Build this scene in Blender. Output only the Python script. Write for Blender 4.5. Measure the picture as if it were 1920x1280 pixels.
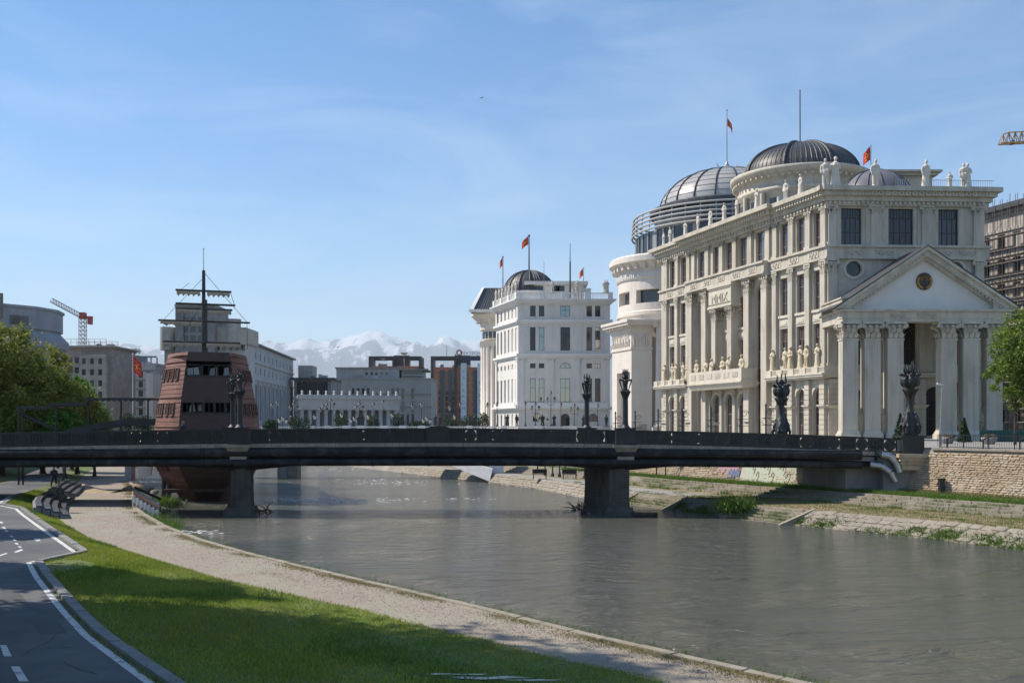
import bpy, bmesh, math, random
import numpy as np
from mathutils import Vector, Matrix, noise
random.seed(7)
rng = np.random.default_rng(7)
R = math.radians
SC = bpy.context.scene
COL = SC.collection
for o in list(bpy.data.objects):
    bpy.data.objects.remove(o)

# ------------------------------------------------------------------ camera, sky, sun, exposure
F, HOR, CZ = 1867.0, 797.0, 6.0          # focal length and horizon row in photo pixels, eye height above the river
cam = bpy.data.cameras.new('camera')
cam.sensor_width = 36.0
cam.lens = F / 1920 * 36
cam.shift_y = (HOR - 640) / 1920
cam.clip_start, cam.clip_end = 0.5, 90000
camo = bpy.data.objects.new('camera', cam)
COL.objects.link(camo)
camo.location = (0, 0, CZ)
camo.rotation_euler = (R(90), 0, 0)
SC.camera = camo

SUN_EL = 46.0
SUN_AZ = math.atan2(-0.95, 0.31)         # from +Y towards +X
W = bpy.data.worlds.new('World')
SC.world = W
W.use_nodes = True
wt = W.node_tree
wt.nodes.clear()
w_out = wt.nodes.new('ShaderNodeOutputWorld')
w_bg = wt.nodes.new('ShaderNodeBackground')
w_sky = wt.nodes.new('ShaderNodeTexSky')
w_sky.sky_type = 'NISHITA'
w_sky.sun_disc = False
w_sky.sun_elevation = R(SUN_EL)
w_sky.sun_rotation = SUN_AZ
w_sky.altitude = 240
w_sky.air_density = 1.0
w_sky.dust_density = 0.15
w_sky.ozone_density = 2.5
w_bg.inputs['Strength'].default_value = 0.115
w_tc = wt.nodes.new('ShaderNodeTexCoord')
w_map = wt.nodes.new('ShaderNodeMapping')
w_map.inputs['Scale'].default_value = (1.4, 1.4, 5.5)
w_map.inputs['Rotation'].default_value = (0.0, 0.16, 0.3)
w_n = wt.nodes.new('ShaderNodeTexNoise')
w_n.inputs['Scale'].default_value = 2.3
w_n.inputs['Detail'].default_value = 7
w_n.inputs['Roughness'].default_value = 0.62
w_n.inputs['Distortion'].default_value = 0.7
w_r = wt.nodes.new('ShaderNodeMapRange')
w_r.inputs['From Min'].default_value = 0.42
w_r.inputs['From Max'].default_value = 0.85
w_r.inputs['To Max'].default_value = 0.30
w_mix = wt.nodes.new('ShaderNodeMix')
w_mix.data_type = 'RGBA'
w_mix.inputs['B'].default_value = (7.2, 7.6, 8.1, 1)
L_ = wt.links.new
L_(w_tc.outputs['Generated'], w_map.inputs['Vector'])
L_(w_map.outputs['Vector'], w_n.inputs['Vector'])
L_(w_n.outputs['Fac'], w_r.inputs['Value'])
L_(w_r.outputs['Result'], w_mix.inputs['Factor'])
w_hs = wt.nodes.new('ShaderNodeHueSaturation')
w_hs.inputs['Saturation'].default_value = 1.37
L_(w_sky.outputs['Color'], w_hs.inputs['Color'])
L_(w_hs.outputs['Color'], w_mix.inputs['A'])
L_(w_mix.outputs['Result'], w_bg.inputs['Color'])
L_(w_bg.outputs['Background'], w_out.inputs['Surface'])

sun = bpy.data.lights.new('sun', 'SUN')
sun.energy = 5.0
sun.angle = R(0.53)
sun.color = (1.0, 0.91, 0.78)
suno = bpy.data.objects.new('sun', sun)
COL.objects.link(suno)
sd = Vector((math.sin(SUN_AZ) * math.cos(R(SUN_EL)), math.cos(SUN_AZ) * math.cos(R(SUN_EL)), math.sin(R(SUN_EL))))
suno.rotation_euler = sd.to_track_quat('Z', 'Y').to_euler()
suno.location = (-60, 20, 90)

SC.view_settings.view_transform = 'Standard'
SC.view_settings.look = 'None'
SC.view_settings.exposure = 0.44
SC.view_settings.gamma = 1.0
SC.view_settings.use_curve_mapping = False
SC.render.engine = 'CYCLES'
SC.cycles.use_denoising = True
SC.cycles.max_bounces = 6
SC.cycles.transparent_max_bounces = 6
SC.cycles.volume_bounces = 1

# ------------------------------------------------------------------ helpers
def X(px, Y):
    return (px - 960) / F * Y
def Z(py, Y):
    return CZ + (HOR - py) / F * Y
def G(px, py, z=0.0):
    """the point of the level z that shows at a pixel"""
    Y = (CZ - z) * F / (py - HOR)
    return (X(px, Y), Y)

class Fr:
    """facade frame: x runs left to right seen from outside, y goes inward, z up"""
    def __init__(s, ox, oy, ang=0.0, oz=0.0):
        s.o = (ox, oy, oz); s.a = ang; s.c = math.cos(ang); s.s = math.sin(ang)
    def __call__(s, x, y, z):
        return (s.o[0] + s.c * x - s.s * y, s.o[1] + s.s * x + s.c * y, s.o[2] + z)
WORLD = Fr(0, 0)

def wloc(o):
    v = Vector((0, 0, 0))
    while o is not None:
        v += o.location
        o = o.parent
    return v

class MB:
    def __init__(s, fr=WORLD):
        s.v = []; s.f = []; s.fr = fr; s.sm = []
    def add(s, vs, fs, smooth=False, raw=False):
        n = len(s.v)
        s.v += [tuple(p) for p in vs] if raw else [s.fr(*p) for p in vs]
        s.f += [tuple(i + n for i in f) for f in fs]
        s.sm += [smooth] * len(fs)
    def box(s, x0, x1, y0, y1, z0, z1):
        s.add([(x0, y0, z0), (x1, y0, z0), (x1, y1, z0), (x0, y1, z0), (x0, y0, z1), (x1, y0, z1), (x1, y1, z1), (x0, y1, z1)],
              [(0, 3, 2, 1), (4, 5, 6, 7), (0, 1, 5, 4), (1, 2, 6, 5), (2, 3, 7, 6), (3, 0, 4, 7)])
        return s
    def frus(s, x0, x1, y0, y1, z0, z1, e):
        """box whose top is larger by e on each side"""
        s.add([(x0, y0, z0), (x1, y0, z0), (x1, y1, z0), (x0, y1, z0), (x0 - e, y0 - e, z1), (x1 + e, y0 - e, z1), (x1 + e, y1 + e, z1), (x0 - e, y1 + e, z1)],
              [(0, 3, 2, 1), (4, 5, 6, 7), (0, 1, 5, 4), (1, 2, 6, 5), (2, 3, 7, 6), (3, 0, 4, 7)])
        return s
    def quad(s, a, b, c, d):
        s.add([a, b, c, d], [(0, 1, 2, 3)])
        return s
    def prism(s, poly, z0, z1):
        n = len(poly)
        s.add([(x, y, z0) for x, y in poly] + [(x, y, z1) for x, y in poly],
              [tuple(range(n))[::-1], tuple(range(n, 2 * n))] + [(i, (i + 1) % n, n + (i + 1) % n, n + i) for i in range(n)])
        return s
    def extr(s, poly, y0, y1):
        """polygon in x,z pushed along y"""
        n = len(poly)
        s.add([(x, y0, z) for x, z in poly] + [(x, y1, z) for x, z in poly],
              [tuple(range(n)), tuple(range(n, 2 * n))[::-1]] + [(i, n + i, n + (i + 1) % n, (i + 1) % n) for i in range(n)])
        return s
    def tube(s, p0, p1, r0, r1=None, n=8, caps=True):
        r1 = r0 if r1 is None else r1
        a, b = Vector(p0), Vector(p1)
        d = (b - a)
        if d.length < 1e-6:
            return s
        d.normalize()
        u = d.cross(Vector((0, 0, 1)) if abs(d.z) < 0.9 else Vector((1, 0, 0))).normalized()
        w = d.cross(u)
        vs = []
        for p, r in ((a, r0), (b, r1)):
            for i in range(n):
                t = 2 * math.pi * i / n
                vs.append(tuple(p + (u * math.cos(t) + w * math.sin(t)) * r))
        fs = [(i, (i + 1) % n, n + (i + 1) % n, n + i) for i in range(n)]
        s.add(vs, fs, smooth=n > 5)
        if caps:
            s.add(vs, [tuple(range(n))[::-1], tuple(range(n, 2 * n))])
        return s
    def path(s, pts, r, n=6):
        rs = r if isinstance(r, (list, tuple)) else [r] * len(pts)
        for i in range(len(pts) - 1):
            s.tube(pts[i], pts[i + 1], rs[i], rs[i + 1], n)
        return s
    def lathe(s, prof, c=(0, 0, 0), n=16, a0=0.0, a1=None, sx=1.0, sy=1.0, smooth=True, flute=None):
        full = a1 is None
        a1 = a0 + 2 * math.pi if full else a1
        m = n if full else n + 1
        vs = []
        for r, z in prof:
            for i in range(m):
                t = a0 + (a1 - a0) * i / n
                k = 1.0
                if flute:
                    k += flute[0] * math.cos(flute[1] * t + flute[2] * z)
                vs.append((c[0] + math.cos(t) * r * sx * k, c[1] + math.sin(t) * r * sy * k, c[2] + z))
        fs = []
        for j in range(len(prof) - 1):
            for i in range(n):
                i2 = (i + 1) % m
                fs.append((j * m + i, j * m + i2, (j + 1) * m + i2, (j + 1) * m + i))
        s.add(vs, fs, smooth=smooth)
        if full:
            if prof[0][0] > 1e-3:
                s.add(vs[:m], [tuple(range(m))[::-1]])
            if prof[-1][0] > 1e-3:
                s.add(vs[-m:], [tuple(range(m))])
        return s
    def ball(s, c, r, n=10, sx=1, sy=1, sz=1):
        k = max(4, n // 2)
        s.lathe([(max(1e-4, r * math.sin(math.pi * i / k)), -r * sz * math.cos(math.pi * i / k)) for i in range(k + 1)], c, n, sx=sx, sy=sy)
        return s
    def mesh(s, name, off=(0, 0, 0)):
        me = bpy.data.meshes.new(name)
        ox, oy, oz = off
        me.from_pydata([(x - ox, y - oy, z - oz) for x, y, z in s.v], [], s.f)
        me.polygons.foreach_set('use_smooth', s.sm)
        me.update()
        return me
    def build(s, name, mat, parent=None, label=None, origin=None):
        off = wloc(parent) if parent is not None else Vector(origin or (0, 0, 0))
        o = bpy.data.objects.new(name, s.mesh(name, off))
        o.data.materials.append(mat)
        COL.objects.link(o)
        if parent is not None:
            o.parent = parent
        else:
            o.location = off
        if label:
            o['label'] = label
        return o

def tag(o, label=None, cat=None, group=None, kind=None):
    if label: o['label'] = label
    if cat:
        o['category'] = cat
        kind = kind or 'thing'
    if group: o['group'] = group
    if kind: o['kind'] = kind
    return o
def thing(name, label, cat, loc=(0, 0, 0), group=None, rz=0.0):
    o = bpy.data.objects.new(name, None)
    o.empty_display_size = 0.3
    COL.objects.link(o)
    o.location = loc
    o.rotation_euler = (0, 0, rz)
    return tag(o, label, cat, group, 'thing')
def inst(name, me, loc, rz=0.0, parent=None, scale=(1, 1, 1), world=True):
    o = bpy.data.objects.new(name, me)
    COL.objects.link(o)
    if parent is not None:
        o.parent = parent
    o.location = Vector(loc) - (wloc(parent) if parent is not None and world else Vector((0, 0, 0)))
    o.rotation_euler = (0, 0, rz)
    o.scale = scale
    return o
def dup(root, loc, rz=None, scale=None, label=None, group=None):
    def cp(o, par):
        c = o.copy()
        COL.objects.link(c)
        c.parent = par
        for ch in o.children:
            cp(ch, c)
        return c
    r = cp(root, None)
    r.location = loc
    if rz is not None: r.rotation_euler = (0, 0, rz)
    if scale is not None: r.scale = (scale, scale, scale) if not isinstance(scale, tuple) else scale
    return tag(r, label, None, group)
_ub = {}
def ubox(mat):
    if mat.name not in _ub:
        m = MB(); m.box(-.5, .5, -.5, .5, -.5, .5)
        me = m.mesh('block_' + mat.name); me.materials.append(mat)
        _ub[mat.name] = me
    return _ub[mat.name]
def pbox(name, mat, parent, fr, x0, x1, y0, y1, z0, z1):
    """a box part that shares one mesh"""
    return inst(name, ubox(mat), fr((x0 + x1) / 2, (y0 + y1) / 2, (z0 + z1) / 2), fr.a, parent, (x1 - x0, y1 - y0, z1 - z0))
def matmesh(mb, name, mat):
    me = mb.mesh(name); me.materials.append(mat); return me
def fuse(mb, name, mat, voxel):
    """one continuous skin over a figure made of several volumes"""
    me = mb.mesh(name)
    o = bpy.data.objects.new('tmp_figure', me)
    COL.objects.link(o)
    md = o.modifiers.new('r', 'REMESH'); md.mode = 'VOXEL'; md.voxel_size = voxel; md.use_smooth_shade = True
    sm = o.modifiers.new('s', 'SMOOTH'); sm.iterations = 2; sm.factor = 0.4
    dg = bpy.context.evaluated_depsgraph_get()
    out = bpy.data.meshes.new_from_object(o.evaluated_get(dg))
    bpy.data.objects.remove(o)
    out.name = name
    out.materials.clear(); out.materials.append(mat)
    return out

# ------------------------------------------------------------------ materials
def nd(t, k, **kw):
    n = t.nodes.new(k)
    for a, b in kw.items():
        if a in n.inputs: n.inputs[a].default_value = b
        else: setattr(n, a, b)
    return n
def pmat(name, c1, c2=None, scale=1.0, rough=0.7, bump=0.0, bscale=None, metal=0.0, spec=0.5, stretch=(1, 1, 1), detail=6, lo=0.35, hi=0.65,
         c3=None, s3=0.2, coords='world', bdist=0.05, streak=0.0):
    m = bpy.data.materials.new(name)
    m.use_nodes = True
    t = m.node_tree
    p = t.nodes['Principled BSDF']
    p.inputs['Roughness'].default_value = rough
    p.inputs['Metallic'].default_value = metal
    p.inputs['Specular IOR Level'].default_value = spec
    c2 = c2 or tuple(x * 0.8 for x in c1)
    if coords == 'world':
        src = nd(t, 'ShaderNodeNewGeometry').outputs['Position']
    else:
        src = nd(t, 'ShaderNodeTexCoord').outputs['Object']
    mp = nd(t, 'ShaderNodeMapping'); mp.inputs['Scale'].default_value = stretch
    t.links.new(src, mp.inputs['Vector'])
    def nz(sc, d=detail):
        n = nd(t, 'ShaderNodeTexNoise'); n.inputs['Scale'].default_value = sc; n.inputs['Detail'].default_value = d; n.inputs['Roughness'].default_value = 0.6
        t.links.new(mp.outputs['Vector'], n.inputs['Vector'])
        return n.outputs['Fac']
    def rng_(x, a, b):
        r = nd(t, 'ShaderNodeMapRange'); r.inputs['From Min'].default_value = a; r.inputs['From Max'].default_value = b
        t.links.new(x, r.inputs['Value'])
        return r.outputs['Result']
    def mix(f, a, b):
        x = nd(t, 'ShaderNodeMix'); x.data_type = 'RGBA'
        t.links.new(f, x.inputs['Factor'])
        for i, v in (('A', a), ('B', b)):
            if isinstance(v, tuple): x.inputs[i].default_value = (*v, 1)
            else: t.links.new(v, x.inputs[i])
        return x.outputs['Result']
    col = mix(rng_(nz(scale), lo, hi), c1, c2)
    if c3:
        col = mix(rng_(nz(s3, 4), 0.48, 0.68), col, c3)
    if streak:
        m2 = nd(t, 'ShaderNodeMapping'); m2.inputs['Scale'].default_value = (1.6, 1.6, .09)
        t.links.new(src, m2.inputs['Vector'])
        n2 = nd(t, 'ShaderNodeTexNoise'); n2.inputs['Scale'].default_value = 1.0; n2.inputs['Detail'].default_value = 7; n2.inputs['Roughness'].default_value = .65
        t.links.new(m2.outputs['Vector'], n2.inputs['Vector'])
        r2 = nd(t, 'ShaderNodeMapRange'); r2.inputs['From Min'].default_value = .48; r2.inputs['From Max'].default_value = .75; r2.inputs['To Max'].default_value = streak
        t.links.new(n2.outputs['Fac'], r2.inputs['Value'])
        col = mix(r2.outputs['Result'], col, tuple(k * .42 for k in c1))
    t.links.new(col, p.inputs['Base Color'])
    if bump:
        b = nd(t, 'ShaderNodeBump'); b.inputs['Strength'].default_value = bump; b.inputs['Distance'].default_value = bdist
        t.links.new(nz(bscale or scale * 4), b.inputs['Height'])
        t.links.new(b.outputs['Normal'], p.inputs['Normal'])
    m.diffuse_color = (*c1, 1)
    return m
M = {}
M['cream'] = pmat('cream_stone', (.55, .505, .425), (.48, .44, .365), .35, .75, .15, 8, c3=(.42, .375, .30), s3=.9, stretch=(1, 1, .35), streak=.6)
M['cream2'] = pmat('pale_panel', (.61, .56, .465), (.54, .495, .41), .6, .7, streak=.4)
M['white'] = pmat('white_render', (.72, .69, .65), (.66, .63, .59), .3, .75, .1, 6, c3=(.62, .60, .58), s3=.7, stretch=(1, 1, .3), streak=.3)
M['white2'] = pmat('white_trim', (.76, .75, .73), (.70, .69, .67), .5, .7)
M['museum'] = pmat('museum_stone', (.74, .67, .60), (.67, .605, .54), .5, .6, .1, 5, streak=.2)
M['relief'] = pmat('carved_stone', (.50, .45, .37), (.36, .32, .26), 3, .8, .6, 5)
M['statue'] = pmat('statue_stone', (.60, .52, .38), (.50, .42, .29), 2.5, .7, .2, 12, coords='object')
M['statue2'] = pmat('statue_pale', (.66, .60, .52), (.55, .49, .42), 2.5, .7, .2, 12, coords='object')
M['slate'] = pmat('dark_slate', (.045, .047, .052), (.065, .067, .072), 1.2, .5, .1, 6)
M['domemetal'] = pmat('grey_dome_metal', (.11, .11, .115), (.15, .15, .155), 1, .45, .1, 6)
M['ridge'] = pmat('dark_rib', (.03, .031, .034), (.045, .045, .05), 1, .5)
M['glass'] = gl_ = pmat('window_glass', (.018, .022, .028), (.03, .035, .045), .25, .03, .10, .45, spec=.9, bdist=.03)
gl_.node_tree.nodes['Principled BSDF'].inputs['IOR'].default_value = 2.3
M['glassfar'] = pmat('far_window_glass', (.02, .024, .03), (.045, .05, .06), .15, .08, spec=.7)
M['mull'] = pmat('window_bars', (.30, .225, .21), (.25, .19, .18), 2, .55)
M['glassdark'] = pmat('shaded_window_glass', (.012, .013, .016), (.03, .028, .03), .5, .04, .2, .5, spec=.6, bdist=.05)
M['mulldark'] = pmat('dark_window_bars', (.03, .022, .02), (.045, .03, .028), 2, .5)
M['iron'] = pmat('black_iron', (.012, .013, .015), (.022, .023, .026), 2.0, .45, .2, 14)
M['bronze'] = pmat('dark_bronze', (.022, .023, .025), (.04, .041, .043), 6, .38, .5, 30, metal=.35, coords='object')
M['lampglass'] = pmat('lamp_glass', (.36, .35, .32), (.30, .29, .27), 2, .25)
M['gold'] = pmat('gilt_metal', (.45, .27, .07), (.30, .16, .04), 6, .4, metal=.7)
M['kerbstone'] = pmat('pale_coping', (.33, .29, .24), (.22, .195, .16), 1.6, .8, .2, 10)
M['pierstone'] = pmat('pier_stone', (.115, .105, .092), (.08, .073, .064), 1.1, .85, .4, 7, c3=(.035, .035, .03), s3=.6, streak=.6)
M['concrete'] = pmat('concrete', (.28, .27, .26), (.22, .21, .20), .8, .85, .2, 6, c3=(.17, .165, .16), s3=.35, stretch=(1, 1, .4), streak=.5)
M['concrete_w'] = pmat('warm_concrete', (.42, .39, .35), (.34, .315, .28), .8, .85, .2, 6)
M['girder'] = pmat('dark_girder', (.016, .016, .017), (.028, .028, .028), 1.2, .8, .2, 6, spec=.3)  # near-black grey with faint mottling
M['pipe'] = pmat('pipe_lagging', (.018, .018, .02), (.03, .03, .032), .9, .75, .15, 5, c3=(.06, .057, .053), s3=1.3, spec=.25, streak=.5)
M['foil'] = pmat('pipe_foil', (.45, .45, .46), (.35, .35, .36), 3, .3, .3, 8, metal=.8)
M['wood'] = pmat('ship_planks', (.21, .085, .060), (.145, .056, .040), 1.3, .7, .3, 9, c3=(.27, .145, .11), s3=.9, stretch=(.35, .35, 5), streak=.55)
M['woodark'] = pmat('ship_dark', (.065, .034, .027), (.085, .045, .036), 1.5, .6, .2, 9)  # dark planks; on the transom this brown also carries its shade
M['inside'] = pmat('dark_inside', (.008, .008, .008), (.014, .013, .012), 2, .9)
M['canvas'] = pmat('furled_canvas', (.50, .43, .33), (.40, .34, .26), 2, .9, .4, 6)
M['spar'] = pmat('dark_spar', (.03, .026, .024), (.05, .042, .036), 2, .6)
M['asphalt'] = pmat('asphalt', (.085, .088, .095), (.06, .063, .07), .9, .85, .25, 60, c3=(.125, .123, .122), s3=.3, bdist=.01, detail=10, lo=.3, hi=.7)
M['paint'] = pmat('road_paint', (.58, .58, .56), (.17, .17, .17), 5, .75, lo=.52, hi=.68, detail=10)
M['kerb'] = pmat('grey_kerb', (.24, .235, .23), (.18, .175, .17), 2, .85, .2, 20)
M['red'] = pmat('red_brick', (.50, .21, .13), (.40, .16, .10), .4, .85)
M['bluegrey'] = pmat('blue_grey_slab', (.29, .31, .34), (.23, .25, .28), .2, .8, streak=.3)
M['greystone'] = pmat('grey_block', (.34, .34, .325), (.28, .28, .27), .2, .85, streak=.4)
M['palegrey'] = pmat('pale_grey_render', (.46, .455, .45), (.39, .385, .38), .25, .8, streak=.35)
M['unfin'] = pmat('bare_block', (.46, .41, .37), (.33, .29, .26), .5, .9, .2, 3, streak=.4)
M['tarn'] = pmat('steel_tube', (.12, .10, .085), (.20, .17, .15), 3, .5, metal=.4)
M['netting'] = pmat('scaffold_board', (.20, .17, .13), (.12, .10, .08), 2, .9)
M['flagred'] = pmat('flag_red', (.62, .035, .03), (.52, .025, .025), 1, .7)
M['flagyel'] = pmat('flag_yellow', (.85, .50, .03), (.75, .42, .03), 1, .7)
M['polegrey'] = pmat('pole_grey', (.35, .35, .36), (.28, .28, .29), 2, .4, metal=.3)
M['poledark'] = pmat('pole_dark', (.06, .04, .036), (.04, .03, .028), 2, .5)
M['cranered'] = pmat('crane_red', (.40, .07, .06), (.32, .05, .05), 1, .6)
M['cranegrey'] = pmat('crane_grey', (.42, .41, .41), (.34, .33, .33), 1, .6)
M['craneyel'] = pmat('crane_ochre', (.50, .29, .12), (.38, .22, .09), 1, .6)
M['bark'] = pmat('bark', (.075, .055, .04), (.045, .034, .026), 5, .9, .6, 14, stretch=(1, 1, .3))
M['sign_w'] = pmat('banner_white', (.62, .64, .68), (.56, .58, .62), .4, .7)
M['sign_b'] = pmat('lettering_blue', (.03, .06, .22), (.03, .05, .18), 1, .6)
M['letter'] = pmat('lettering_dark', (.05, .05, .06), (.04, .04, .05), 1, .6)
M['letter_r'] = pmat('lettering_red', (.35, .02, .03), (.3, .02, .03), 1, .6)
M['soil'] = pmat('pale_soil', (.36, .29, .19), (.28, .22, .14), 2, .95, .5, 12)
M['skin'] = pmat('skin', (.45, .27, .19), (.4, .24, .17), 3, .6)
M['cloth_d'] = pmat('dark_cloth', (.025, .026, .032), (.04, .04, .05), 4, .9)
M['cloth_r'] = pmat('red_cloth', (.45, .05, .07), (.4, .04, .06), 4, .9)
M['bird_w'] = pmat('white_feathers', (.75, .75, .74), (.6, .6, .6), 4, .8)
M['bird_d'] = pmat('dark_feathers', (.05, .05, .055), (.09, .09, .1), 4, .8)
M['flower'] = pmat('orange_flowers', (.26, .12, .06), (.14, .15, .06), 9, .8)
M['tealnet'] = pmat('teal_hoarding', (.02, .075, .075), (.03, .10, .10), 1, .8)
M['plainwhite'] = pmat('white_steel', (.68, .68, .69), (.58, .58, .59), 1, .5)
M['graff_g'] = pmat('graffiti_mint', (.42, .49, .38), (.47, .45, .38), 1.2, .8)
M['graff_p'] = pmat('graffiti_pink', (.45, .22, .27), (.40, .26, .27), 2, .8)
M['graff_b'] = pmat('graffiti_blue', (.10, .15, .28), (.12, .14, .22), 2, .8)

def leafmat(name, c1, c2, trans=0.35, scale=.8):
    m = bpy.data.materials.new(name)
    m.use_nodes = True
    t = m.node_tree
    p = t.nodes['Principled BSDF']
    out = t.nodes['Material Output']
    g = nd(t, 'ShaderNodeNewGeometry')
    n = nd(t, 'ShaderNodeTexNoise'); n.inputs['Scale'].default_value = scale; n.inputs['Detail'].default_value = 4
    t.links.new(g.outputs['Position'], n.inputs['Vector'])
    wn = nd(t, 'ShaderNodeTexWhiteNoise'); wn.noise_dimensions = '1D'
    t.links.new(g.outputs['Random Per Island'], wn.inputs['W'])
    ad = nd(t, 'ShaderNodeMath', operation='MULTIPLY_ADD')
    t.links.new(wn.outputs['Value'], ad.inputs[0]); ad.inputs[1].default_value = .45
    t.links.new(n.outputs['Fac'], ad.inputs[2])
    r = nd(t, 'ShaderNodeMapRange'); r.inputs['From Min'].default_value = .45; r.inputs['From Max'].default_value = 1.0
    t.links.new(ad.outputs[0], r.inputs['Value'])
    x = nd(t, 'ShaderNodeMix'); x.data_type = 'RGBA'
    x.inputs['A'].default_value = (*c1, 1); x.inputs['B'].default_value = (*c2, 1)
    t.links.new(r.outputs['Result'], x.inputs['Factor'])
    t.links.new(x.outputs['Result'], p.inputs['Base Color'])
    p.inputs['Roughness'].default_value = .6
    p.inputs['Specular IOR Level'].default_value = .25
    tr = nd(t, 'ShaderNodeBsdfTranslucent')
    t.links.new(x.outputs['Result'], tr.inputs['Color'])
    mx = nd(t, 'ShaderNodeMixShader'); mx.inputs['Fac'].default_value = trans
    t.links.new(p.outputs['BSDF'], mx.inputs[1]); t.links.new(tr.outputs['BSDF'], mx.inputs[2])
    t.links.new(mx.outputs['Shader'], out.inputs['Surface'])
    m.diffuse_color = (*c1, 1)
    return m
M['leaf1'] = leafmat('leaves_mid', (.095, .16, .022), (.21, .28, .05))
M['leaf2'] = leafmat('leaves_olive', (.16, .195, .03), (.33, .35, .08))
M['leaf3'] = leafmat('leaves_dark', (.02, .045, .015), (.04, .075, .022), .2)
M['leaf4'] = leafmat('leaves_fresh', (.06, .15, .02), (.12, .28, .035))
M['grass'] = leafmat('grass_blades', (.19, .25, .024), (.37, .41, .07), .3, .35)
M['weed'] = leafmat('weeds', (.085, .17, .025), (.17, .25, .05), .3, 1.2)
M['drygrass'] = leafmat('dry_grass', (.20, .18, .07), (.30, .26, .12), .3, 1.2)

# ------------------------------------------------------------------ shared builders
def wall(mb, x0, x1, z0, z1, ops, depth=.35):
    """front sheet of a facade with real openings and their reveals; ops: (x0,x1,z0,z1[,'a' arch | 'o' round])"""
    xs = sorted({x0, x1, *[o[0] for o in ops], *[o[1] for o in ops]})
    zs = sorted({z0, z1, *[o[2] for o in ops], *[o[3] for o in ops]})
    xs = [x for x in xs if x0 - 1e-6 <= x <= x1 + 1e-6]
    zs = [z for z in zs if z0 - 1e-6 <= z <= z1 + 1e-6]
    for j in range(len(zs) - 1):
        zc = (zs[j] + zs[j + 1]) / 2
        run = None
        for i in range(len(xs) - 1):
            xc = (xs[i] + xs[i + 1]) / 2
            hole = any(o[0] < xc < o[1] and o[2] < zc < o[3] for o in ops)
            if not hole and run is None: run = xs[i]
            if hole and run is not None:
                mb.quad((run, 0, zs[j]), (xs[i], 0, zs[j]), (xs[i], 0, zs[j + 1]), (run, 0, zs[j + 1])); run = None
        if run is not None:
            mb.quad((run, 0, zs[j]), (x1, 0, zs[j]), (x1, 0, zs[j + 1]), (run, 0, zs[j + 1]))
    for o in ops:
        a, b, c, d = o[:4]
        k = o[4] if len(o) > 4 else 'r'
        if k == 'r':
            ring = [(a, c), (b, c), (b, d), (a, d)]
        elif k == 'a':
            r = (b - a) / 2; xc = (a + b) / 2; sp = d - r
            arc = [(xc + r * math.cos(t), sp + r * math.sin(t)) for t in [math.pi * i / 12 for i in range(13)]]
            ring = [(a, c), (b, c)] + arc
            for i in range(12):
                (xa, za), (xb, zb) = arc[i], arc[i + 1]
                mb.quad((xa, 0, za), (xa, 0, d), (xb, 0, d), (xb, 0, zb))
        else:
            rx, rz = (b - a) / 2, (d - c) / 2; xc, zc = (a + b) / 2, (c + d) / 2
            ring = [(xc + rx * math.cos(t), zc + rz * math.sin(t)) for t in [2 * math.pi * i / 24 for i in range(24)]]
            for i in range(24):
                (xa, za), (xb, zb) = ring[i], ring[(i + 1) % 24]
                e = d if (za + zb) / 2 > zc else c
                mb.quad((xa, 0, za), (xa, 0, e), (xb, 0, e), (xb, 0, zb))
        n = len(ring)
        for i in range(n):
            (xa, za), (xb, zb) = ring[i], ring[(i + 1) % n]
            mb.quad((xa, 0, za), (xb, 0, zb), (xb, depth, zb), (xa, depth, za))
_wm = {}
def win_meshes(w, h, cols, rows, kind, fm, gm, bar, dense=()):
    """frame mesh and pane mesh, origin at the middle of the sill; rows: heights (fraction) of the cross bars; dense: row indices with double bars"""
    key = (round(w, 2), round(h, 2), cols, tuple(rows), kind, fm.name, gm.name, bar, tuple(dense))
    if key in _wm: return _wm[key]
    f = MB(); g = MB()
    hw = w / 2
    r = hw if kind == 'a' else 0
    sp = h - r
    def top(x):
        return sp + math.sqrt(max(0, r * r - x * x)) if kind == 'a' else h
    f.box(-hw, -hw + bar, -.05, .05, 0, sp); f.box(hw - bar, hw, -.05, .05, 0, sp)
    f.box(-hw + bar, hw - bar, -.05, .05, 0, bar)
    if kind == 'a':
        arc = [(math.cos(math.pi * i / 10), math.sin(math.pi * i / 10)) for i in range(11)]
        for i in range(10):
            (c0, s0), (c1, s1) = arc[i], arc[i + 1]
            q = r - bar
            f.extr([(c0 * r, sp + s0 * r), (c1 * r, sp + s1 * r), (c1 * q, sp + s1 * q), (c0 * q, sp + s0 * q)], -.05, .05)
        g.add([(-hw, .02, 0), (hw, .02, 0)] + [(c * r, .02, sp + s * r) for c, s in arc], [tuple(range(13))])
    else:
        f.box(-hw + bar, hw - bar, -.05, .05, h - bar, h)
        g.add([(-hw, .02, 0), (hw, .02, 0), (hw, .02, h), (-hw, .02, h)], [(0, 1, 2, 3)])
    t = bar * .7
    zz = [0] + [q * h for q in rows] + [h]
    for q in zz[1:-1]:
        e = hw if q < sp else math.sqrt(max(0.01, r * r - (q - sp) ** 2))
        f.box(-e + bar, e - bar, -.04, .04, q - t / 2, q + t / 2)
    for j in range(len(zz) - 1):
        n = cols * 2 if j in dense else cols
        for i in range(1, n):
            x = -hw + w * i / n
            f.box(x - t / 2, x + t / 2, -.035, .035, zz[j], min(zz[j + 1], top(x)))
    a = f.mesh('window_frame'); a.materials.append(fm)
    b = g.mesh('window_pane'); b.materials.append(gm)
    _wm[key] = (a, b)
    return a, b
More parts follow.
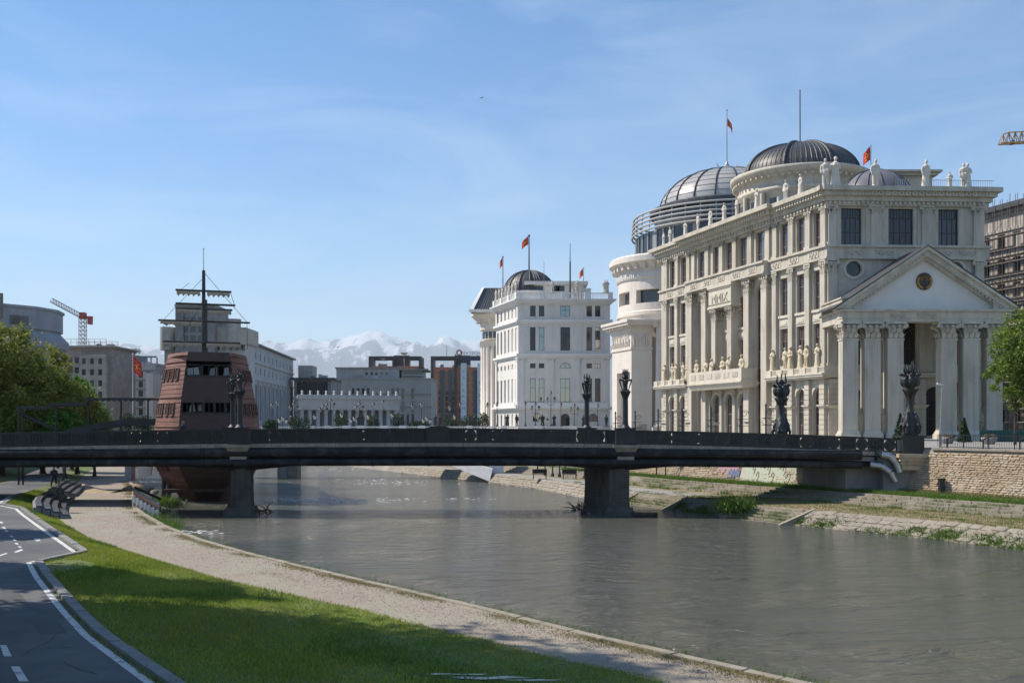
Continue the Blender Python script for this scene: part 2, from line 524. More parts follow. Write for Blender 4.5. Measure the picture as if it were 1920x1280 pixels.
def window(parent, fr, xc, z0, w, h, cols=2, rows=(.5,), kind='r', fm=None, gm=None, bar=.09, y=.22, dense=()):
    fm = fm or M['mull']; gm = gm or M['glass']
    if gm is M['glassdark']: gm = random.choice([M['glassdark'], M['glassdark'], M['glassfar'], M['glass']])
    elif random.random() < .25: gm = M['glassdark']
    a, b = win_meshes(w, h, cols, rows, kind, fm, gm, bar, dense)
    o = inst('window', a, fr(xc, y, z0), fr.a, parent)
    inst('pane', b, (0, 0, 0), 0, o, world=False)
    return o
_pm = {}
def farwin(parent, fr, xc, z0, w, h, y=.25, gm=None, kind='r'):
    gm = gm or M['glassfar']
    key = (round(w, 2), round(h, 2), gm.name, kind)
    if key not in _pm:
        m = MB()
        if kind == 'a':
            r = w / 2; sp = h - r
            m.add([(-w / 2, 0, 0), (w / 2, 0, 0)] + [(math.cos(math.pi * i / 8) * r, 0, sp + math.sin(math.pi * i / 8) * r) for i in range(9)], [tuple(range(11))])
        else:
            m.quad((-w / 2, 0, 0), (w / 2, 0, 0), (w / 2, 0, h), (-w / 2, 0, h))
            t = .05
            m.box(-t, t, -.04, -.01, 0, h)
            m.box(-w / 2, w / 2, -.05, -.012, h * .6, h * .6 + .08)
        me = m.mesh('far_window'); me.materials.append(gm)
        _pm[key] = me
    return inst('window', _pm[key], fr(xc, y, z0), fr.a, parent)
def capital_mesh(mat, name='corinthian'):
    """carved capital, 1 wide at the shaft, 1 high: bell, two rows of leaves, volutes and abacus"""
    m = MB()
    m.frus(-.44, .44, -.44, .44, 0, .82, .04)
    m.box(-.56, .56, -.56, .56, -.04, .05)
    for q, (n, z, hh, out) in enumerate(((3, .08, .32, .16), (3, .36, .32, .26))):
        for side in range(4):
            a = side * math.pi / 2
            c, s = math.cos(a), math.sin(a)
            for i in range(n):
                x = (i - 1) * .36 + (0.18 if q else 0) * (1 if i < 2 else -2.9)
                pts = [(x - .13, -.5 - .02, z), (x + .13, -.52, z), (x + .15, -.56 - out * .4, z + hh * .6), (x - .15, -.56 - out * .4, z + hh * .6),
                       (x, -.56 - out, z + hh), (x, -.5 - out * 1.1, z + hh * .75)]
                pts = [(px * c - py * s, px * s + py * c, pz) for px, py, pz in pts]
                m.add(pts, [(0, 1, 2, 3), (3, 2, 4), (3, 4, 5), (2, 5, 4)])
    for sx in (-1, 1):
        for sy in (-1, 1):
            m.tube((sx * .45, sy * .45, .70), (sx * .72, sy * .72, .78), .12, .13, 8)
            m.tube((sx * .28, sy * .62, .74), (sx * .10, sy * .66, .74), .09, .07, 7)
            m.tube((sx * .62, sy * .28, .74), (sx * .66, sy * .10, .74), .09, .07, 7)
    m.box(-.70, .70, -.70, .70, .87, 1.0)
    me = m.mesh(name); me.materials.append(mat)
    return me
def lathe_figure(seed, mat, kind=0, voxel=.022):
    """a standing draped stone figure one metre tall: robe, shoulders, bent arms, neck and head in one skin"""
    r = random.Random(seed)
    m = MB()
    rob = r.uniform(.9, 1.1)
    ph = r.uniform(0, 6)
    if kind == 1:      # legs apart, short coat
        for s in (-1, 1):
            m.path([(s * .075, -.01, 0), (s * .065, 0, .24), (s * .05, 0, .46)], [.045, .052, .07], 8)
            m.ball((s * .08, -.04, .02), .045, 8, sy=1.7, sz=.6)
        m.lathe([(.105, .38), (.115, .5), (.10, .6), (.125, .72), (.12, .78), (.05, .83)], (0, 0, 0), 12, sx=1.15, sy=.8)
    else:
        m.lathe([(.14 * rob, 0), (.15 * rob, .05), (.125 * rob, .25), (.115, .45), (.10, .57), (.125, .70), (.12, .77), (.05, .83)], (0, 0, 0), 20, sx=1.1, sy=.85,
                flute=(.07, 7, ph))
    m.tube((0, 0, .80), (0, -.005, .88), .042, .04, 8)
    tx = r.uniform(-.015, .015)
    m.ball((tx, -.012, .93), .062, 10, sx=.92, sy=1.05, sz=1.18)
    m.ball((tx, -.075, .925), .014, 6)
    if r.random() < .6:
        m.ball((tx, .012, .95), .064, 10, sx=1.05, sy=1.0, sz=1.0)
    for s in (-1, 1):
        e = r.choice([0, 1, 2])
        sh = (s * .125, 0, .76)
        if e == 0: pts = [sh, (s * .165, .0, .60), (s * .06, -.12, .56)]
        elif e == 1: pts = [sh, (s * .165, .01, .60), (s * .15, -.04, .46)]
        else: pts = [sh, (s * .16, -.02, .62), (s * .05, -.11, .70)]
        m.path(pts, [.045, .038, .03], 8)
        m.ball(pts[-1], .034, 6)
        m.ball(pts[1], .04, 6)
    m.box(-.16, .16, -.13, .13, -.03, .015)
    return fuse(m, 'stone_figure', mat, voxel)
ORD = ['first', 'second', 'third', 'fourth', 'fifth', 'sixth', 'seventh', 'eighth', 'ninth', 'tenth', 'eleventh', 'twelfth', 'thirteenth', 'fourteenth', 'fifteenth',
       'sixteenth', 'seventeenth', 'eighteenth', 'nineteenth', 'twentieth']

def leaf_mesh(name, mat, pts, size, updir=None, jit=1.0, aspect=.6):
    """one mesh of many small leaf faces at pts (numpy n x 3)"""
    n = len(pts)
    a = rng.normal(size=(n, 3)); a /= np.linalg.norm(a, axis=1)[:, None]
    if updir is not None:
        a = a * jit + updir; a /= np.linalg.norm(a, axis=1)[:, None]
    b = rng.normal(size=(n, 3)); b -= (b * a).sum(1)[:, None] * a; b /= np.linalg.norm(b, axis=1)[:, None]
    c = np.cross(a, b)
    s = (size * rng.uniform(.6, 1.4, n))[:, None]
    V = np.empty((n, 4, 3))
    V[:, 0] = pts - b * s * .5
    V[:, 1] = pts + c * s * aspect * .5 + a * s * .08
    V[:, 2] = pts + b * s * .5
    V[:, 3] = pts - c * s * aspect * .5 + a * s * .08
    me = bpy.data.meshes.new(name)
    me.vertices.add(4 * n); me.vertices.foreach_set('co', V.reshape(-1).astype(np.float32))
    me.loops.add(4 * n); me.loops.foreach_set('vertex_index', np.arange(4 * n, dtype=np.int32))
    me.polygons.add(n)
    me.polygons.foreach_set('loop_start', np.arange(0, 4 * n, 4, dtype=np.int32))
    me.update(calc_edges=True)
    me.materials.append(mat)
    return me
def blob_points(c, rad, n, shell=.55):
    d = rng.normal(size=(n, 3)); d /= np.linalg.norm(d, axis=1)[:, None]
    k = shell + (1 - shell) * rng.random(n) ** .6
    return np.array(c) + d * k[:, None] * np.array(rad)
def make_tree(name, label, loc, blobs, n, leaf, mat, trunk_h, trunk_r, group=None, limbs=7, cat='tree', holes=.0):
    """trunk with limbs and a crown of leaf clumps gathered round clump centres inside the blobs; blobs: (dx,dy,z,rx,ry,rz)"""
    t = thing(name, label, cat, loc, group)
    m = MB(Fr(loc[0], loc[1], 0, loc[2]))
    top = (random.uniform(-.2, .2), random.uniform(-.2, .2), trunk_h)
    m.path([(0, 0, -.2), (0, 0, .3), (top[0] * .5, top[1] * .5, trunk_h * .5), top], [trunk_r * 1.5, trunk_r, trunk_r * .8, trunk_r * .6], 9)
    for i in range(limbs):
        b = blobs[i % len(blobs)]
        e = (b[0] + random.uniform(-.5, .5) * b[3], b[1] + random.uniform(-.5, .5) * b[4], b[2] + random.uniform(-.3, .5) * b[5])
        st = (top[0] * .7, top[1] * .7, trunk_h * random.uniform(.6, 1))
        mid = tuple((st[k] + e[k]) / 2 + (0.25 if k == 2 else 0) for k in range(3))
        m.path([st, mid, e], [trunk_r * .45, trunk_r * .28, trunk_r * .08], 6)
    m.build('trunk', M['bark'], t)
    vol = np.array([b[3] * b[4] * b[5] for b in blobs]); vol = vol ** .67; vol /= vol.sum()
    P = []
    for b, v in zip(blobs, vol):
        k = max(6, int(v * n / 90))
        cc = blob_points(b[:3], b[3:], k, .45)
        r = (b[3] * b[4] * b[5]) ** (1 / 3) * .30
        for c in cc:
            m_ = max(10, int(v * n / k * random.uniform(.5, 1.5)))
            P.append(c + rng.normal(size=(m_, 3)) * r * random.uniform(.55, 1.0) * .6)
    P = np.concatenate(P)
    up = np.array([0, 0, .5])
    o = bpy.data.objects.new('crown', leaf_mesh('crown', mat, P, leaf, up))
    COL.objects.link(o); o.parent = t
    return t
# ------------------------------------------------------------------ the river, its banks and the plain
def poly(pts):
    p = np.array(sorted(pts, key=lambda q: q[1]))
    return p[:, 0], p[:, 1]
class Line:
    """an edge given as x over depth, carried on straight past both ends"""
    def __init__(s, pts):
        s.x, s.y = poly(pts)
    def __call__(s, y):
        y = np.asarray(y, float)
        v = np.interp(y, s.y, s.x)
        lo = (s.x[1] - s.x[0]) / (s.y[1] - s.y[0]); hi = (s.x[-1] - s.x[-2]) / (s.y[-1] - s.y[-2])
        v = np.where(y < s.y[0], s.x[0] + (y - s.y[0]) * lo, v)
        return np.where(y > s.y[-1], s.x[-1] + (y - s.y[-1]) * hi, v)
ZQ, ZB, ZS = .70, 1.10, 4.50            # low quay, cycle path, street
quay = Line([G(*p, ZQ) for p in [(1510, 1280), (1200, 1210), (1100, 1187), (870, 1130), (640, 1078), (480, 1040), (380, 1012), (310, 985), (272, 963), (255, 950)]] +
            [(-31.7, 84), (-41, 106), (-49, 127), (-78, 210), (-120, 330)])
gleft = Line([G(*p, .72) for p in [(1240, 1280), (1200, 1267), (1004, 1226), (908, 1201), (775, 1170), (692, 1147), (517, 1109), (400, 1082), (297, 1051), (193, 1019), (160, 1005),
              (125, 986), (92, 959), (89, 944)]] + [(-35.4, 78), (-39, 89), (-45.5, 106), (-53, 127), (-82, 210), (-124, 330)])
bright = Line([G(*p, ZB) for p in [(303, 1280), (178, 1191), (131, 1143), (80, 1081), (64, 1054), (151, 1035), (101, 1001), (50, 965), (36, 953), (0, 946)]] +
              [(-34.6, 69), (-37.6, 80), (-41, 90), (-47.5, 106), (-55, 127), (-84, 210), (-126, 330)])
bleft = Line([(-14, 10), (-17, 20), (-21.5, 32), (-26, 45), (-32.5, 55), (-38, 66), (-42, 80), (-45, 90), (-51.5, 106), (-59, 127), (-88, 210), (-130, 330)])
wleft = Line([(-24, 8), (-28, 20), (-33, 32), (-38, 45), (-42, 55), (-45, 66), (-46, 80), (-48, 90), (-54, 106), (-61, 127), (-90, 210), (-132, 330)])
wline = Line([(50, 9), (24.5, 47.7), (20.8, 54.4), (16.8, 59.6), (13.5, 65.5), (11.0, 70.9), (6.1, 81), (2, 95), (-2.4, 103.7), (-15, 127), (-38, 175), (-64, 240), (-98, 330)])
rwall = Line([(60, 9), (30.6, 59.6), (26.9, 66), (21.0, 74), (16.3, 82), (10, 95), (4, 106), (-6, 127), (-30, 175), (-56, 240), (-90, 330)])
RPROF = [(0, -.5), (.005, 0), (.11, .85), (.55, .92), (.55, 1.08), (.60, 1.09), (.60, 1.24), (.65, 1.25), (.65, 1.40), (.70, 1.41), (.70, 1.55), (1.0, 1.62)]
def rbank(y, s, z=None):
    a, b = float(wline(y)), float(rwall(y))
    if z is None:
        z = np.interp(s, [0, .005, .11, .55, .70, 1], [-.5, 0, .85, .92, 1.55, 1.62])
    return (a + (b - a) * s, y, float(z))
def strip(mb, A, B, Ys, zA, zB, n=1, zf=None):
    base = []
    for y in Ys:
        a, b = float(A(y)), float(B(y))
        for i in range(n + 1):
            t = i / n
            x = a + (b - a) * t
            z = zA + (zB - zA) * t
            base.append((x, y, zf(x, y) if zf else z))
    fs = []
    for j in range(len(Ys) - 1):
        for i in range(n):
            k = j * (n + 1) + i
            fs.append((k, k + n + 1, k + n + 2, k + 1))
    mb.add(base, fs, smooth=True)
def struct(o):
    return tag(o, kind='structure')
YS = list(np.concatenate([np.arange(2, 100, 1.5), np.arange(100, 335, 8)]))
off = lambda L, d: (lambda y: L(y) + d)

# ground materials
def groundmat(name, a, b, c, s1, s2, rough=.95, bump=.5, bs=25, lo=.4, hi=.62, bd=.03):
    return pmat(name, a, b, s1, rough, bump, bs, c3=c, s3=s2, lo=lo, hi=hi, bdist=bd)
M['gravel'] = groundmat('gravel', (.35, .295, .235), (.20, .17, .138), (.29, .27, .21), 9, .35, bs=18, lo=.3, hi=.7)
M['turf'] = groundmat('turf_soil', (.11, .155, .03), (.085, .135, .022), (.17, .165, .065), .8, .42, bs=14)
M['paving'] = groundmat('promenade', (.30, .285, .26), (.24, .225, .205), (.27, .25, .23), .6, .15, bump=.15)
M['dryturf'] = groundmat('dry_turf', (.24, .19, .11), (.135, .14, .05), (.28, .21, .135), 1.2, .3)
M['greenturf'] = groundmat('bank_turf', (.10, .16, .03), (.13, .165, .045), (.15, .155, .06), 1.5, .4)
M['banksand'] = groundmat('bank_mortar', (.27, .24, .20), (.20, .18, .15), (.33, .30, .25), 2, .4)
M['bankstone'] = pmat('bank_stone', (.33, .29, .235), (.235, .205, .165), 1.7, .9, .4, 9, c3=(.25, .22, .16), s3=.6)
M['rubble'] = pmat('rubble_stone', (.44, .34, .23), (.33, .25, .165), 1.9, .9, .4, 9, c3=(.50, .42, .32), s3=.7)
M['plain'] = groundmat('city_plain', (.12, .125, .08), (.17, .155, .12), (.09, .11, .06), .004, .001, bump=0)

def water_mat(name, deep, rough=.10):
    m = bpy.data.materials.new(name); m.use_nodes = True
    t = m.node_tree; p = t.nodes['Principled BSDF']
    g = nd(t, 'ShaderNodeNewGeometry')
    def layer(sc, st, rot, det):
        mp = nd(t, 'ShaderNodeMapping'); mp.inputs['Scale'].default_value = st; mp.inputs['Rotation'].default_value = (0, 0, rot)
        t.links.new(g.outputs['Position'], mp.inputs['Vector'])
        n = nd(t, 'ShaderNodeTexNoise'); n.inputs['Scale'].default_value = sc; n.inputs['Detail'].default_value = det; n.inputs['Roughness'].default_value = .62
        n.inputs['Distortion'].default_value = .5
        t.links.new(mp.outputs['Vector'], n.inputs['Vector'])
        return n.outputs['Fac']
    a = layer(3.2, (.75, 1.5, 1), .3, 10); b = layer(.7, (.7, 1.6, 1), .25, 4); c = layer(.09, (1, 2.6, 1), .33, 4)
    ma = nd(t, 'ShaderNodeMath', operation='MULTIPLY_ADD'); ma.inputs[1].default_value = 3.4
    t.links.new(b, ma.inputs[0]); t.links.new(a, ma.inputs[2])
    bp = nd(t, 'ShaderNodeBump'); bp.inputs['Distance'].default_value = .42
    r = nd(t, 'ShaderNodeMapRange'); r.inputs['From Min'].default_value = .35; r.inputs['From Max'].default_value = .7
    r.inputs['To Min'].default_value = .45; r.inputs['To Max'].default_value = .9
    t.links.new(c, r.inputs['Value']); t.links.new(r.outputs['Result'], bp.inputs['Strength'])
    t.links.new(ma.outputs[0], bp.inputs['Height'])
    t.links.new(bp.outputs['Normal'], p.inputs['Normal'])
    x = nd(t, 'ShaderNodeMix'); x.data_type = 'RGBA'
    x.inputs['A'].default_value = (*deep, 1); x.inputs['B'].default_value = (*[k * 1.25 for k in deep], 1)
    t.links.new(c, x.inputs['Factor']); t.links.new(x.outputs['Result'], p.inputs['Base Color'])
    p.inputs['Roughness'].default_value = rough
    p.inputs['IOR'].default_value = 1.45
    return m
M['water'] = water_mat('river_water', (.088, .089, .070))
M['puddle'] = pmat('puddle', (.03, .028, .02), (.04, .036, .026), 2, .03, spec=.6)

m = MB()
nx, ny = 40, 60
m.add([(-180 + 300 * i / nx, -60 + 420 * j / ny, 0) for j in range(ny + 1) for i in range(nx + 1)],
      [(j * (nx + 1) + i, j * (nx + 1) + i + 1, (j + 1) * (nx + 1) + i + 1, (j + 1) * (nx + 1) + i) for j in range(ny) for i in range(nx)])
struct(m.build('river', M['water']))

# the street level and the plain beyond, one sheet reaching the horizon
m = MB()
xs_far = [-60000, -8000, -900, -250]
for side, L in ((-1, wleft), (1, rwall)):
    rows = []
    for y in [-300] + YS + [340]:
        yy = max(y, 2)
        x = float(L(yy)) + (.15 if side < 0 else -.15) * 0
        rows.append([(x, y, ZS)] + [(side * abs(q), y, ZS) for q in xs_far[::-1]])
    nn = len(rows[0])
    m.add([p for r in rows for p in r], [(j * nn + i, j * nn + i + 1, (j + 1) * nn + i + 1, (j + 1) * nn + i) for j in range(len(rows) - 1) for i in range(nn - 1)])
xl, xr = float(wleft(340)), float(rwall(340))
xx = [-60000, -8000, -900, -250, xl, xr, 250, 900, 8000, 60000]
yy = [340, 700, 3000, 12000, 60000]
m.add([(x, y, ZS) for y in yy for x in xx], [(j * 10 + i, j * 10 + i + 1, (j + 1) * 10 + i + 1, (j + 1) * 10 + i) for j in range(4) for i in range(9)])
m.add([(-60000, -300, ZS), (60000, -300, ZS), (60000, -9000, ZS), (-60000, -9000, ZS)], [(0, 1, 2, 3)])
struct(m.build('ground', M['plain']))
m = MB(); strip(m, off(wleft, -26), wleft, YS, ZS + .012, ZS + .012); struct(m.build('promenade_left', M['paving']))
m = MB(); strip(m, rwall, off(rwall, 30), YS, ZS + .012, ZS + .012); struct(m.build('promenade_right', M['paving']))

# left bank: low quay with gravel walk, lawn, cycle path
def lawn_z(x, y):
    a, b = float(gleft(y)), float(bright(y))
    t = min(1, max(0, (x - a) / (b - a) if abs(b - a) > .2 else 0))
    return .72 + .38 * t * t * (3 - 2 * t) + .05 * noise.noise(Vector((x * .35, y * .35, 0))) * math.sin(math.pi * t)
m = MB(); strip(m, quay, gleft, YS, ZQ, .715, 3); struct(m.build('gravel_walk', M['gravel']))
m = MB(); strip(m, gleft, bright, list(np.arange(2, 82, .75)), .72, ZB - .01, 14, lawn_z); strip(m, gleft, bright, [81.5] + [y for y in YS if y > 82], .715, ZB - .01); struct(m.build('lawn', M['turf']))
m = MB(); strip(m, bright, bleft, YS, ZB, ZB); cyc = struct(m.build('cycle_path', M['asphalt']))
m = MB(); strip(m, bleft, wleft, YS, ZB - .02, ZB + .15); struct(m.build('verge', M['turf']))
qw = struct(bpy.data.objects.new('quay_wall', None)); COL.objects.link(qw)
m = MB()
for i in range(len(YS) - 1):
    y0, y1 = YS[i], YS[i + 1]; a, b = float(quay(y0)), float(quay(y1))
    m.quad((a + .004, y0, -.6), (b + .004, y1, -.6), (b + .004, y1, ZQ - .03), (a + .004, y0, ZQ - .03))
m.build('quay_face', M['bankstone'], qw)
y = 17.0
while y < 100:
    a0, a1 = float(quay(y)), float(quay(y + 1.0))
    ln = math.hypot(a1 - a0, 1.0)
    L = random.uniform(.9, 1.25)
    ang = math.atan2(1.0, a1 - a0)
    fr = Fr(a0, y, ang)
    pbox('coping_stone', M['bankstone'], qw, fr, .02, L - .03, -.02, .24, ZQ - .16, ZQ + random.uniform(.03, .05))
    y += L / ln
# left retaining wall up to the street
m = MB()
for i in range(len(YS) - 1):
    y0, y1 = YS[i], YS[i + 1]; a, b = float(wleft(y0)), float(wleft(y1))
    m.quad((a + .01, y0, ZB - .1), (b + .01, y1, ZB - .1), (b, y1, ZS + .3), (a, y0, ZS + .3))
    m.quad((a, y0, ZS + .3), (b, y1, ZS + .3), (b - .5, y1, ZS + .3), (a - .5, y0, ZS + .3))
    m.quad((a - .5, y0, ZS + .3), (b - .5, y1, ZS + .3), (b - .5, y1, ZS - .1), (a - .5, y0, ZS - .1))
struct(m.build('retaining_wall_left', M['concrete']))
# kerbs and paint of the cycle path
KB = struct(bpy.data.objects.new('kerb', None)); COL.objects.link(KB)
m = MB()
yy = sorted(list(np.arange(12, 34, .6)) + [35.6, 36.2, 37, 37.8, 38.4] + list(np.arange(39, 74, .7)))
def offs(L, d):
    """points of a line pushed sideways to the left of its run by d"""
    out = []
    for i, y in enumerate(yy):
        e = .25
        x0, x1 = float(L(y - e)), float(L(y + e))
        tx, ty = x1 - x0, 2 * e
        q = math.hypot(tx, ty)
        out.append((float(L(y)) - ty / q * d, y + tx / q * d))
    return out
A, B, C, D = offs(bright, -.28), offs(bright, -.02), offs(bright, .10), offs(bright, .27)
for i in range(len(yy) - 1):
    k = MB(); e = .022; h_ = ZB + .09 + random.uniform(-.012, .012)
    lp = lambda P, t: (P[i][0] + (P[i + 1][0] - P[i][0]) * t, P[i][1] + (P[i + 1][1] - P[i][1]) * t)
    a0, a1, b0, b1 = lp(A, e), lp(A, 1 - e), lp(B, e), lp(B, 1 - e)
    k.add([(*a0, ZB - .3), (*a1, ZB - .3), (*b1, ZB - .3), (*b0, ZB - .3), (*a0, h_), (*a1, h_), (*b1, h_), (*b0, h_)], [(4, 5, 6, 7), (0, 1, 5, 4), (1, 2, 6, 5), (2, 3, 7, 6), (3, 0, 4, 7)])
    k.build('kerb_stone', M['kerb'], KB)
    m.quad((*C[i], ZB + .006), (*C[i + 1], ZB + .006), (*D[i + 1], ZB + .006), (*D[i], ZB + .006))
struct(m.build('edge_marking', M['paint']))
def paint_quad(name, pts):
    q = MB(); q.add([(*G(px, py, ZB), ZB + .007) for px, py in pts], [tuple(range(len(pts)))])
    return struct(q.build(name, M['paint']))
for i, c in enumerate([(2, 979), (7, 989), (12, 995), (21, 1005), (27, 1012), (31, 1019), (37, 1025)]):
    paint_quad('lane_dash', [(c[0] - 3.5, c[1] - 1.6), (c[0] + 1.5, c[1] - 1.6), (c[0] + 4.5, c[1] + 1.6), (c[0] - 1, c[1] + 1.6)])
paint_quad('lane_dash', [(0, 1209), (12, 1209), (22, 1230), (7, 1230)])
paint_quad('lane_dash', [(20, 1249), (36, 1249), (54, 1277), (36, 1277)])
paint_quad('lane_dash', [(-22, 1165), (-12, 1165), (0, 1187), (-10, 1187)])
paint_quad('arrow_marking', [(66, 1009), (77, 1011), (73, 1012.3), (78, 1014), (70, 1014.5), (63, 1011.5)])
paint_quad('arrow_marking', [(26, 1034), (40, 1029), (44, 1031), (30, 1036)])
paint_quad('arrow_marking', [(-4, 1041), (12, 1036), (14, 1037.5), (-2, 1043)])
# mended patches and cracks in the asphalt
pm = [pmat('tar_patch', (.05, .052, .056), (.062, .063, .066), 2, .8, .2, 50), pmat('worn_patch', (.115, .115, .115), (.095, .095, .097), 2, .9, .2, 50)]
for k, pts in enumerate(([(-40, 1112), (34, 1108), (52, 1128), (-40, 1134)], [(10, 960), (28, 961), (34, 967), (12, 967)], [(60, 1165), (108, 1163), (128, 1186), (74, 1189)])):
    q = MB(); q.add([(*G(px, py, ZB), ZB + .004) for px, py in pts], [tuple(range(len(pts)))]); struct(q.build('asphalt_patch', pm[k % 2]))
q = MB(); r0 = random.Random(8)
for (px, py, dx, dy, n) in ((40, 1230, 9, -9, 12), (90, 1150, -7, -7, 9), (10, 1075, 8, -3, 8), (120, 1240, 8, 5, 9), (60, 1020, -5, -3, 9), (150, 1210, -9, 2, 8)):
    for _ in range(n):
        a = G(px, py, ZB); px += dx + r0.uniform(-5, 5); py += dy * .5 + r0.uniform(-2, 2); b = G(px, py, ZB)
        w = .006
        q.add([(a[0] - w, a[1] - w, ZB + .005), (b[0] - w, b[1] - w, ZB + .005), (b[0] + w, b[1] + w, ZB + .005), (a[0] + w, a[1] + w, ZB + .005)], [(0, 1, 2, 3)])
struct(q.build('asphalt_crack', M['inside']))
# puddle in the lawn and grass
pc = G(905, 1273, .84)
m = MB()
for (dx, dy, rx_p, ry_p) in ((0, 0, .75, .085), (.95, -.03, .42, .05), (-.85, .16, .30, .05), (-.25, .26, .34, .04), (1.45, .05, .2, .03), (.5, .2, .25, .03)):
    pp = []
    for i in range(30):
        t = 2 * math.pi * i / 30
        rr = 1 + .28 * math.sin(3 * t + dx * 5) + .2 * math.sin(7 * t + dy * 9)
        pp.append((pc[0] + dx + rx_p * math.cos(t) * rr, pc[1] + dy + ry_p * math.sin(t) * rr, lawn_z(pc[0] + dx, pc[1] + dy) + .05))
    m.add(pp, [tuple(range(30))])
tag(m.build('puddle', M['puddle']), kind='structure')

def blades(name, mat, pts, h, w, kind='stuff'):
    n = len(pts)
    a = rng.uniform(0, 2 * np.pi, n)
    hh = h * rng.uniform(.5, 1.5, n)
    V = np.empty((n, 3, 3))
    dx, dy = np.cos(a) * w, np.sin(a) * w
    lean = rng.normal(size=(n, 2)) * (hh * .45)[:, None]
    V[:, 0] = pts - np.stack([dx, dy, np.full(n, .01)], 1)
    V[:, 1] = pts + np.stack([dx, dy, np.full(n, -.01)], 1)
    V[:, 2] = pts + np.stack([lean[:, 0], lean[:, 1], hh], 1)
    me = bpy.data.meshes.new(name)
    me.vertices.add(3 * n); me.vertices.foreach_set('co', V.reshape(-1).astype(np.float32))
    me.loops.add(3 * n); me.loops.foreach_set('vertex_index', np.arange(3 * n, dtype=np.int32))
    me.polygons.add(n); me.polygons.foreach_set('loop_start', np.arange(0, 3 * n, 3, dtype=np.int32))
    me.update(calc_edges=True)
    me.materials.append(mat)
    o = bpy.data.objects.new(name, me); COL.objects.link(o)
    tag(o, kind=kind)
    return o
def on_lawn(n, y0, y1, power=1.6):
    u = rng.random(n)
    Yv = y0 * (y1 / y0) ** (u ** 1.0)
    t = rng.random(n) * 1.05 - .03 * rng.random(n)
    a, b = gleft(Yv), bright(Yv) + .30
    Xv = a + (b - a) * t
    tt = np.clip((Xv - a) / np.where(np.abs(b - a) > .2, b - a, -.2), 0, 1)
    zz = .72 + .38 * tt * tt * (3 - 2 * tt)
    nz = np.sin(Xv * 1.1 + 1.7 * np.sin(Yv * .7)) * np.sin(Yv * .9 + 1.3 * np.sin(Xv * .6))
    bx = np.exp(-((Xv + 15.6) / 1.3) ** 2 - ((Yv - 34.6) / 1.7) ** 2) + .25 * nz
    keep = ~((bx > .5) & (rng.random(n) < .9)) & ~((nz > .75) & (rng.random(n) < .45))
    pud = ((Xv - pc[0]) / 1.6) ** 2 + ((Yv - pc[1] - .08) / .3) ** 2 < 1
    keep &= ~(pud & (rng.random(n) < .75))
    return np.stack([Xv, Yv, zz - .02], 1)[keep]
blades('grass', M['grass'], on_lawn(200000, 17, 75), .075, .014)
q = on_lawn(90000, 17, 75)
nz_ = np.sin(q[:, 0] * .9 + 2 * np.sin(q[:, 1] * .31)) + np.sin(q[:, 1] * .55 + 1.5 * np.sin(q[:, 0] * .5)) + rng.normal(size=len(q)) * .5
blades('dry_grass', M['drygrass'], q[nz_ > .75], .065, .014)
blades('tall_tufts', M['weed'], q[(nz_ < -1.6)], .13, .02)
n = 9000
Yv = 17 * (75 / 17) ** rng.random(n)
w_ = quay(Yv) - gleft(Yv)
Xv = gleft(Yv) + w_ * np.clip(.45 + rng.normal(size=n) * .06 + .08 * np.sin(Yv * .4), 0, 1)
kz = np.sin(Yv * 1.3) + np.sin(Yv * .41) + rng.normal(size=n) * .6
blades('path_moss', M['drygrass'], np.stack([Xv, Yv, np.full(n, .70)], 1)[kz > .9], .03, .012)
n = 7000
Yv = 17 * (75 / 17) ** rng.random(n)
Xv = gleft(Yv) + (quay(Yv) - .5 - gleft(Yv)) * rng.random(n)
blades('loose_gravel', M['bankstone'], np.stack([Xv, Yv, np.full(n, .712)], 1), .018, .02)
# moss and weeds along the coping, in the gravel and on the banks
n = 26000
Yv = 17 * (95 / 17) ** rng.random(n)
Xv = quay(Yv) - .35 - np.abs(rng.normal(size=n)) * .32
kz = np.sin(Yv * 1.9) + np.sin(Yv * .57 + 1) + rng.normal(size=n) * .5
blades('moss', M['drygrass'], np.stack([Xv, Yv, np.full(n, ZQ)], 1)[kz > -.3], .05, .013)
Xv = quay(Yv) + rng.normal(size=n) * .25 + .15
sel = (rng.random(n) < .12)
blades('weeds_on_quay', M['weed'], np.stack([Xv, Yv, np.full(n, ZQ - .05)], 1)[sel], .10, .016)
# green tufts down the ship ramp
pts = []
for px, py, s, k in [(310, 945, .9, 1500), (300, 940, .6, 900), (330, 950, .5, 500), (305, 985, .8, 700), (290, 975, .6, 500), (320, 990, .5, 400)]:
    k = int(k * .4); s *= .6
    c = G(px, py, .3)
    p = rng.normal(size=(k, 3)) * np.array([s, s * 1.6, .12]) + np.array([c[0], c[1], .35]); pts.append(p)
blades('reeds', M['weed'], np.concatenate(pts), .26, .025)

# ------------------------------------------------------------------ right bank
RB = struct(bpy.data.objects.new('right_bank', None)); COL.objects.link(RB)
yr = list(np.arange(8, 60, 2)) + list(np.arange(60, 130, 1.5)) + list(np.arange(130, 335, 8))
def rstrip(name, s0, s1, z0, z1, mat, ys=yr, lift=0):
    m = MB()
    for i in range(len(ys) - 1):
        p = [rbank(ys[i], s0, z0 + lift), rbank(ys[i + 1], s0, z0 + lift), rbank(ys[i + 1], s1, z1 + lift), rbank(ys[i], s1, z1 + lift)]
        m.quad(*p)
    return m.build(name, mat, RB)
rstrip('slope', 0, .11, -.30, .85, M['banksand'])
rstrip('dirt_terrace', .11, .55, .85, .92, M['dryturf'])
for i in range(4):
    s = .55 + .0375 * i
    rstrip('step_riser', s, s + .001, .92 + .157 * i, .92 + .157 * (i + 1), M['bankstone'])
    rstrip('step_tread', s + .001, s + .0375, .92 + .157 * (i + 1), .925 + .157 * (i + 1), M['banksand'] if i < 3 else M['bankstone'])
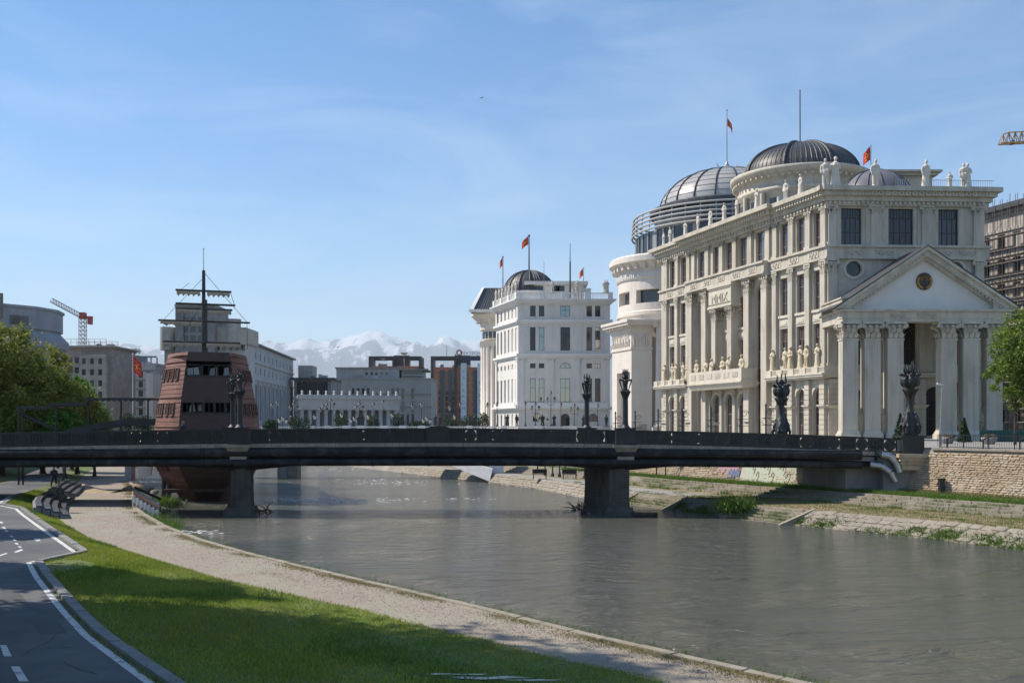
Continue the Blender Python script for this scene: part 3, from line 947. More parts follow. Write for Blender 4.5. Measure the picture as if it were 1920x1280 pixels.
rstrip('bank_turf', .70, .80, 1.55, 1.57, M['greenturf'])
rstrip('bank_path', .80, .90, 1.575, 1.60, M['paving'])
rstrip('bank_verge', .90, 1.0, 1.60, 1.65, M['greenturf'])
# far side of the bridge: a paved low walk over the dirt terrace
rstrip('low_walk', .14, .40, .875, .905, M['paving'], [y for y in yr if y >= 72], .006)
# stones of the slope: large ones laid in courses; smooth boat ramp left bare, two flights of steps
m = MB()
for j in range(5):
    y = 30.0
    while y < 125:
        L = random.uniform(.35, .75) * (1 if y < 80 else 1.6)
        ramp = 64.8 < y < 70.8
        stepz = 60.4 < y < 64.8 or 71 < y < 76
        if not ramp and not stepz:
            s0, s1 = .006 + j * .0208, .006 + (j + .9) * .0208
            z0, z1 = -.26 + 1.12 * s0 / .11, -.26 + 1.12 * s1 / .11
            p = [rbank(y, s0, z0), rbank(y + L * .9, s0, z0), rbank(y + L * .9, s1, z1), rbank(y, s1, z1)]
            h = random.uniform(.03, .10)
            q = [(a + (-.04 if k in (0, 1) else .02), b + (.05 if k in (0, 3) else -.05), c + h) for k, (a, b, c) in enumerate(p)]
            m.add(p + q, [(4, 5, 6, 7), (0, 1, 5, 4), (1, 2, 6, 5), (2, 3, 7, 6), (3, 0, 4, 7)])
        y += L
o = m.build('slope_stones', M['bankstone'], RB); o['kind'] = 'stuff'
m = MB()
for (ya, yb) in ((60.4, 64.8), (71, 76)):
    for j in range(6):
        s0, s1 = .004 + j * .018, .004 + (j + 1) * .018
        z = .02 + j * .165
        y = ya
        while y < yb:
            L = random.uniform(.5, .9)
            e = min(y + L - .03, yb)
            a, b, c, d = rbank(y, s0, 0), rbank(e, s0, 0), rbank(e, .125, 0), rbank(y, .125, 0)
            m.add([(p[0], p[1], -.4) for p in (a, b, c, d)] + [(p[0], p[1], z + random.uniform(-.02, .02)) for p in (a, b, c, d)],
                  [(4, 5, 6, 7), (0, 1, 5, 4), (1, 2, 6, 5), (3, 0, 4, 7)])
            y += L
o = m.build('bank_steps', M['bankstone'], RB); o['kind'] = 'stuff'
for yc in (60.1, 64.8, 70.9, 76.2):
    m = MB()
    a, b = rbank(yc, -.03, -.4), rbank(yc, .125, .95)
    m.add([(a[0], yc - .22, -.4), (b[0], yc - .22, -.4), (b[0], yc - .22, .98), (a[0], yc - .22, .02), (a[0], yc + .22, -.4), (b[0], yc + .22, -.4), (b[0], yc + .22, .98), (a[0], yc + .22, .02)],
          [(0, 1, 2, 3), (7, 6, 5, 4), (3, 2, 6, 7), (0, 3, 7, 4), (1, 5, 6, 2)])
    m.build('cheek_wall', M['bankstone'], RB)
# rows of weathered blocks on the four long steps
m = MB()
for i in range(4):
    s = .55 + .0375 * i; z = .92 + .157 * (i + 1)
    y = 36.0
    while y < 84:
        L = random.uniform(.55, 1.3)
        if random.random() < .93 and not (64.9 < y < 69.8 and i < 0):
            a, b, c, d = rbank(y, s - .004, 0), rbank(y + L - .05, s - .004, 0), rbank(y + L - .05, s + .026, 0), rbank(y, s + .026, 0)
            h = z + random.uniform(.0, .03)
            m.add([(p[0], p[1], z - .17) for p in (a, b, c, d)] + [(p[0], p[1], h) for p in (a, b, c, d)], [(4, 5, 6, 7), (0, 1, 5, 4), (1, 2, 6, 5), (3, 0, 4, 7)])
        y += L
o = m.build('step_stones', M['bankstone'], RB); o['kind'] = 'stuff'
# weeds on the right bank
def bank_weeds(name, mat, n, s0, s1, y0, y1, h, w, clump=None):
    Yv = rng.uniform(y0, y1, n); S = rng.uniform(s0, s1, n)
    if clump:
        cl = rng.random((clump, 2)); idx = rng.integers(0, clump, n)
        Yv = y0 + (y1 - y0) * cl[idx, 0] + rng.normal(size=n) * .35
        S = np.clip(s0 + (s1 - s0) * cl[idx, 1] + rng.normal(size=n) * .012, 0, .99)
    a, b = wline(Yv), rwall(Yv)
    zz = np.interp(S, [0, .005, .11, .55, .70, 1], [-.25, -.2, .85, .92, 1.55, 1.62])
    return blades(name, mat, np.stack([a + (b - a) * S, Yv, zz], 1), h, w)
bank_weeds('weeds_on_slope', M['weed'], 11000, .006, .06, 38, 78, .2, .03, 90)
bank_weeds('weeds_on_steps', M['weed'], 11000, .54, .71, 38, 90, .2, .025, 160)
bank_weeds('grass_on_bank', M['weed'], 48000, .69, .80, 36, 100, .2, .022)
bank_weeds('grass_at_wall', M['drygrass'], 14000, .90, 1.0, 36, 68, .22, .025)
bank_weeds('green_grass_at_wall', M['weed'], 14000, .90, 1.0, 36, 110, .2, .025)
bank_weeds('dry_tufts', M['drygrass'], 14000, .12, .54, 38, 72, .07, .02)
bank_weeds('green_tufts', M['weed'], 9000, .12, .54, 38, 90, .09, .022, 130)
p = rng.normal(size=(3600, 3)) * np.array([.55, .55, .2]) + np.array(rbank(64.9, .06)) + np.array([0, 0, .25])
blades('bush_grass', M['weed'], p, .26, .05)

# retaining wall of rubble on the right, stones laid in rows
RW = struct(bpy.data.objects.new('retaining_wall_right', None)); COL.objects.link(RW)
m = MB(); mm = MB(); cp = MB()
for i in range(len(YS) - 1):
    y0, y1 = YS[i], YS[i + 1]; a, b = float(rwall(y0)), float(rwall(y1))
    m.quad((a - .9, y0, 1.0), (b - .9, y1, 1.0), (b, y1, ZS - .05), (a, y0, ZS - .05))
m.build('wall_core', M['banksand'], RW)
def wpt(y, z, o=0.):
    t = (ZS - z) / 3.5
    e = .5; tx = float(rwall(y + e) - rwall(y - e)); q = math.hypot(tx, 1)
    return (float(rwall(y)) - .9 * t - o / q, y - o * tx / q * -1 * -1, z)
z = 1.35
while z < ZS - .25:
    h = random.uniform(.12, .17)
    y = 40.0
    while y < 92:
        L = random.uniform(.18, .44)
        if not (66.3 < y < 71.5):
            o_ = random.uniform(.03, .10)
            j = lambda: random.uniform(-.02, .02)
            z0, z1 = z + .015, z + h - .012
            p = [wpt(y + .02, z0 + j()), wpt(y + L - .02, z0 + j()), wpt(y + L - .02, z1 + j()), wpt(y + .02, z1 + j())]
            q = [(a - o_, b + (.03 if k in (0, 3) else -.03), c + (.02 if k < 2 else -.02)) for k, (a, b, c) in enumerate(p)]
            mm.add(p + q, [(7, 6, 5, 4), (4, 5, 1, 0), (5, 6, 2, 1), (6, 7, 3, 2), (7, 4, 0, 3)])
        y += L
    z += h
o = mm.build('rubble_stones', M['rubble'], RW); o['kind'] = 'stuff'
y = 44.0
while y < 92:
    L = 1.5
    x0, x1 = float(rwall(y)), float(rwall(y + L)); q = math.hypot(x1 - x0, L)
    if not (65.6 < y + L and y < 72.4):
        pbox('coping_slab', M['kerbstone'], RW, Fr(x0, y, math.atan2(L, x1 - x0)), .01, q - .01, -.35, .16, ZS - .10, ZS + .045)
    y += L
# graffiti field on the wall beyond the bridge
def wall_patch(name, mat, y0, y1, z0, z1, lift, edge=0.0):
    q = MB(); n = 14; vs = []
    for i in range(n + 1):
        for k, zz in enumerate((z0, z1)):
            yy_ = y0 + (y1 - y0) * i / n
            zz = zz + (edge * math.sin(i * 1.7 + k) if edge else 0)
            vs.append(wpt(yy_, zz, lift))
    q.add(vs, [(2 * i, 2 * i + 1, 2 * i + 3, 2 * i + 2) for i in range(n)])
    return q.build(name, mat, RW)
wall_patch('graffiti_field', M['graff_g'], 73.2, 78.0, 1.65, 4.1, .14)
wall_patch('graffiti_bubble', M['graff_p'], 78.3, 80.4, 2.3, 4.0, .15, .25)
wall_patch('graffiti_bubble', M['graff_b'], 78.1, 79.2, 1.9, 2.5, .155, .15)
wall_patch('graffiti_bubble', M['graff_b'], 80.3, 80.9, 2.9, 3.9, .155, .15)
g = MB()
for k in range(9):
    yy_ = 73.7 + k * .45
    zt = 2.1 + .5 * (k % 3)
    for a in range(6):
        t0, t1 = a / 6 * 4.5, (a + 1) / 6 * 4.5
        g.tube(wpt(yy_ + .12 * math.cos(t0), zt + .35 * math.sin(t0), .16), wpt(yy_ + .12 * math.cos(t1), zt + .35 * math.sin(t1), .16), .022, None, 4)
g.build('graffiti_lettering', M['letter'], RW)

# ------------------------------------------------------------------ far mountains, at their true distance
RIDGE = [(-1200, 690), (-500, 672), (-200, 664), (0, 668), (150, 660), (200, 648), (235, 645), (290, 657), (380, 650), (465, 642), (500, 633), (560, 629), (610, 640), (650, 633), (690, 627), (740, 638),
         (800, 640), (850, 628), (900, 632), (1000, 645), (1150, 640), (1300, 655), (1500, 648), (1800, 660), (2200, 668), (3200, 690)]
rx_, ry_ = np.array(RIDGE).T
NA, NR = 900, 56
vs = []
for i in range(NA + 1):
    px = -700 + 3300 * i / NA
    top = Z(np.interp(px, rx_, ry_), 25000) - ZS
    for j in range(NR + 1):
        d = 13000 + 17000 * j / NR
        t = (d - 13000) / 12000
        env = t ** 1.35 if t <= 1 else max(0, 1 - (t - 1) / .42) ** .8
        x, y = X(px, d), d
        q = Vector((x / 3300, y / 3300, 0))
        rid = noise.ridged_multi_fractal(q, .9, 2.1, 6, 1.0, 2.0)
        fine = noise.fractal(q * 2.2, .8, 2.0, 5)
        amp = 1 - .75 * max(0, 1 - abs(t - 1) / .12)
        spur = noise.ridged_multi_fractal(Vector((x / 1100, y / 2600, 3)), .8, 2.2, 5, 1.0, 2.0) - .9
        h = top * env * (1 + amp * (-.42 + .30 * rid)) + (fine * 70 * (0.45 + amp) + spur * 95) * min(1, env * 2)
        vs.append((x, y, max(ZS - 2, ZS + h)))
m = MB()
m.add(vs, [(i * (NR + 1) + j, (i + 1) * (NR + 1) + j, (i + 1) * (NR + 1) + j + 1, i * (NR + 1) + j + 1) for i in range(NA) for j in range(NR)], smooth=True)
mt = bpy.data.materials.new('snowy_rock'); mt.use_nodes = True
t = mt.node_tree; p = t.nodes['Principled BSDF']; p.inputs['Roughness'].default_value = .9
g = nd(t, 'ShaderNodeNewGeometry'); sp = nd(t, 'ShaderNodeSeparateXYZ'); t.links.new(g.outputs['Position'], sp.inputs[0])
mp = nd(t, 'ShaderNodeMapping'); mp.inputs['Scale'].default_value = (.0026, .0010, .0016); t.links.new(g.outputs['Position'], mp.inputs['Vector'])
n1 = nd(t, 'ShaderNodeTexNoise'); n1.inputs['Scale'].default_value = 1.0; n1.inputs['Detail'].default_value = 9; n1.inputs['Roughness'].default_value = .68; t.links.new(mp.outputs['Vector'], n1.inputs['Vector'])
ma = nd(t, 'ShaderNodeMath', operation='MULTIPLY_ADD'); ma.inputs[1].default_value = 5200; t.links.new(n1.outputs['Fac'], ma.inputs[0]); t.links.new(sp.outputs['Z'], ma.inputs[2])
mr = nd(t, 'ShaderNodeMapRange'); mr.inputs['From Min'].default_value = 4330; mr.inputs['From Max'].default_value = 4560; t.links.new(ma.outputs[0], mr.inputs['Value'])
mx = nd(t, 'ShaderNodeMix'); mx.data_type = 'RGBA'; mx.inputs['A'].default_value = (.06, .062, .06, 1); mx.inputs['B'].default_value = (.58, .58, .60, 1)
t.links.new(mr.outputs['Result'], mx.inputs['Factor']); t.links.new(mx.outputs['Result'], p.inputs['Base Color'])
struct(m.build('mountains', mt))
# the air between
m = MB(); m.box(-42000, 42000, -9500, 34000, -12, 2700)
hz = m.build('haze', M['cream'])
hz.data.materials.clear()
hm = bpy.data.materials.new('air'); hm.use_nodes = True
t = hm.node_tree; t.nodes.clear()
pv = t.nodes.new('ShaderNodeVolumePrincipled'); ou = t.nodes.new('ShaderNodeOutputMaterial')
pv.inputs['Color'].default_value = (.80, .90, 1.0, 1); pv.inputs['Density'].default_value = 5.0e-5; pv.inputs['Anisotropy'].default_value = 0.0
t.links.new(pv.outputs['Volume'], ou.inputs['Volume'])
hz.data.materials.append(hm)
tag(hz, kind='stuff')

# broken water over the shallows: small flecks of foam
m = MB(); r0 = random.Random(21)
for (px, py, n, sx, sy) in ((660, 937, 60, 2.6, .5), (560, 936, 25, 1.4, .35), (740, 905, 34, 2.8, .8), (690, 899, 20, 2.2, .6), (860, 935, 12, 1.2, .12), (1085, 957, 26, .8, .3), (340, 998, 40, .9, .25), (470, 960, 14, .6, .3), (640, 880, 18, 3.0, 1.0), (1000, 960, 14, 2.5, .4)):
    c = G(px, py, 0)
    for _ in range(n):
        x, y = c[0] + r0.gauss(0, sx), c[1] + r0.gauss(0, sy) * 2
        w, d = r0.uniform(.06, .32), r0.uniform(.03, .10)
        m.add([(x - w, y, .012), (x, y - d, .014), (x + w * r0.uniform(.6, 1.2), y + d * .3, .012), (x + w * .2, y + d, .03)], [(0, 1, 2, 3)])
tag(m.build('foam', M['bird_w']), kind='stuff')
# ------------------------------------------------------------------ the road bridge across the middle of the view
YB, YF, SK = 66.0, 72.0, -.36          # near edge, far edge, skew of its cross axis
def rail_top(x):
    return 5.79 - (.00075 if x > -4 else .00034) * (x + 4) ** 2
def deck(x):
    return rail_top(x) - .95
def pxb(px):
    return X(px, YB)
BR = thing('bridge', 'long dark iron and stone bridge with round medallions spanning the river', 'bridge', (-5, 69, 0))
XA, XE = -62.0, 27.4
xs = list(np.arange(XA, XE, 2.0)) + [XE]
def longbox(name, mat, y0, y1, zb, zt, x0=XA, x1=XE, parent=BR, label=None):
    m = MB()
    ss = [x for x in xs if x0 < x < x1]; ss = [x0] + ss + [x1]
    vs = []
    for x in ss:
        for (yy_, zz) in ((y0, zb(x)), (y1, zb(x)), (y1, zt(x)), (y0, zt(x))):
            vs.append((x + SK * (yy_ - YB), yy_, zz))
    fs = []
    for i in range(len(ss) - 1):
        for k in range(4):
            a = i * 4 + k; b = i * 4 + (k + 1) % 4
            fs.append((a, b, b + 4, a + 4))
    e = (len(ss) - 1) * 4
    fs += [(3, 2, 1, 0), (e, e + 1, e + 2, e + 3)]
    m.add(vs, fs)
    return m.build(name, mat, parent, label)
longbox('road_deck', M['asphalt'], YB + .45, YF - .45, lambda x: deck(x) - .35, lambda x: deck(x) - .12)
longbox('pavement_slab', M['concrete'], YB + .05, YF - .05, lambda x: deck(x) - .65, lambda x: deck(x) - .36)
PIERS = [-18.06, 7.15]
def soffit(x):
    z = 3.38 - .0002 * (x + 4) ** 2
    d = min(abs(x - p) for p in PIERS)
    return z - .42 * max(0, 1 - d / 4.2) ** 1.0
for yy_ in (YB + .28, YB + 1.9, YB + 3.6, YF - .75):
    longbox('girder', M['girder'], yy_, yy_ + .5, soffit, lambda x: deck(x) - .66, x1=26.0)
# the two lagged pipes slung along the near side
for (zc, r) in ((-1.52, .30), (-2.16, .25)):
    m = MB()
    ss = list(np.arange(XA, 24.6, 1.85))
    for i in range(len(ss) - 1):
        a, b = ss[i], ss[i + 1]
        za, zb_ = deck(a) * .35 + 4.82 * .65 + zc + .95 - .0, deck(b) * .35 + 4.82 * .65 + zc + .95
        m.tube((a, YB - .12, za - .05), (b, YB - .12, zb_ - .05), r, None, 14, caps=False)
    P = m.build('pipe', M['pipe'], BR)
    for x in np.arange(XA + 1, 24.5, 3.7):
        zz = deck(x) * .35 + 4.82 * .65 + zc + .95 - .05
        q = MB(); q.tube((x - .06, YB - .12, zz), (x + .06, YB - .12, zz), r + .025, None, 14)
        q.build('clamp', M['girder'], P)
m = MB()
m.path([(24.4, YB - .12, 4.06), (25.0, YB - .2, 3.95), (25.35, YB - .3, 3.55), (25.55, YB - .35, 2.9)], .27, 12)
m.path([(23.7, YB - .12, 3.42), (24.4, YB - .3, 3.3), (24.9, YB - .5, 2.9), (25.2, YB - .55, 2.3)], .23, 12)
m.build('pipe_elbow', M['foil'], BR, 'silver foil elbows where the pipes dive down')
# coping: one stone every half metre on the near edge
x = -38.0
while x < 26.0:
    z = deck(x)
    pbox('coping_stone', M['kerbstone'], BR, WORLD, x + .012, x + .458, YB - .14, YB + .35, z - .25 + random.uniform(-.008, .008), z - .005)
    x += .47
longbox('far_coping', M['kerbstone'], YF - .3, YF + .1, lambda x: deck(x) - .25, lambda x: deck(x) - .005)
# railings: medallion panel and figure panel in turn
def panel_meshes():
    w = .93; h = .80
    a = MB()     # open square holding a round medallion
    for s in (-1, 1):
        a.box(s * (w / 2 - .035) - .035, s * (w / 2 - .035) + .035, -.05, .05, 0, h)
    a.box(-w / 2 + .07, w / 2 - .07, -.05, .05, 0, .05); a.box(-w / 2 + .07, w / 2 - .07, -.05, .05, h - .05, h)
    A = matmesh(a, 'medallion_frame', M['iron'])
    d = MB(Fr(0, 0))
    for r, y0, y1 in ((.385, -.035, .035), (.30, -.06, -.036), (.17, -.085, -.061), (.07, -.11, -.086)):
        n = 28
        ring = [(r * math.cos(2 * math.pi * i / n), .40 + r * math.sin(2 * math.pi * i / n)) for i in range(n)]
        d.extr(ring, y0, y1)
    for i in range(12):
        t = i / 12 * 2 * math.pi
        d.box(.235 * math.cos(t) - .02, .235 * math.cos(t) + .02, -.085, -.06, .40 + .235 * math.sin(t) - .02, .40 + .235 * math.sin(t) + .02)
    D = matmesh(d, 'medallion', M['iron'])
    b = MB()     # closed panel with a row of small figures
    b.box(-w / 2, w / 2, .0, .04, 0, h)
    for s in (-1, 1): b.box(s * (w / 2 - .03) - .03, s * (w / 2 - .03) + .03, -.05, -.001, 0, h)
    b.box(-w / 2 + .06, w / 2 - .06, -.05, -.001, 0, .06); b.box(-w / 2 + .06, w / 2 - .06, -.05, -.001, h - .06, h)
    B = matmesh(b, 'figure_panel', M['iron'])
    f = MB()
    for i in range(3):
        x = -.24 + .24 * i
        f.ball((x, -.02, .62), .045, 7); f.box(x - .05, x + .05, -.045, -.002, .36, .57)
        f.tube((x - .03, -.02, .37), (x - .06, -.02, .14), .026, None, 5); f.tube((x + .03, -.02, .37), (x + .07, -.02, .14), .026, None, 5)
        f.tube((x - .05, -.02, .54), (x - .11, -.02, .42), .02, None, 5); f.tube((x + .05, -.02, .54), (x + .11, -.02, .62), .02, None, 5)
    return A, D, B, matmesh(f, 'figure_relief', M['iron'])
PA, PD, PB_, PR = panel_meshes()
def railing(y, face):
    longbox('top_rail', M['iron'], y - .10, y + .10, lambda x: rail_top(x) - .10, rail_top, x0=-50, x1=26.3)
    longbox('bottom_rail', M['iron'], y - .07, y + .07, lambda x: deck(x) - .003, lambda x: deck(x) + .075, x0=-50, x1=26.3)
    pitch = 1.856
    x0 = pxb(43) - pitch * 3
    i = 0
    while True:
        x = x0 + i * pitch
        if x > 25.2: break
        xw = x + SK * (y - YB)
        if min(abs(x - p) for p in PIERS) > .85:
            o = inst('medallion_panel', PA, (xw, y, deck(x) + .075), face, BR); inst('medallion', PD, (0, 0, 0), 0, o, world=False)
        x2 = x + pitch / 2
        if x2 < 25.6 and min(abs(x2 - p) for p in PIERS) > .85:
            o = inst('figure_panel', PB_, (xw + pitch / 2, y, deck(x2) + .075), face, BR); inst('relief', PR, (0, 0, 0), 0, o, world=False)
        i += 1
railing(YB + .1, 0)
railing(YF - .15, math.pi)
m = MB()
xc = pxb(822)
pts = [(xc - .85, rail_top(xc) - .02)] + [(xc - .8 * math.cos(math.pi * i / 12), rail_top(xc) - .02 + .20 * math.sin(math.pi * i / 12)) for i in range(13)] + [(xc + .85, rail_top(xc) - .02)]
m.extr(pts, YB - .03, YB + .20)
m.box(xc - .80, xc + .80, YB - .04, YB - .005, deck(xc) + .02, rail_top(xc) - .1)
m.build('centre_plaque', M['iron'], BR, 'black arched plaque at the middle of the railing')
# pedestals on the piers with their stone corbels
def pedestal(xn, y, near):
    m = MB(); z = deck(xn)
    x = xn + SK * (y - YB)
    m.box(x - .62, x + .62, y - .30, y + .42, z - .02, z + .98); m.box(x - .70, x + .70, y - .38, y + .50, z + .981, z + 1.08); m.box(x - .67, x + .67, y - .34, y + .46, z - .04, z + .10)
    m.build('pedestal', M['iron'], BR)
    if near:
        q = MB(); zb_ = z - 1.02
        q.frus(x - .55, x + .55, YB - .30, YB + .25, zb_, zb_ + .42, 0.0); q.frus(x - .58, x + .58, YB - .34, YB + .25, zb_ + .421, zb_ + .80, .20); q.box(x - .86, x + .86, YB - .60, YB + .3, zb_ + .801, zb_ + .97)
        q.build('corbel', M['kerbstone'], BR)
for p_ in PIERS:
    pedestal(p_ + (.0 if p_ < 0 else .38), YB + .05, True)
    pedestal(p_ + (.0 if p_ < 0 else .38), YF - .1, False)
m = MB(); z = deck(26.4)
m.box(25.75, 27.15, YB - .45, YB + .75, z - .02, z + 1.05); m.box(25.65, 27.25, YB - .55, YB + .85, z + 1.051, z + 1.17)
m.build('end_pedestal', M['iron'], BR)
q = MB()
for i, (e, h) in enumerate(((.42, .26), (.30, .24), (.20, .22), (.12, .36))):
    zt = z - .02 - sum(v for _, v in ((.42, .26), (.30, .24), (.20, .22), (.12, .36))[:i])
    q.box(25.75 - e, 27.1 + e * .6, YB - .45 - e, YB + .7, zt - h + .012, zt)
q.build('end_corbel', M['rubble'], BR)
# piers: courses of stone, rounded at both ends
for p_, L in ((PIERS[0], 3.6), (PIERS[1], 3.6)):
    PI = None
    n = 11
    for k in range(n):
        z0 = .55 + k * .232; z1 = z0 + .222
        w = .74 + random.uniform(-.02, .02) - .006 * k
        m = MB()
        ring = []
        cx, cy = p_, YB + .9
        ex, ey = p_ + SK * L, YB + .9 + L
        for i in range(9):
            t = math.pi + math.pi * i / 8
            ring.append((cx + w * math.cos(t), cy + w * 1.15 * math.sin(t)))
        for i in range(9):
            t = math.pi * i / 8
            ring.append((ex + w * math.cos(t), ey + w * 1.15 * math.sin(t)))
        m.prism(ring, z0, z1)
        m.build('pier_course', M['pierstone'], BR)
    m = MB()
    m.prism([(p_ - .66, YB + .3), (p_ + .66, YB + .3), (p_ + .66 + SK * L, YB + 1.5 + L), (p_ - .66 + SK * L, YB + 1.5 + L)], .5, 3.06)
    m.build('pier_core', M['pierstone'], BR)
    m = MB()
    m.prism([(p_ - 1.05, YB - .2), (p_ + 1.05, YB - .2), (p_ + 1.05 + SK * L, YB + 2.1 + L), (p_ - 1.05 + SK * L, YB + 2.1 + L)], -1, .28)
    m.prism([(p_ - .88, YB - .02), (p_ + .88, YB - .02), (p_ + .88 + SK * L, YB + 1.9 + L), (p_ - .88 + SK * L, YB + 1.9 + L)], .281, .55)
    m.build('pier_footing', M['pierstone'], BR)
# driftwood caught on the right pier and the left one
def driftwood(label, x, y, seed, sc=1.0):
    r = random.Random(seed)
    m = MB()
    for i in range(16):
        a = (x + r.uniform(-.6, .6) * sc, y + r.uniform(-.4, .4), r.uniform(0, .35))
        b = (a[0] + r.uniform(-1.1, .7) * sc, a[1] + r.uniform(-.4, .4), a[2] + r.uniform(.05, .9) * sc)
        mid = tuple((a[k] + b[k]) / 2 + r.uniform(-.08, .08) for k in range(3))
        m.path([a, mid, b], [.05, .035, .012], 5)
    return tag(m.build('driftwood', M['bark'], None, None, (x, y, 0)), label, 'driftwood')
driftwood('tangle of dead branches caught against the right bridge pier', 4.6, 67.6, 3, 1.0)
driftwood('twigs snagged at the foot of the left bridge pier', -16.6, 66.6, 5, .7)
m = MB(); m.tube((8.0, 65.6, .12), (9.6, 65.9, .10), .17, .14, 9)
tag(m.build('log', M['bark'], None, None, (8.8, 65.7, 0)), 'dark log floating beside the right bridge pier', 'log')
# abutment below the right end
m = MB()
m.prism([(22.4, YB + .9), (27.6, YB + .9), (27.6 + SK * 4.4, YB + 5.3), (22.4 + SK * 4.4, YB + 5.3)], 1.2, 3.45)
m.prism([(24.6, YB - .0), (27.6, YB - .0), (27.6, YB + .89), (24.6, YB + .89)], 1.2, 3.60)
m.build('abutment', M['concrete'], BR)
m = MB(); m.prism([(-62, YB + .2), (-45.5, YB + .2), (-47.6, YF - .2), (-64, YF - .2)], .9, 4.0)
m.build('abutment', M['concrete'], BR)

# ------------------------------------------------------------------ bronze lamp posts on the bridge
def lamp_slim():
    """slender bronze column, leaf capital, figure with elbows out and a horned crown"""
    base = MB(); base.lathe([(.36, 0), (.34, .05), (.26, .10), (.24, .16), (.20, .20)], n=18)
    sh = MB(); sh.lathe([(.20, .19), (.185, .5), (.175, 1.95)], n=16, flute=(.03, 12, 0))
    cap = MB()
    cap.lathe([(.17, 1.93), (.20, 2.05), (.19, 2.2), (.26, 2.42), (.30, 2.5), (.22, 2.52)], n=14)
    for k in range(8):
        t = k / 8 * 2 * math.pi
        c, s = math.cos(t), math.sin(t)
        cap.path([(.18 * c, .18 * s, 2.1), (.27 * c, .27 * s, 2.33), (.36 * c, .36 * s, 2.50), (.42 * c, .42 * s, 2.46)], [.05, .06, .035, .01], 6)
    fg = MB()
    fg.lathe([(.20, 2.45), (.15, 2.6), (.14, 2.8), (.18, 3.05), (.19, 3.2), (.10, 3.3)], n=14, flute=(.1, 4, 0))
    for k in range(4):
        t = k / 4 * 2 * math.pi
        c, s = math.cos(t), math.sin(t)
        fg.path([(.14 * c, .14 * s, 3.2), (.30 * c, .30 * s, 3.24), (.46 * c, .46 * s, 3.30)], [.075, .06, .035], 8)
        fg.path([(.45 * c, .45 * s, 3.28), (.36 * c, .36 * s, 2.98), (.24 * c, .24 * s, 2.62)], [.04, .05, .03], 8)
        fg.path([(.24 * c, .24 * s, 2.62), (.25 * c, .25 * s, 2.5)], [.03, .05], 6)
    hd = MB()
    hd.ball((0, 0, 3.46), .21, 14, sz=1.0)
    for k in range(4):
        t = k / 4 * 2 * math.pi + .78
        c, s = math.cos(t), math.sin(t)
        hd.ball((.15 * c, .15 * s, 3.42), .11, 9)
        hd.path([(.13 * c, .13 * s, 3.52), (.20 * c, .20 * s, 3.72), (.16 * c, .16 * s, 3.88), (.24 * c, .24 * s, 4.06)], [.07, .06, .04, .008], 6)
    hd.path([(0, 0, 3.6), (.02, 0, 3.85), (-.03, 0, 4.02)], [.09, .05, .01], 6)
    b = matmesh(base, 'lamp_base', M['bronze']); s = matmesh(sh, 'lamp_shaft', M['bronze'])
    return [('base', b), ('shaft', s), ('leaf_capital', fuse(cap, 'lamp_capital', M['bronze'], .03)), ('figure', fuse(fg, 'lamp_figure', M['bronze'], .03)), ('horned_crown', fuse(hd, 'lamp_crown', M['bronze'], .025))]
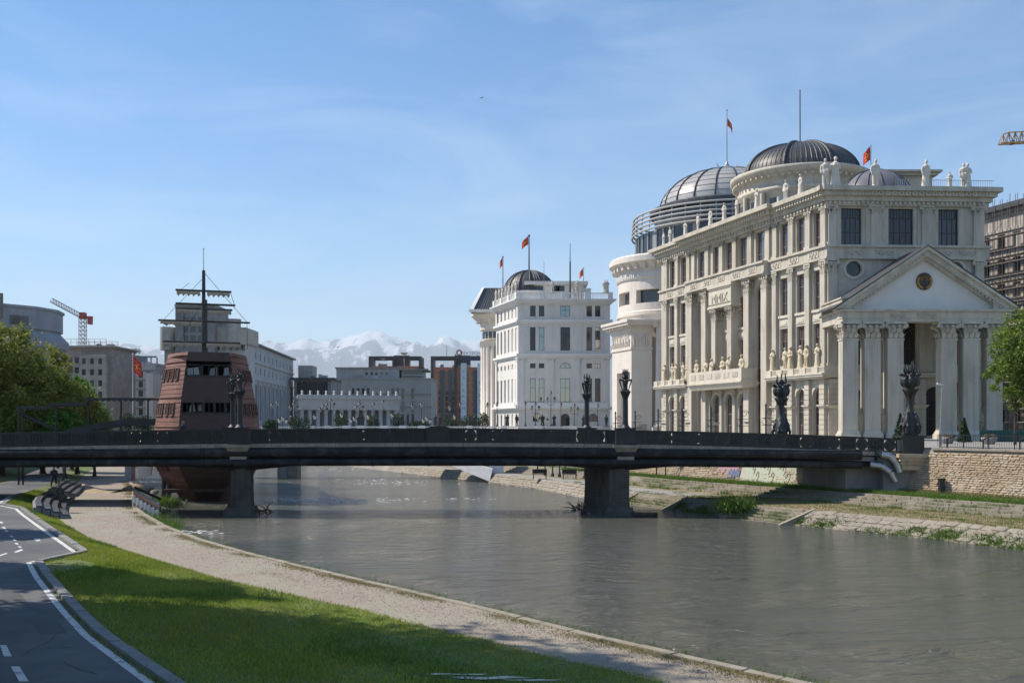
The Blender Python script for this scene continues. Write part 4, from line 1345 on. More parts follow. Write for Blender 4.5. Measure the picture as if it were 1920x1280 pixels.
def lamp_heavy():
    """squat plinth of seated figures, short column and a wide bouquet of bronze leaves and beasts"""
    pl = MB()
    pl.lathe([(.60, 0), (.62, .12), (.56, .2), (.50, .9), (.42, 1.3), (.34, 1.55)], n=14)
    for k in range(4):
        t = k / 4 * 2 * math.pi + .4
        c, s = math.cos(t), math.sin(t)
        pl.ball((.42 * c, .42 * s, 1.42), .13, 9, sz=1.2)
        pl.path([(.44 * c, .44 * s, 1.3), (.54 * c, .54 * s, 1.0), (.52 * c, .52 * s, .7)], [.13, .20, .20], 8)
        c2, s2 = math.cos(t + .22), math.sin(t + .22); c3, s3 = math.cos(t - .22), math.sin(t - .22)
        for cc, s_ in ((c2, s2), (c3, s3)):
            pl.path([(.50 * cc, .50 * s_, .72), (.74 * cc, .74 * s_, .66), (.68 * cc, .68 * s_, .14)], [.13, .11, .07], 8)
            pl.path([(.50 * cc, .50 * s_, 1.2), (.66 * cc, .66 * s_, .95), (.70 * cc, .70 * s_, .72)], [.07, .06, .05], 7)
    sh = MB(); sh.lathe([(.34, 1.5), (.30, 1.62), (.25, 1.72), (.24, 2.5), (.30, 2.6)], n=16, flute=(.04, 10, 0))
    cap = MB(); cap.lathe([(.24, 2.48), (.30, 2.7), (.36, 2.95), (.30, 3.1)], n=12)
    for k in range(7):
        t = k / 7 * 2 * math.pi
        c, s = math.cos(t), math.sin(t)
        cap.path([(.24 * c, .24 * s, 2.5), (.38 * c, .38 * s, 2.8), (.56 * c, .56 * s, 3.0), (.60 * c, .60 * s, 3.1)], [.07, .08, .06, .02], 6)
    bq = MB(); bq.lathe([(.30, 3.0), (.48, 3.35), (.55, 3.7), (.45, 3.95), (.1, 4.1)], n=14)
    for k in range(8):
        t = k / 8 * 2 * math.pi + .2
        c, s = math.cos(t), math.sin(t)
        bq.ball((.50 * c, .50 * s, 3.55), .24, 10, sz=1.7)
        bq.ball((.62 * c, .62 * s, 3.95), .13, 8)
        bq.path([(.55 * c, .55 * s, 3.8), (.74 * c, .74 * s, 4.02), (.80 * c, .80 * s, 3.9)], [.10, .07, .03], 6)
    for k in range(6):
        t = k / 6 * 2 * math.pi + .5
        c, s = math.cos(t), math.sin(t)
        h = [.95, .6, .8, .7, 1.0, .65][k]
        bq.path([(.30 * c, .30 * s, 3.9), (.44 * c, .44 * s, 4.05 + h * .3), (.36 * c, .36 * s, 4.0 + h * .75), (.50 * c, .50 * s, 4.0 + h)], [.10, .09, .06, .01], 6)
    bq.ball((0, 0, 4.1), .26, 10, sz=1.2)
    return [('seated_figures', fuse(pl, 'lamp_plinth', M['bronze'], .035)), ('shaft', matmesh(sh, 'lamp_short_shaft', M['bronze'])), ('leaf_capital', fuse(cap, 'lamp_leaf_cup', M['bronze'], .035)),
            ('bouquet', fuse(bq, 'lamp_bouquet', M['bronze'], .032))]
def lamp(parts, label, loc, rz, sc, name):
    t = thing(name, label, 'lamp post', loc, 'bronze lamp posts on the bridge', rz)
    t.scale = (sc * (.86 if parts is heavy else 1), sc * (.86 if parts is heavy else 1), sc)
    for n_, me in parts:
        inst(n_, me, (0, 0, 0), 0, t, world=False)
slim = lamp_slim(); heavy = lamp_heavy()
for p_, nm in ((PIERS[0], 'left'), (PIERS[1] + .38, 'right')):
    zz = deck(p_) + 1.08
    lamp(slim, 'slender bronze figure column on the near railing above the %s pier' % nm, (p_, YB + .11, zz), .25, .98, 'bronze_column')
    lamp(slim, 'slender bronze figure column on the far railing above the %s pier' % nm, (p_ + SK * 5.9, YF - .04, zz), .6, .98, 'bronze_column')
lamp(heavy, 'massive bronze bouquet lamp with seated figures at the bridge end by the stone wall', (26.45, YB + .15, deck(26.4) + 1.17), .35, 1.02, 'bronze_bouquet_lamp')
lamp(heavy, 'bronze bouquet lamp with seated figures on the far railing below the arched windows', (X(1465, 73), 73, deck(20) + .55), .8, 1.0, 'bronze_bouquet_lamp')
m = MB(); zz = deck(20)
m.box(X(1465, 73) - .7, X(1465, 73) + .7, 72.3, 73.7, zz - .6, zz + .55)
m.build('end_pedestal', M['iron'], BR)

# ------------------------------------------------------------------ the wooden galleon moored beyond the bridge
SH = thing('galleon', 'derelict brown wooden galleon with broken stern windows moored beyond the bridge', 'ship', (X(390, 84), 84, 0))
AX = (-.33, 1.0); q_ = math.hypot(*AX)
SF = Fr(X(392, 77.5), 77.5, math.atan2(AX[1], AX[0]) - math.pi / 2)     # x to the right, y along the keel away from us
# half widths at heights for stations along the keel
HZ = [-.6, .2, 1.1, 2.0, 3.0, 4.2, 5.4, 6.6, 8.0, 9.4, 10.6, 11.75]
def half(zv, y):
    """half beam: narrow raked transom at y=0 widening to full beam six metres on"""
    wide = np.interp(zv, [-.6, .5, 1.5, 3.2, 5.4, 8.0, 11.75], [1.6, 2.4, 3.45, 4.25, 4.15, 3.75, 3.05])
    tran = np.interp(zv, [-.6, .5, 1.5, 3.2, 5.4, 8.0, 11.75], [.5, 1.0, 1.7, 2.35, 2.25, 2.05, 1.55])
    t = min(1, max(0, y / 4.2)) ** .75
    w = tran + (wide - tran) * t
    if y > 20: w *= max(.02, 1 - ((y - 20) / 11) ** 2)
    return float(w)
def rake(zv):
    return float(np.interp(zv, [-.6, 2, 3.2, 11.75], [2.2, .4, 0, .9]))
stations = [0, .7, 1.4, 2.2, 3.0, 4.2, 6.5, 9, 12, 16, 20, 23, 26, 28.5, 31]
NS = 34
zz_ = [-.6 + (11.75 + .6) * i / NS for i in range(NS + 1)]
def hp(side, y, zv, lap=0.0):
    top = 11.75 if y < 6.6 else (8.4 if y < 21 else 9.6)
    zc = min(zv, top)
    return (side * (half(zc, y) + lap), y + rake(zc) * max(0, 1 - y / 6.), zc)
holes = {}   # openings in the left side as station/height windows
for side in (-1, 1):
    m = MB(SF)
    for i in range(NS):
        z0, z1 = zz_[i], zz_[i + 1]
        for j in range(len(stations) - 1):
            y0, y1 = stations[j], stations[j + 1]
            a, b, c, d = hp(side, y0, z0, .035), hp(side, y1, z0, .035), hp(side, y1, z1), hp(side, y0, z1)
            if abs(a[2] - d[2]) < 1e-4 and abs(b[2] - c[2]) < 1e-4: continue
            m.quad(a, b, c, d) if side > 0 else m.quad(d, c, b, a)
            m.quad((a[0] - side * .035, a[1], a[2]), (b[0] - side * .035, b[1], b[2]), b, a)
    m.build('hull_side', M['wood'], SH)
m = MB(SF)
for i in range(NS):
    a, b, c, d = hp(-1, 0, zz_[i]), hp(1, 0, zz_[i]), hp(1, 0, zz_[i + 1]), hp(-1, 0, zz_[i + 1])
    if zz_[i] > 3.0 and (7.0 < zz_[i] < 7.7 or 9.9 < zz_[i] < 10.7): 
        continue
    m.quad(a, b, c, d)
m.build('transom', M['woodark'], SH)  # the stern's shade is put into this darker wood
for (ya, yb, zt) in ((.9, 6.6, 11.73), (6.6, 21, 8.38), (21, 31, 9.58)):
    m = MB(SF)
    n = 6
    for i in range(n):
        y0, y1 = ya + (yb - ya) * i / n, ya + (yb - ya) * (i + 1) / n
        z = zt - .25
        m.quad((-half(z, y0) + .05, y0, z), (half(z, y0) - .05, y0, z), (half(z, y1) - .05, y1, z + .001), (-half(z, y1) + .05, y1, z + .001))
    m.build('ship_deck', M['canvas'] if ya < 1 else M['woodark'], SH)
# cabin bulkhead behind the broken stern windows, with daylight showing through the far openings
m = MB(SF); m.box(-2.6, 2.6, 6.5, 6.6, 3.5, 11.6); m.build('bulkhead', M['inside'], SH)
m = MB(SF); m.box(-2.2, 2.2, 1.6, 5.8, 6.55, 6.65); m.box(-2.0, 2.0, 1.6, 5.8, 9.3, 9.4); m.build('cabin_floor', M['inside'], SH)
def stern_window(xc, z0, w, h, lab=None):
    y = rake(z0 + h / 2) - .06
    f = MB(SF)
    for s in (-1, 1): f.box(xc + s * w / 2 - .05, xc + s * w / 2 + .05, y - .05, y + .05, z0, z0 + h)
    f.box(xc - w / 2, xc + w / 2, y - .055, y + .055, z0 - .09, z0 - .001); f.box(xc - w / 2, xc + w / 2, y - .055, y + .055, z0 + h, z0 + h + .06)
    f.box(xc - .025, xc + .025, y - .03, y + .03, z0, z0 + h)
    return f.build('stern_window', M['spar'], SH, lab)
for i in range(5): stern_window(-1.64 + .82 * i, 7.02, .74, .74)
for i in range(3): stern_window(-1.15 + 1.15 * i, 9.92, 1.0, .78)
# paler curtains and broken boards left in the stern windows
for k, (x0, x1, z0, z1) in enumerate(((-1.5, -1.0, 7.05, 7.7), (-.85, -.5, 7.1, 7.7), (1.15, 1.4, 7.1, 7.6), (-1.7, -.7, 9.95, 10.6), (.05, .75, 9.9, 10.6), (1.1, 1.6, 9.95, 10.65))):
    q = MB(SF); yv = 1.1 if z0 < 9 else 1.4
    q.extr([(x0, z0), (x1, z0 + .05), (x1 - .08, z1), (x0 + .1, z1 - .12)], yv, yv + .03)
    q.build('curtain', M['sign_w'] if k in (0, 3, 5) else M['polegrey'], SH)
def side_window(side, y, z0, w, h):
    pts = []
    zc = z0 + h / 2
    a, b, c, d = hp(side, y - w / 2, z0, .075), hp(side, y + w / 2, z0, .075), hp(side, y + w / 2, z0 + h, .075), hp(side, y - w / 2, z0 + h, .075)
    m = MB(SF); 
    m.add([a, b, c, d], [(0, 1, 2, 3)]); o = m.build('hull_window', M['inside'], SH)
    f = MB(SF)
    for p0, p1 in ((a, b), (b, c), (c, d), (d, a)): f.tube((p0[0] + side * .015, p0[1], p0[2]), (p1[0] + side * .015, p1[1], p1[2]), .045, None, 4)
    f.build('window_frame', M['wood'], o)
for side in (-1, 1):
    for y in (1.0, 1.9, 2.9, 3.9): side_window(side, y, 9.55, .52, .95)
    for y in (.95, 1.85, 3.0, 3.55, 4.1): side_window(side, y, 6.75, .50, 1.0)
    for y in (1.6, 2.6, 3.6): side_window(side, y, 2.35, .4, .8)
    for zw in (5.9, 8.2, 11.0):
        f = MB(SF)
        for j in range(9):
            f.tube(hp(side, j * .75, zw, .06), hp(side, (j + 1) * .75, zw, .06), .055, None, 5)
        f.build('wale', M['wood'], SH)
# piles and cradle under the stern
for (x, y, r) in ((-3.0, 4.2, .18), (-2.1, 4.9, .18), (-1.1, 4.4, .32), (.6, 4.6, .3), (2.6, 4.2, .2), (-3.4, 4.6, .18)):
    q = MB(SF); q.tube((x, y, -1), (x, y, 1.9), r, None, 10); q.build('pile', M['pierstone'], SH)  # dark stone colour puts the hull's shade onto the piles
q = MB(SF); q.box(-3.4, 3.2, 1.0, 1.3, .75, 1.0); q.box(-3.4, 3.2, 2.4, 2.7, .7, .95); q.build('cradle_beam', M['woodark'], SH)
# masts, yards and furled sails
def mast(y, x, ztop, pole, yards, lab):
    q = MB(SF); q.tube((x, y, 7.5), (x, y, ztop), .24, .15, 10)
    o = q.build('mast', M['spar'], SH, lab)
    if pole:
        q = MB(SF); q.tube((x, y, ztop), (x, y, pole), .04, .03, 6); q.ball((x, y, pole), .08, 6); q.build('mast_pole', M['polegrey'], o)
    for (z, x0, x1, sail) in yards:
        q = MB(SF); q.tube((x + x0, y - .22, z), (x + x1, y - .22, z), .10, None, 7); q.build('yard', M['spar'], o)
        if sail:
            for (a, b) in sail:
                s = MB(SF); n = 14
                for i in range(n):
                    t0, t1 = x + a + (b - a) * i / n, x + a + (b - a) * (i + 1) / n
                    h0 = .34 + .14 * math.sin(i * 2.1 + z); h1 = .34 + .14 * math.sin((i + 1) * 2.1 + z)
                    s.add([(t0, y - .30, z - .09), (t1, y - .30, z - .09), (t1, y - .34, z - .09 - h1), (t0, y - .34, z - .09 - h0), (t0, y - .02, z - .09), (t1, y - .02, z - .09), (t1, y - .06, z - .09 - h1 * .9), (t0, y - .06, z - .09 - h0 * .9)],
                          [(3, 2, 1, 0), (4, 5, 6, 7), (2, 3, 7, 6)], smooth=True)
                s.build('furled_sail', M['canvas'], o)
ym = 13.0; Ym = 77.5 + ym / q_
scm = Ym / F
def zy(py): return CZ + (HOR - py) * scm
mast(ym, X(382, Ym) - SF(0, ym, 0)[0], zy(507), zy(467), [(zy(546), -50 * scm, 50 * scm, [(-48 * scm, -6 * scm), (6 * scm, 47 * scm)]), (zy(571), -50 * scm, 57 * scm, None), (zy(642), -72 * scm, 66 * scm, [(-70 * scm, -4 * scm), (5 * scm, 64 * scm)])],
     'tall dark main mast with three yards')
Y2 = Ym + 9; s2 = Y2 / F
mast(ym + 9.4, X(386, Y2) - SF(0, ym + 9.4, 0)[0], CZ + (HOR - 562) * s2, None, [(CZ + (HOR - 580) * s2, -52 * s2, 48 * s2, [(-50 * s2, -5 * s2), (5 * s2, 46 * s2)]), (CZ + (HOR - 603) * s2, -84 * s2, 80 * s2, [(-80 * s2, -5 * s2)])], 'shorter dark fore mast')
# rigging
rg = MB()
mz = zy(546)
for (a, b) in (((X(382, Ym), Ym, zy(510)), (X(463, Ym), Ym, zy(604))), ((X(432, Ym), Ym, zy(548)), (X(440, Ym), Ym, zy(573))), ((X(332, Ym), Ym, zy(548)), (X(355, Ym), Ym, zy(530))), ((X(382, Ym), Ym, zy(520)), (X(300, Ym), Ym, zy(606))),
               ((X(463, Ym), Ym, zy(604)), (X(464, Ym), Ym, zy(655))), ((X(382, Ym), Ym, zy(560)), (X(300, Ym + 14), Ym + 14, zy(690)))):
    rg.tube(a, b, .022, None, 4)
rg.build('rigging', M['spar'], SH)
# gangway with dark canopies running from the bank to the ship
GW = thing('gangway', 'black steel gangway with stepped canopies leading from the bank to the galleon', 'gangway', (X(170, 83), 83, ZB))
YG = 83.0; sg = YG / F
def gx(px): return X(px, YG)
def gz(py): return Z(py, YG)
for (a, b, py, tilt) in ((40, 108, 763, 1), (104, 172, 757, 1), (165, 292, 748, 0)):
    q = MB(); q.box(gx(a), gx(b), YG - 1.0, YG + 1.2, gz(py) - .08, gz(py) + .08); o = q.build('canopy', M['iron'], GW)
    s = MB(); n = 12
    for i in range(n):
        t0, t1 = gx(a) + (gx(b) - gx(a)) * i / n, gx(a) + (gx(b) - gx(a)) * (i + 1) / n
        s.add([(t0, YG - 1.02, gz(py) - .08), (t1, YG - 1.02, gz(py) - .08), ((t0 + t1) / 2, YG - 1.02, gz(py) - .26)], [(0, 1, 2)])
    s.build('valance', M['iron'], o)
for px, py in ((44, 763), (52, 763), (114, 757), (174, 748), (234, 748), (284, 748)):
    for dy in (-.8,):
        q = MB(); q.tube((gx(px), YG + dy, gz(816) if px > 60 else ZB), (gx(px), YG + dy, gz(py)), .075, None, 8); q.build('post', M['iron'], GW)
q = MB(); q.tube((gx(45), YG - .8, gz(775)), (gx(118), YG - .8, gz(806)), .12, None, 6); q.build('brace', M['iron'], GW)
for dy in (-.8, 1.0):
    q = MB(); n = 20
    for i in range(n):
        u0, u1 = i / n, (i + 1) / n
        a, b = gx(128) + (gx(300) - gx(128)) * u0, gx(128) + (gx(300) - gx(128)) * u1
        f0, f1 = gz(808) + (gz(786) - gz(808)) * math.sin(u0 * 1.9), gz(808) + (gz(786) - gz(808)) * math.sin(u1 * 1.9)
        q.add([(a, YG + dy - .1, f0 - .45), (b, YG + dy - .1, f1 - .45), (b, YG + dy - .1, f1 + .05), (a, YG + dy - .1, f0 + .05), (a, YG + dy + .1, f0 - .45), (b, YG + dy + .1, f1 - .45), (b, YG + dy + .1, f1 + .05), (a, YG + dy + .1, f0 + .05)],
              [(0, 1, 2, 3), (7, 6, 5, 4), (3, 2, 6, 7), (1, 0, 4, 5)])
    q.build('arched_beam', M['iron'], GW)
q = MB(); q.box(gx(36), gx(300), YG - .8, YG + 1.0, gz(806) - .55, gz(806) - .4); q.build('walkway', M['iron'], GW)
# ------------------------------------------------------------------ the cream government building on the right
CAP = capital_mesh(M['cream'])
CAPW = capital_mesh(M['white2'], 'white_capital')
def capital(parent, fr, xc, y, z, w, h, me=None, d=None):
    return inst('capital', me or CAP, fr(xc, y, z), fr.a, parent, (w, d or w, h))
def pilaster(parent, fr, xc, w, proj, z0, z1, mat, capme=None, caph=1.2, base=True, depth=0.0):
    """flat shaft with a base block and a carved capital"""
    pbox('pilaster', mat, parent, fr, xc - w / 2, xc + w / 2, -proj, depth, z0 + (.35 if base else 0), z1 - caph)
    if base: pbox('pilaster_base', mat, parent, fr, xc - w / 2 - .10, xc + w / 2 + .10, -proj - .10, depth, z0, z0 + .35)
    capital(parent, fr, xc, -proj / 2, z1 - caph, w * .97, caph, capme, d=max(proj, .3) * .95)
def cornice(mb, x0, x1, z0, z1, proj, dent=True, e0=True, e1=True, dz=.35, dpitch=.62, steps=4):
    """stepped cornice growing outward from the wall"""
    for i in range(steps):
        t0, t1 = i / steps, (i + 1) / steps
        p = proj * (0.25 + .75 * (i / (steps - 1)) ** 1.2)
        mb.box(x0 - (p if e0 else 0), x1 + (p if e1 else 0), -p, .6, z0 + (z1 - z0) * t0 + (.0 if i == 0 else .001), z0 + (z1 - z0) * t1)
    if dent:
        x = x0
        p = proj * .25
        while x < x1:
            mb.box(x, x + dpitch * .5, -p - .16, -p + .01, z0 + (z1 - z0) / steps * .3, z0 + (z1 - z0) / steps * .98)
            x += dpitch
C0 = (X(1551, 105), 105.0)
tdir = (-.3294, 1.0); tq = math.hypot(*tdir)
LL = 38.4
FAR0 = (C0[0] + tdir[0] / tq * LL, C0[1] + tdir[1] / tq * LL)
FL = Fr(*FAR0, math.atan2(-tdir[1], -tdir[0]))        # left (river) facade, x from the far end to the near corner
FFR = Fr(C0[0], C0[1], R(3.0))                        # front facade
WF = 17.0
MBD = thing('government_building', 'large cream classical building with statues, dark domes and a pedimented portico', 'building', (C0[0], C0[1], ZS))
MW = [3.4, 6.6, 30.5, 33.7, 36.8]        # window axes of the outer bays
MS = [11.5, 25.5]                        # tall strip windows
MC = [15.4, 18.5, 21.7]                  # centre
zC0, zC1 = 29.1, 31.0
# ---- left facade wall
ops = []
for u in MW: ops += [(u - .85, u + .85, 4.9, 10.0, 'a'), (u - .85, u + .85, 12.7, 16.9), (u - .85, u + .85, 18.4, 22.6), (u - .85, u + .85, 25.05, 28.8)]
for u in MS: ops += [(u - .95, u + .95, 4.9, 22.6, 'a'), (u - .95, u + .95, 25.05, 28.8)]
for u in MC: ops += [(u - .95, u + .95, 4.9, 9.9, 'a'), (u - .85, u + .85, 12.7, 16.4), (u - .85, u + .85, 17.9, 21.6), (u - .95, u + .95, 25.05, 28.8)]
m = MB(FL); wall(m, 0, LL, ZS, zC0 + .2, ops, .45); m.build('wall', M['cream'], MBD)
for o_ in ops:
    w = o_[1] - o_[0]; h = o_[3] - o_[2]; xc = (o_[0] + o_[1]) / 2
    if h > 10: rows, dense = tuple(i / 9 for i in range(1, 9)), (1, 4, 7)
    elif len(o_) > 4: rows, dense = (.22, .5, .74), (0, 3)
    elif o_[2] > 24: rows, dense = (.30, .78), ()
    elif o_[2] > 17: rows, dense = (.33, .68), ()
    else: rows, dense = (.28, .66), (0, 2)
    window(MBD, FL, xc, o_[2], w, h, 2 if h > 10 or len(o_) > 4 else 3, rows, 'a' if len(o_) > 4 else 'r', bar=.07, y=.38, dense=dense)
    if o_[2] < 24 and not (len(o_) > 4) and o_[2] > 17:
        m = MB(FL)
        m.box(xc - 1.0, xc + 1.0, -.16, .02, o_[2] - .30, o_[2] - .02); m.box(xc - .85, xc + .85, -.08, .02, o_[2] - 1.25, o_[2] - .60); m.box(xc - .55, xc + .55, -.13, -.07, o_[2] - 1.1, o_[2] - .75)
        m.build('window_apron', M['cream2'], MBD)
# window surrounds on the ground floor
for u in MW + MC:
    m = MB(FL); r = .95 if u in MC else .85
    sp = (9.9 if u in MC else 10.0) - r
    for i in range(12):
        a0, a1 = math.pi * i / 12, math.pi * (i + 1) / 12
        m.extr([(u + (r + .02) * math.cos(a0), sp + (r + .02) * math.sin(a0)), (u + (r + .30) * math.cos(a0), sp + (r + .30) * math.sin(a0)), (u + (r + .30) * math.cos(a1), sp + (r + .30) * math.sin(a1)), (u + (r + .02) * math.cos(a1), sp + (r + .02) * math.sin(a1))], -.10, .01)
    m.build('arch_moulding', M['cream2'], MBD)
# ---- pilasters: upper storey, giant order, rusticated ground floor
ups = [1.75, 5.0, 8.3, 9.7, 13.3, 16.9, 20.1, 23.6, 27.4, 28.9, 32.1, 35.25, 38.0]
for u in ups:
    pilaster(MBD, FL, u, .85, .30, 24.96, zC0, M['cream'], caph=.85)
for u in [1.75, 5.0, 8.2, 28.9, 32.1, 35.25, 38.0]:
    pilaster(MBD, FL, u, .80, .35, 12.2, 23.5, M['cream'], caph=1.6)
for u in [9.6, 13.3, 23.6, 27.4]:
    pilaster(MBD, FL, u, 1.15, .75, ZS, 23.5, M['cream'], caph=1.9)
for u in [16.6, 20.4]:
    pilaster(MBD, FL, u, 1.0, 1.15, 11.5, 20.6, M['cream'], caph=1.6)
for u in [14.0, 16.95, 20.1, 23.0]:
    pilaster(MBD, FL, u, .55, .35, ZS, 10.3, M['cream'], caph=1.2)
def rustic(parent, fr, xc, w, proj, z0, z1, mat):
    m = MB(fr)
    n = int((z1 - z0) / .52)
    for i in range(n):
        a = z0 + (z1 - z0) * i / n; b = z0 + (z1 - z0) * (i + 1) / n
        m.box(xc - w / 2, xc + w / 2, -proj, 0, a, b - .07); m.box(xc - w / 2 + .05, xc + w / 2 - .05, -proj + .05, 0, b - .07, b)
    o = m.build('rusticated_pier', mat, parent)
    q = MB(fr); zc = z0 + (z1 - z0) * .52
    q.frus(xc - w / 2 - .03, xc + w / 2 + .03, -proj - .03, 0, zc, zc + .22, .14); q.box(xc - w / 2 - .22, xc + w / 2 + .22, -proj - .22, 0, zc + .221, zc + .34)
    q.build('impost', M['cream2'], o)
for u in [1.75, 5.0, 8.1, 29.0, 32.1, 35.25, 37.95]:
    rustic(MBD, FL, u, .85, .40, ZS, 10.9, M['cream'])
# ---- entablature band with carved panels, ledge and balcony
m = MB(FL)
for (a, b, p) in ((0, 9.0, .45), (9.0, 28.0, 1.15), (28.0, LL + .45, .45)):
    m.box(a, b, -p, .2, 23.5, 23.72); m.box(a, b, -p + .10, .2, 23.721, 24.72); m.box(a, b, -p - .12, .2, 24.721, 24.97)
m.build('entablature', M['cream'], MBD)
rel = MB()
r0 = random.Random(4)
for i in range(11):
    xq = -.46 + .09 * i
    rel.tube((xq, 0, -.12 + .16 * math.sin(i * 1.3)), (xq + .09, 0, .0 + .16 * math.sin(i * 1.3 + 1.6)), .045, .03, 5)
    rel.ball((xq, 0, .14 * math.cos(i * 2.0)), .05, 6)
RELM = matmesh(rel, 'scroll_relief', M['relief'])
for u, p in [(u, .35) for u in (3.3, 6.5)] + [(u, 1.05) for u in (11.4, 15.0, 18.5, 22.0, 25.6)] + [(u, .35) for u in (29.6, 33.0, 36.6)]:
    o = pbox('carved_panel', M['cream2'], MBD, FL, u - 1.1, u + .75, -p - .05, -p + .02, 23.85, 24.62)
    inst('scroll_relief', RELM, FL(u - .18, -p - .07, 24.24), FL.a, MBD, (1.35, 1, 1.5))
    pbox('panel_joint', M['relief'], MBD, FL, u + 1.55, u + 1.60, -p - .015, -p + .02, 23.73, 24.71)
for (a, b) in ((-.6, 9.0), (28.0, LL + .6)):
    m = MB(FL)
    m.box(a, b, -1.0, 0, 11.15, 11.36); m.box(a + .2, b - .2, -.8, 0, 10.93, 11.149); m.box(a, b, -1.1, 0, 11.361, 11.5)
    x = a + .1; k = 0
    while x < b - .9:
        if k % 2 == 0: m.box(x, x + 1.1, -.95, -.1, 11.501, 12.2)
        else:
            m.box(x, x + 1.1, -.85, -.7, 12.08, 12.2); m.box(x, x + 1.1, -.85, -.7, 11.501, 11.6)
            for i in range(5): m.box(x + .1 + .2 * i, x + .2 + .2 * i, -.82, -.73, 11.601, 12.079)
        x += 1.1; k += 1
    m.build('balustrade_ledge', M['cream2'], MBD)
m = MB(FL)
m.frus(12.3, 24.7, -1.9, 0, 10.45, 11.1, .35); m.box(11.9, 25.1, -2.35, 0, 11.101, 11.32)
m.box(12.1, 24.9, -2.15, -1.85, 11.321, 12.75); m.box(12.1, 12.4, -1.85, 0, 11.321, 12.75); m.box(24.6, 24.9, -1.85, 0, 11.321, 12.75); m.box(12.4, 24.6, -1.85, 0, 11.321, 11.5)
B_ = m.build('balcony', M['cream2'], MBD)
for i in range(6):
    pbox('balcony_panel', M['relief'] if i % 2 else M['cream'], B_, FL, 12.7 + 2.03 * i, 13.95 + 2.03 * i, -2.19, -2.14, 11.75, 12.4)
m = MB(FL); m.box(15.6, 21.4, -1.45, 0, 20.6, 20.85); m.box(15.8, 21.2, -1.35, 0, 20.851, 23.1); m.box(15.6, 21.4, -1.48, 0, 23.101, 23.49)
PL = m.build('centre_block', M['cream2'], MBD)
for z in (20.95, 22.75):
    q = MB(FL)
    for i in range(20): q.ball((16.0 + .26 * i, -1.37, z + .12), .10, 6)
    q.build('bead_band', M['relief'], PL)
def lettering(txt, parent, fr, xc, y, z, size, mat, name='lettering', depth=.05):
    cu = bpy.data.curves.new(name, 'FONT'); cu.body = txt; cu.size = size; cu.align_x = 'CENTER'; cu.extrude = depth; cu.fill_mode = 'BOTH'
    o = bpy.data.objects.new('tmp_text', cu); COL.objects.link(o)
    dg = bpy.context.evaluated_depsgraph_get()
    me = bpy.data.meshes.new_from_object(o.evaluated_get(dg)); bpy.data.objects.remove(o)
    me.transform(Matrix.Rotation(R(90), 4, 'X')); me.materials.clear(); me.materials.append(mat)
    return inst(name, me, fr(xc, y, z), fr.a, parent)
lettering('MMIX', PL, FL, 18.5, -1.38, 21.25, 1.55, M['relief'])
# ---- main cornice all round, with bead course
def beads(name, fr, x0, x1, y, z, step, w, h, mat, parent, kind='box'):
    q = MB(fr); x = x0
    while x < x1:
        if kind == 'box': q.box(x, x + step * .55, y - .06, y + .05, z, z + h)
        else:
            n = 8
            for i in range(n):
                a0, a1 = 2 * math.pi * i / n, 2 * math.pi * (i + 1) / n
                q.extr([(x + w * .5 * math.cos(a0), z + h / 2 + h / 2 * math.sin(a0)), (x + w * .5 * math.cos(a1), z + h / 2 + h / 2 * math.sin(a1)), (x + w * .3 * math.cos(a1), z + h / 2 + h * .3 * math.sin(a1)), (x + w * .3 * math.cos(a0), z + h / 2 + h * .3 * math.sin(a0))], y - .06, y + .05)
        x += step
    return q.build(name, mat, parent)
m = MB(FL)
cornice(m, -.2, 9.0, zC0, zC1, 1.35, True, True, False); cornice(m, 9.0, 28.0, zC0 - .001, zC1 + .05, 1.95, True, True, True); cornice(m, 28.0, LL, zC0, zC1, 1.35, True, False, True)
CN = m.build('main_cornice', M['cream'], MBD)
beads('bead_course', FL, 0, 8.0, -1.03, 30.1, .5, .3, .42, M['cream2'], CN)
beads('bead_course', FL, 8.4, 28.6, -1.48, 30.1, .5, .3, .42, M['cream2'], CN)
beads('bead_course', FL, 29.0, LL + .3, -1.03, 30.1, .5, .3, .42, M['cream2'], CN)
m = MB(FFR); cornice(m, .05, WF, zC0 + .002, zC1 + .002, 1.35, True, True, True, dpitch=.5)
CF = m.build('front_cornice', M['cream'], MBD)
beads('ring_course', FFR, -.4, WF + .6, -1.03, 30.08, .72, .62, .46, M['cream2'], CF, 'ring')['kind'] = 'stuff'
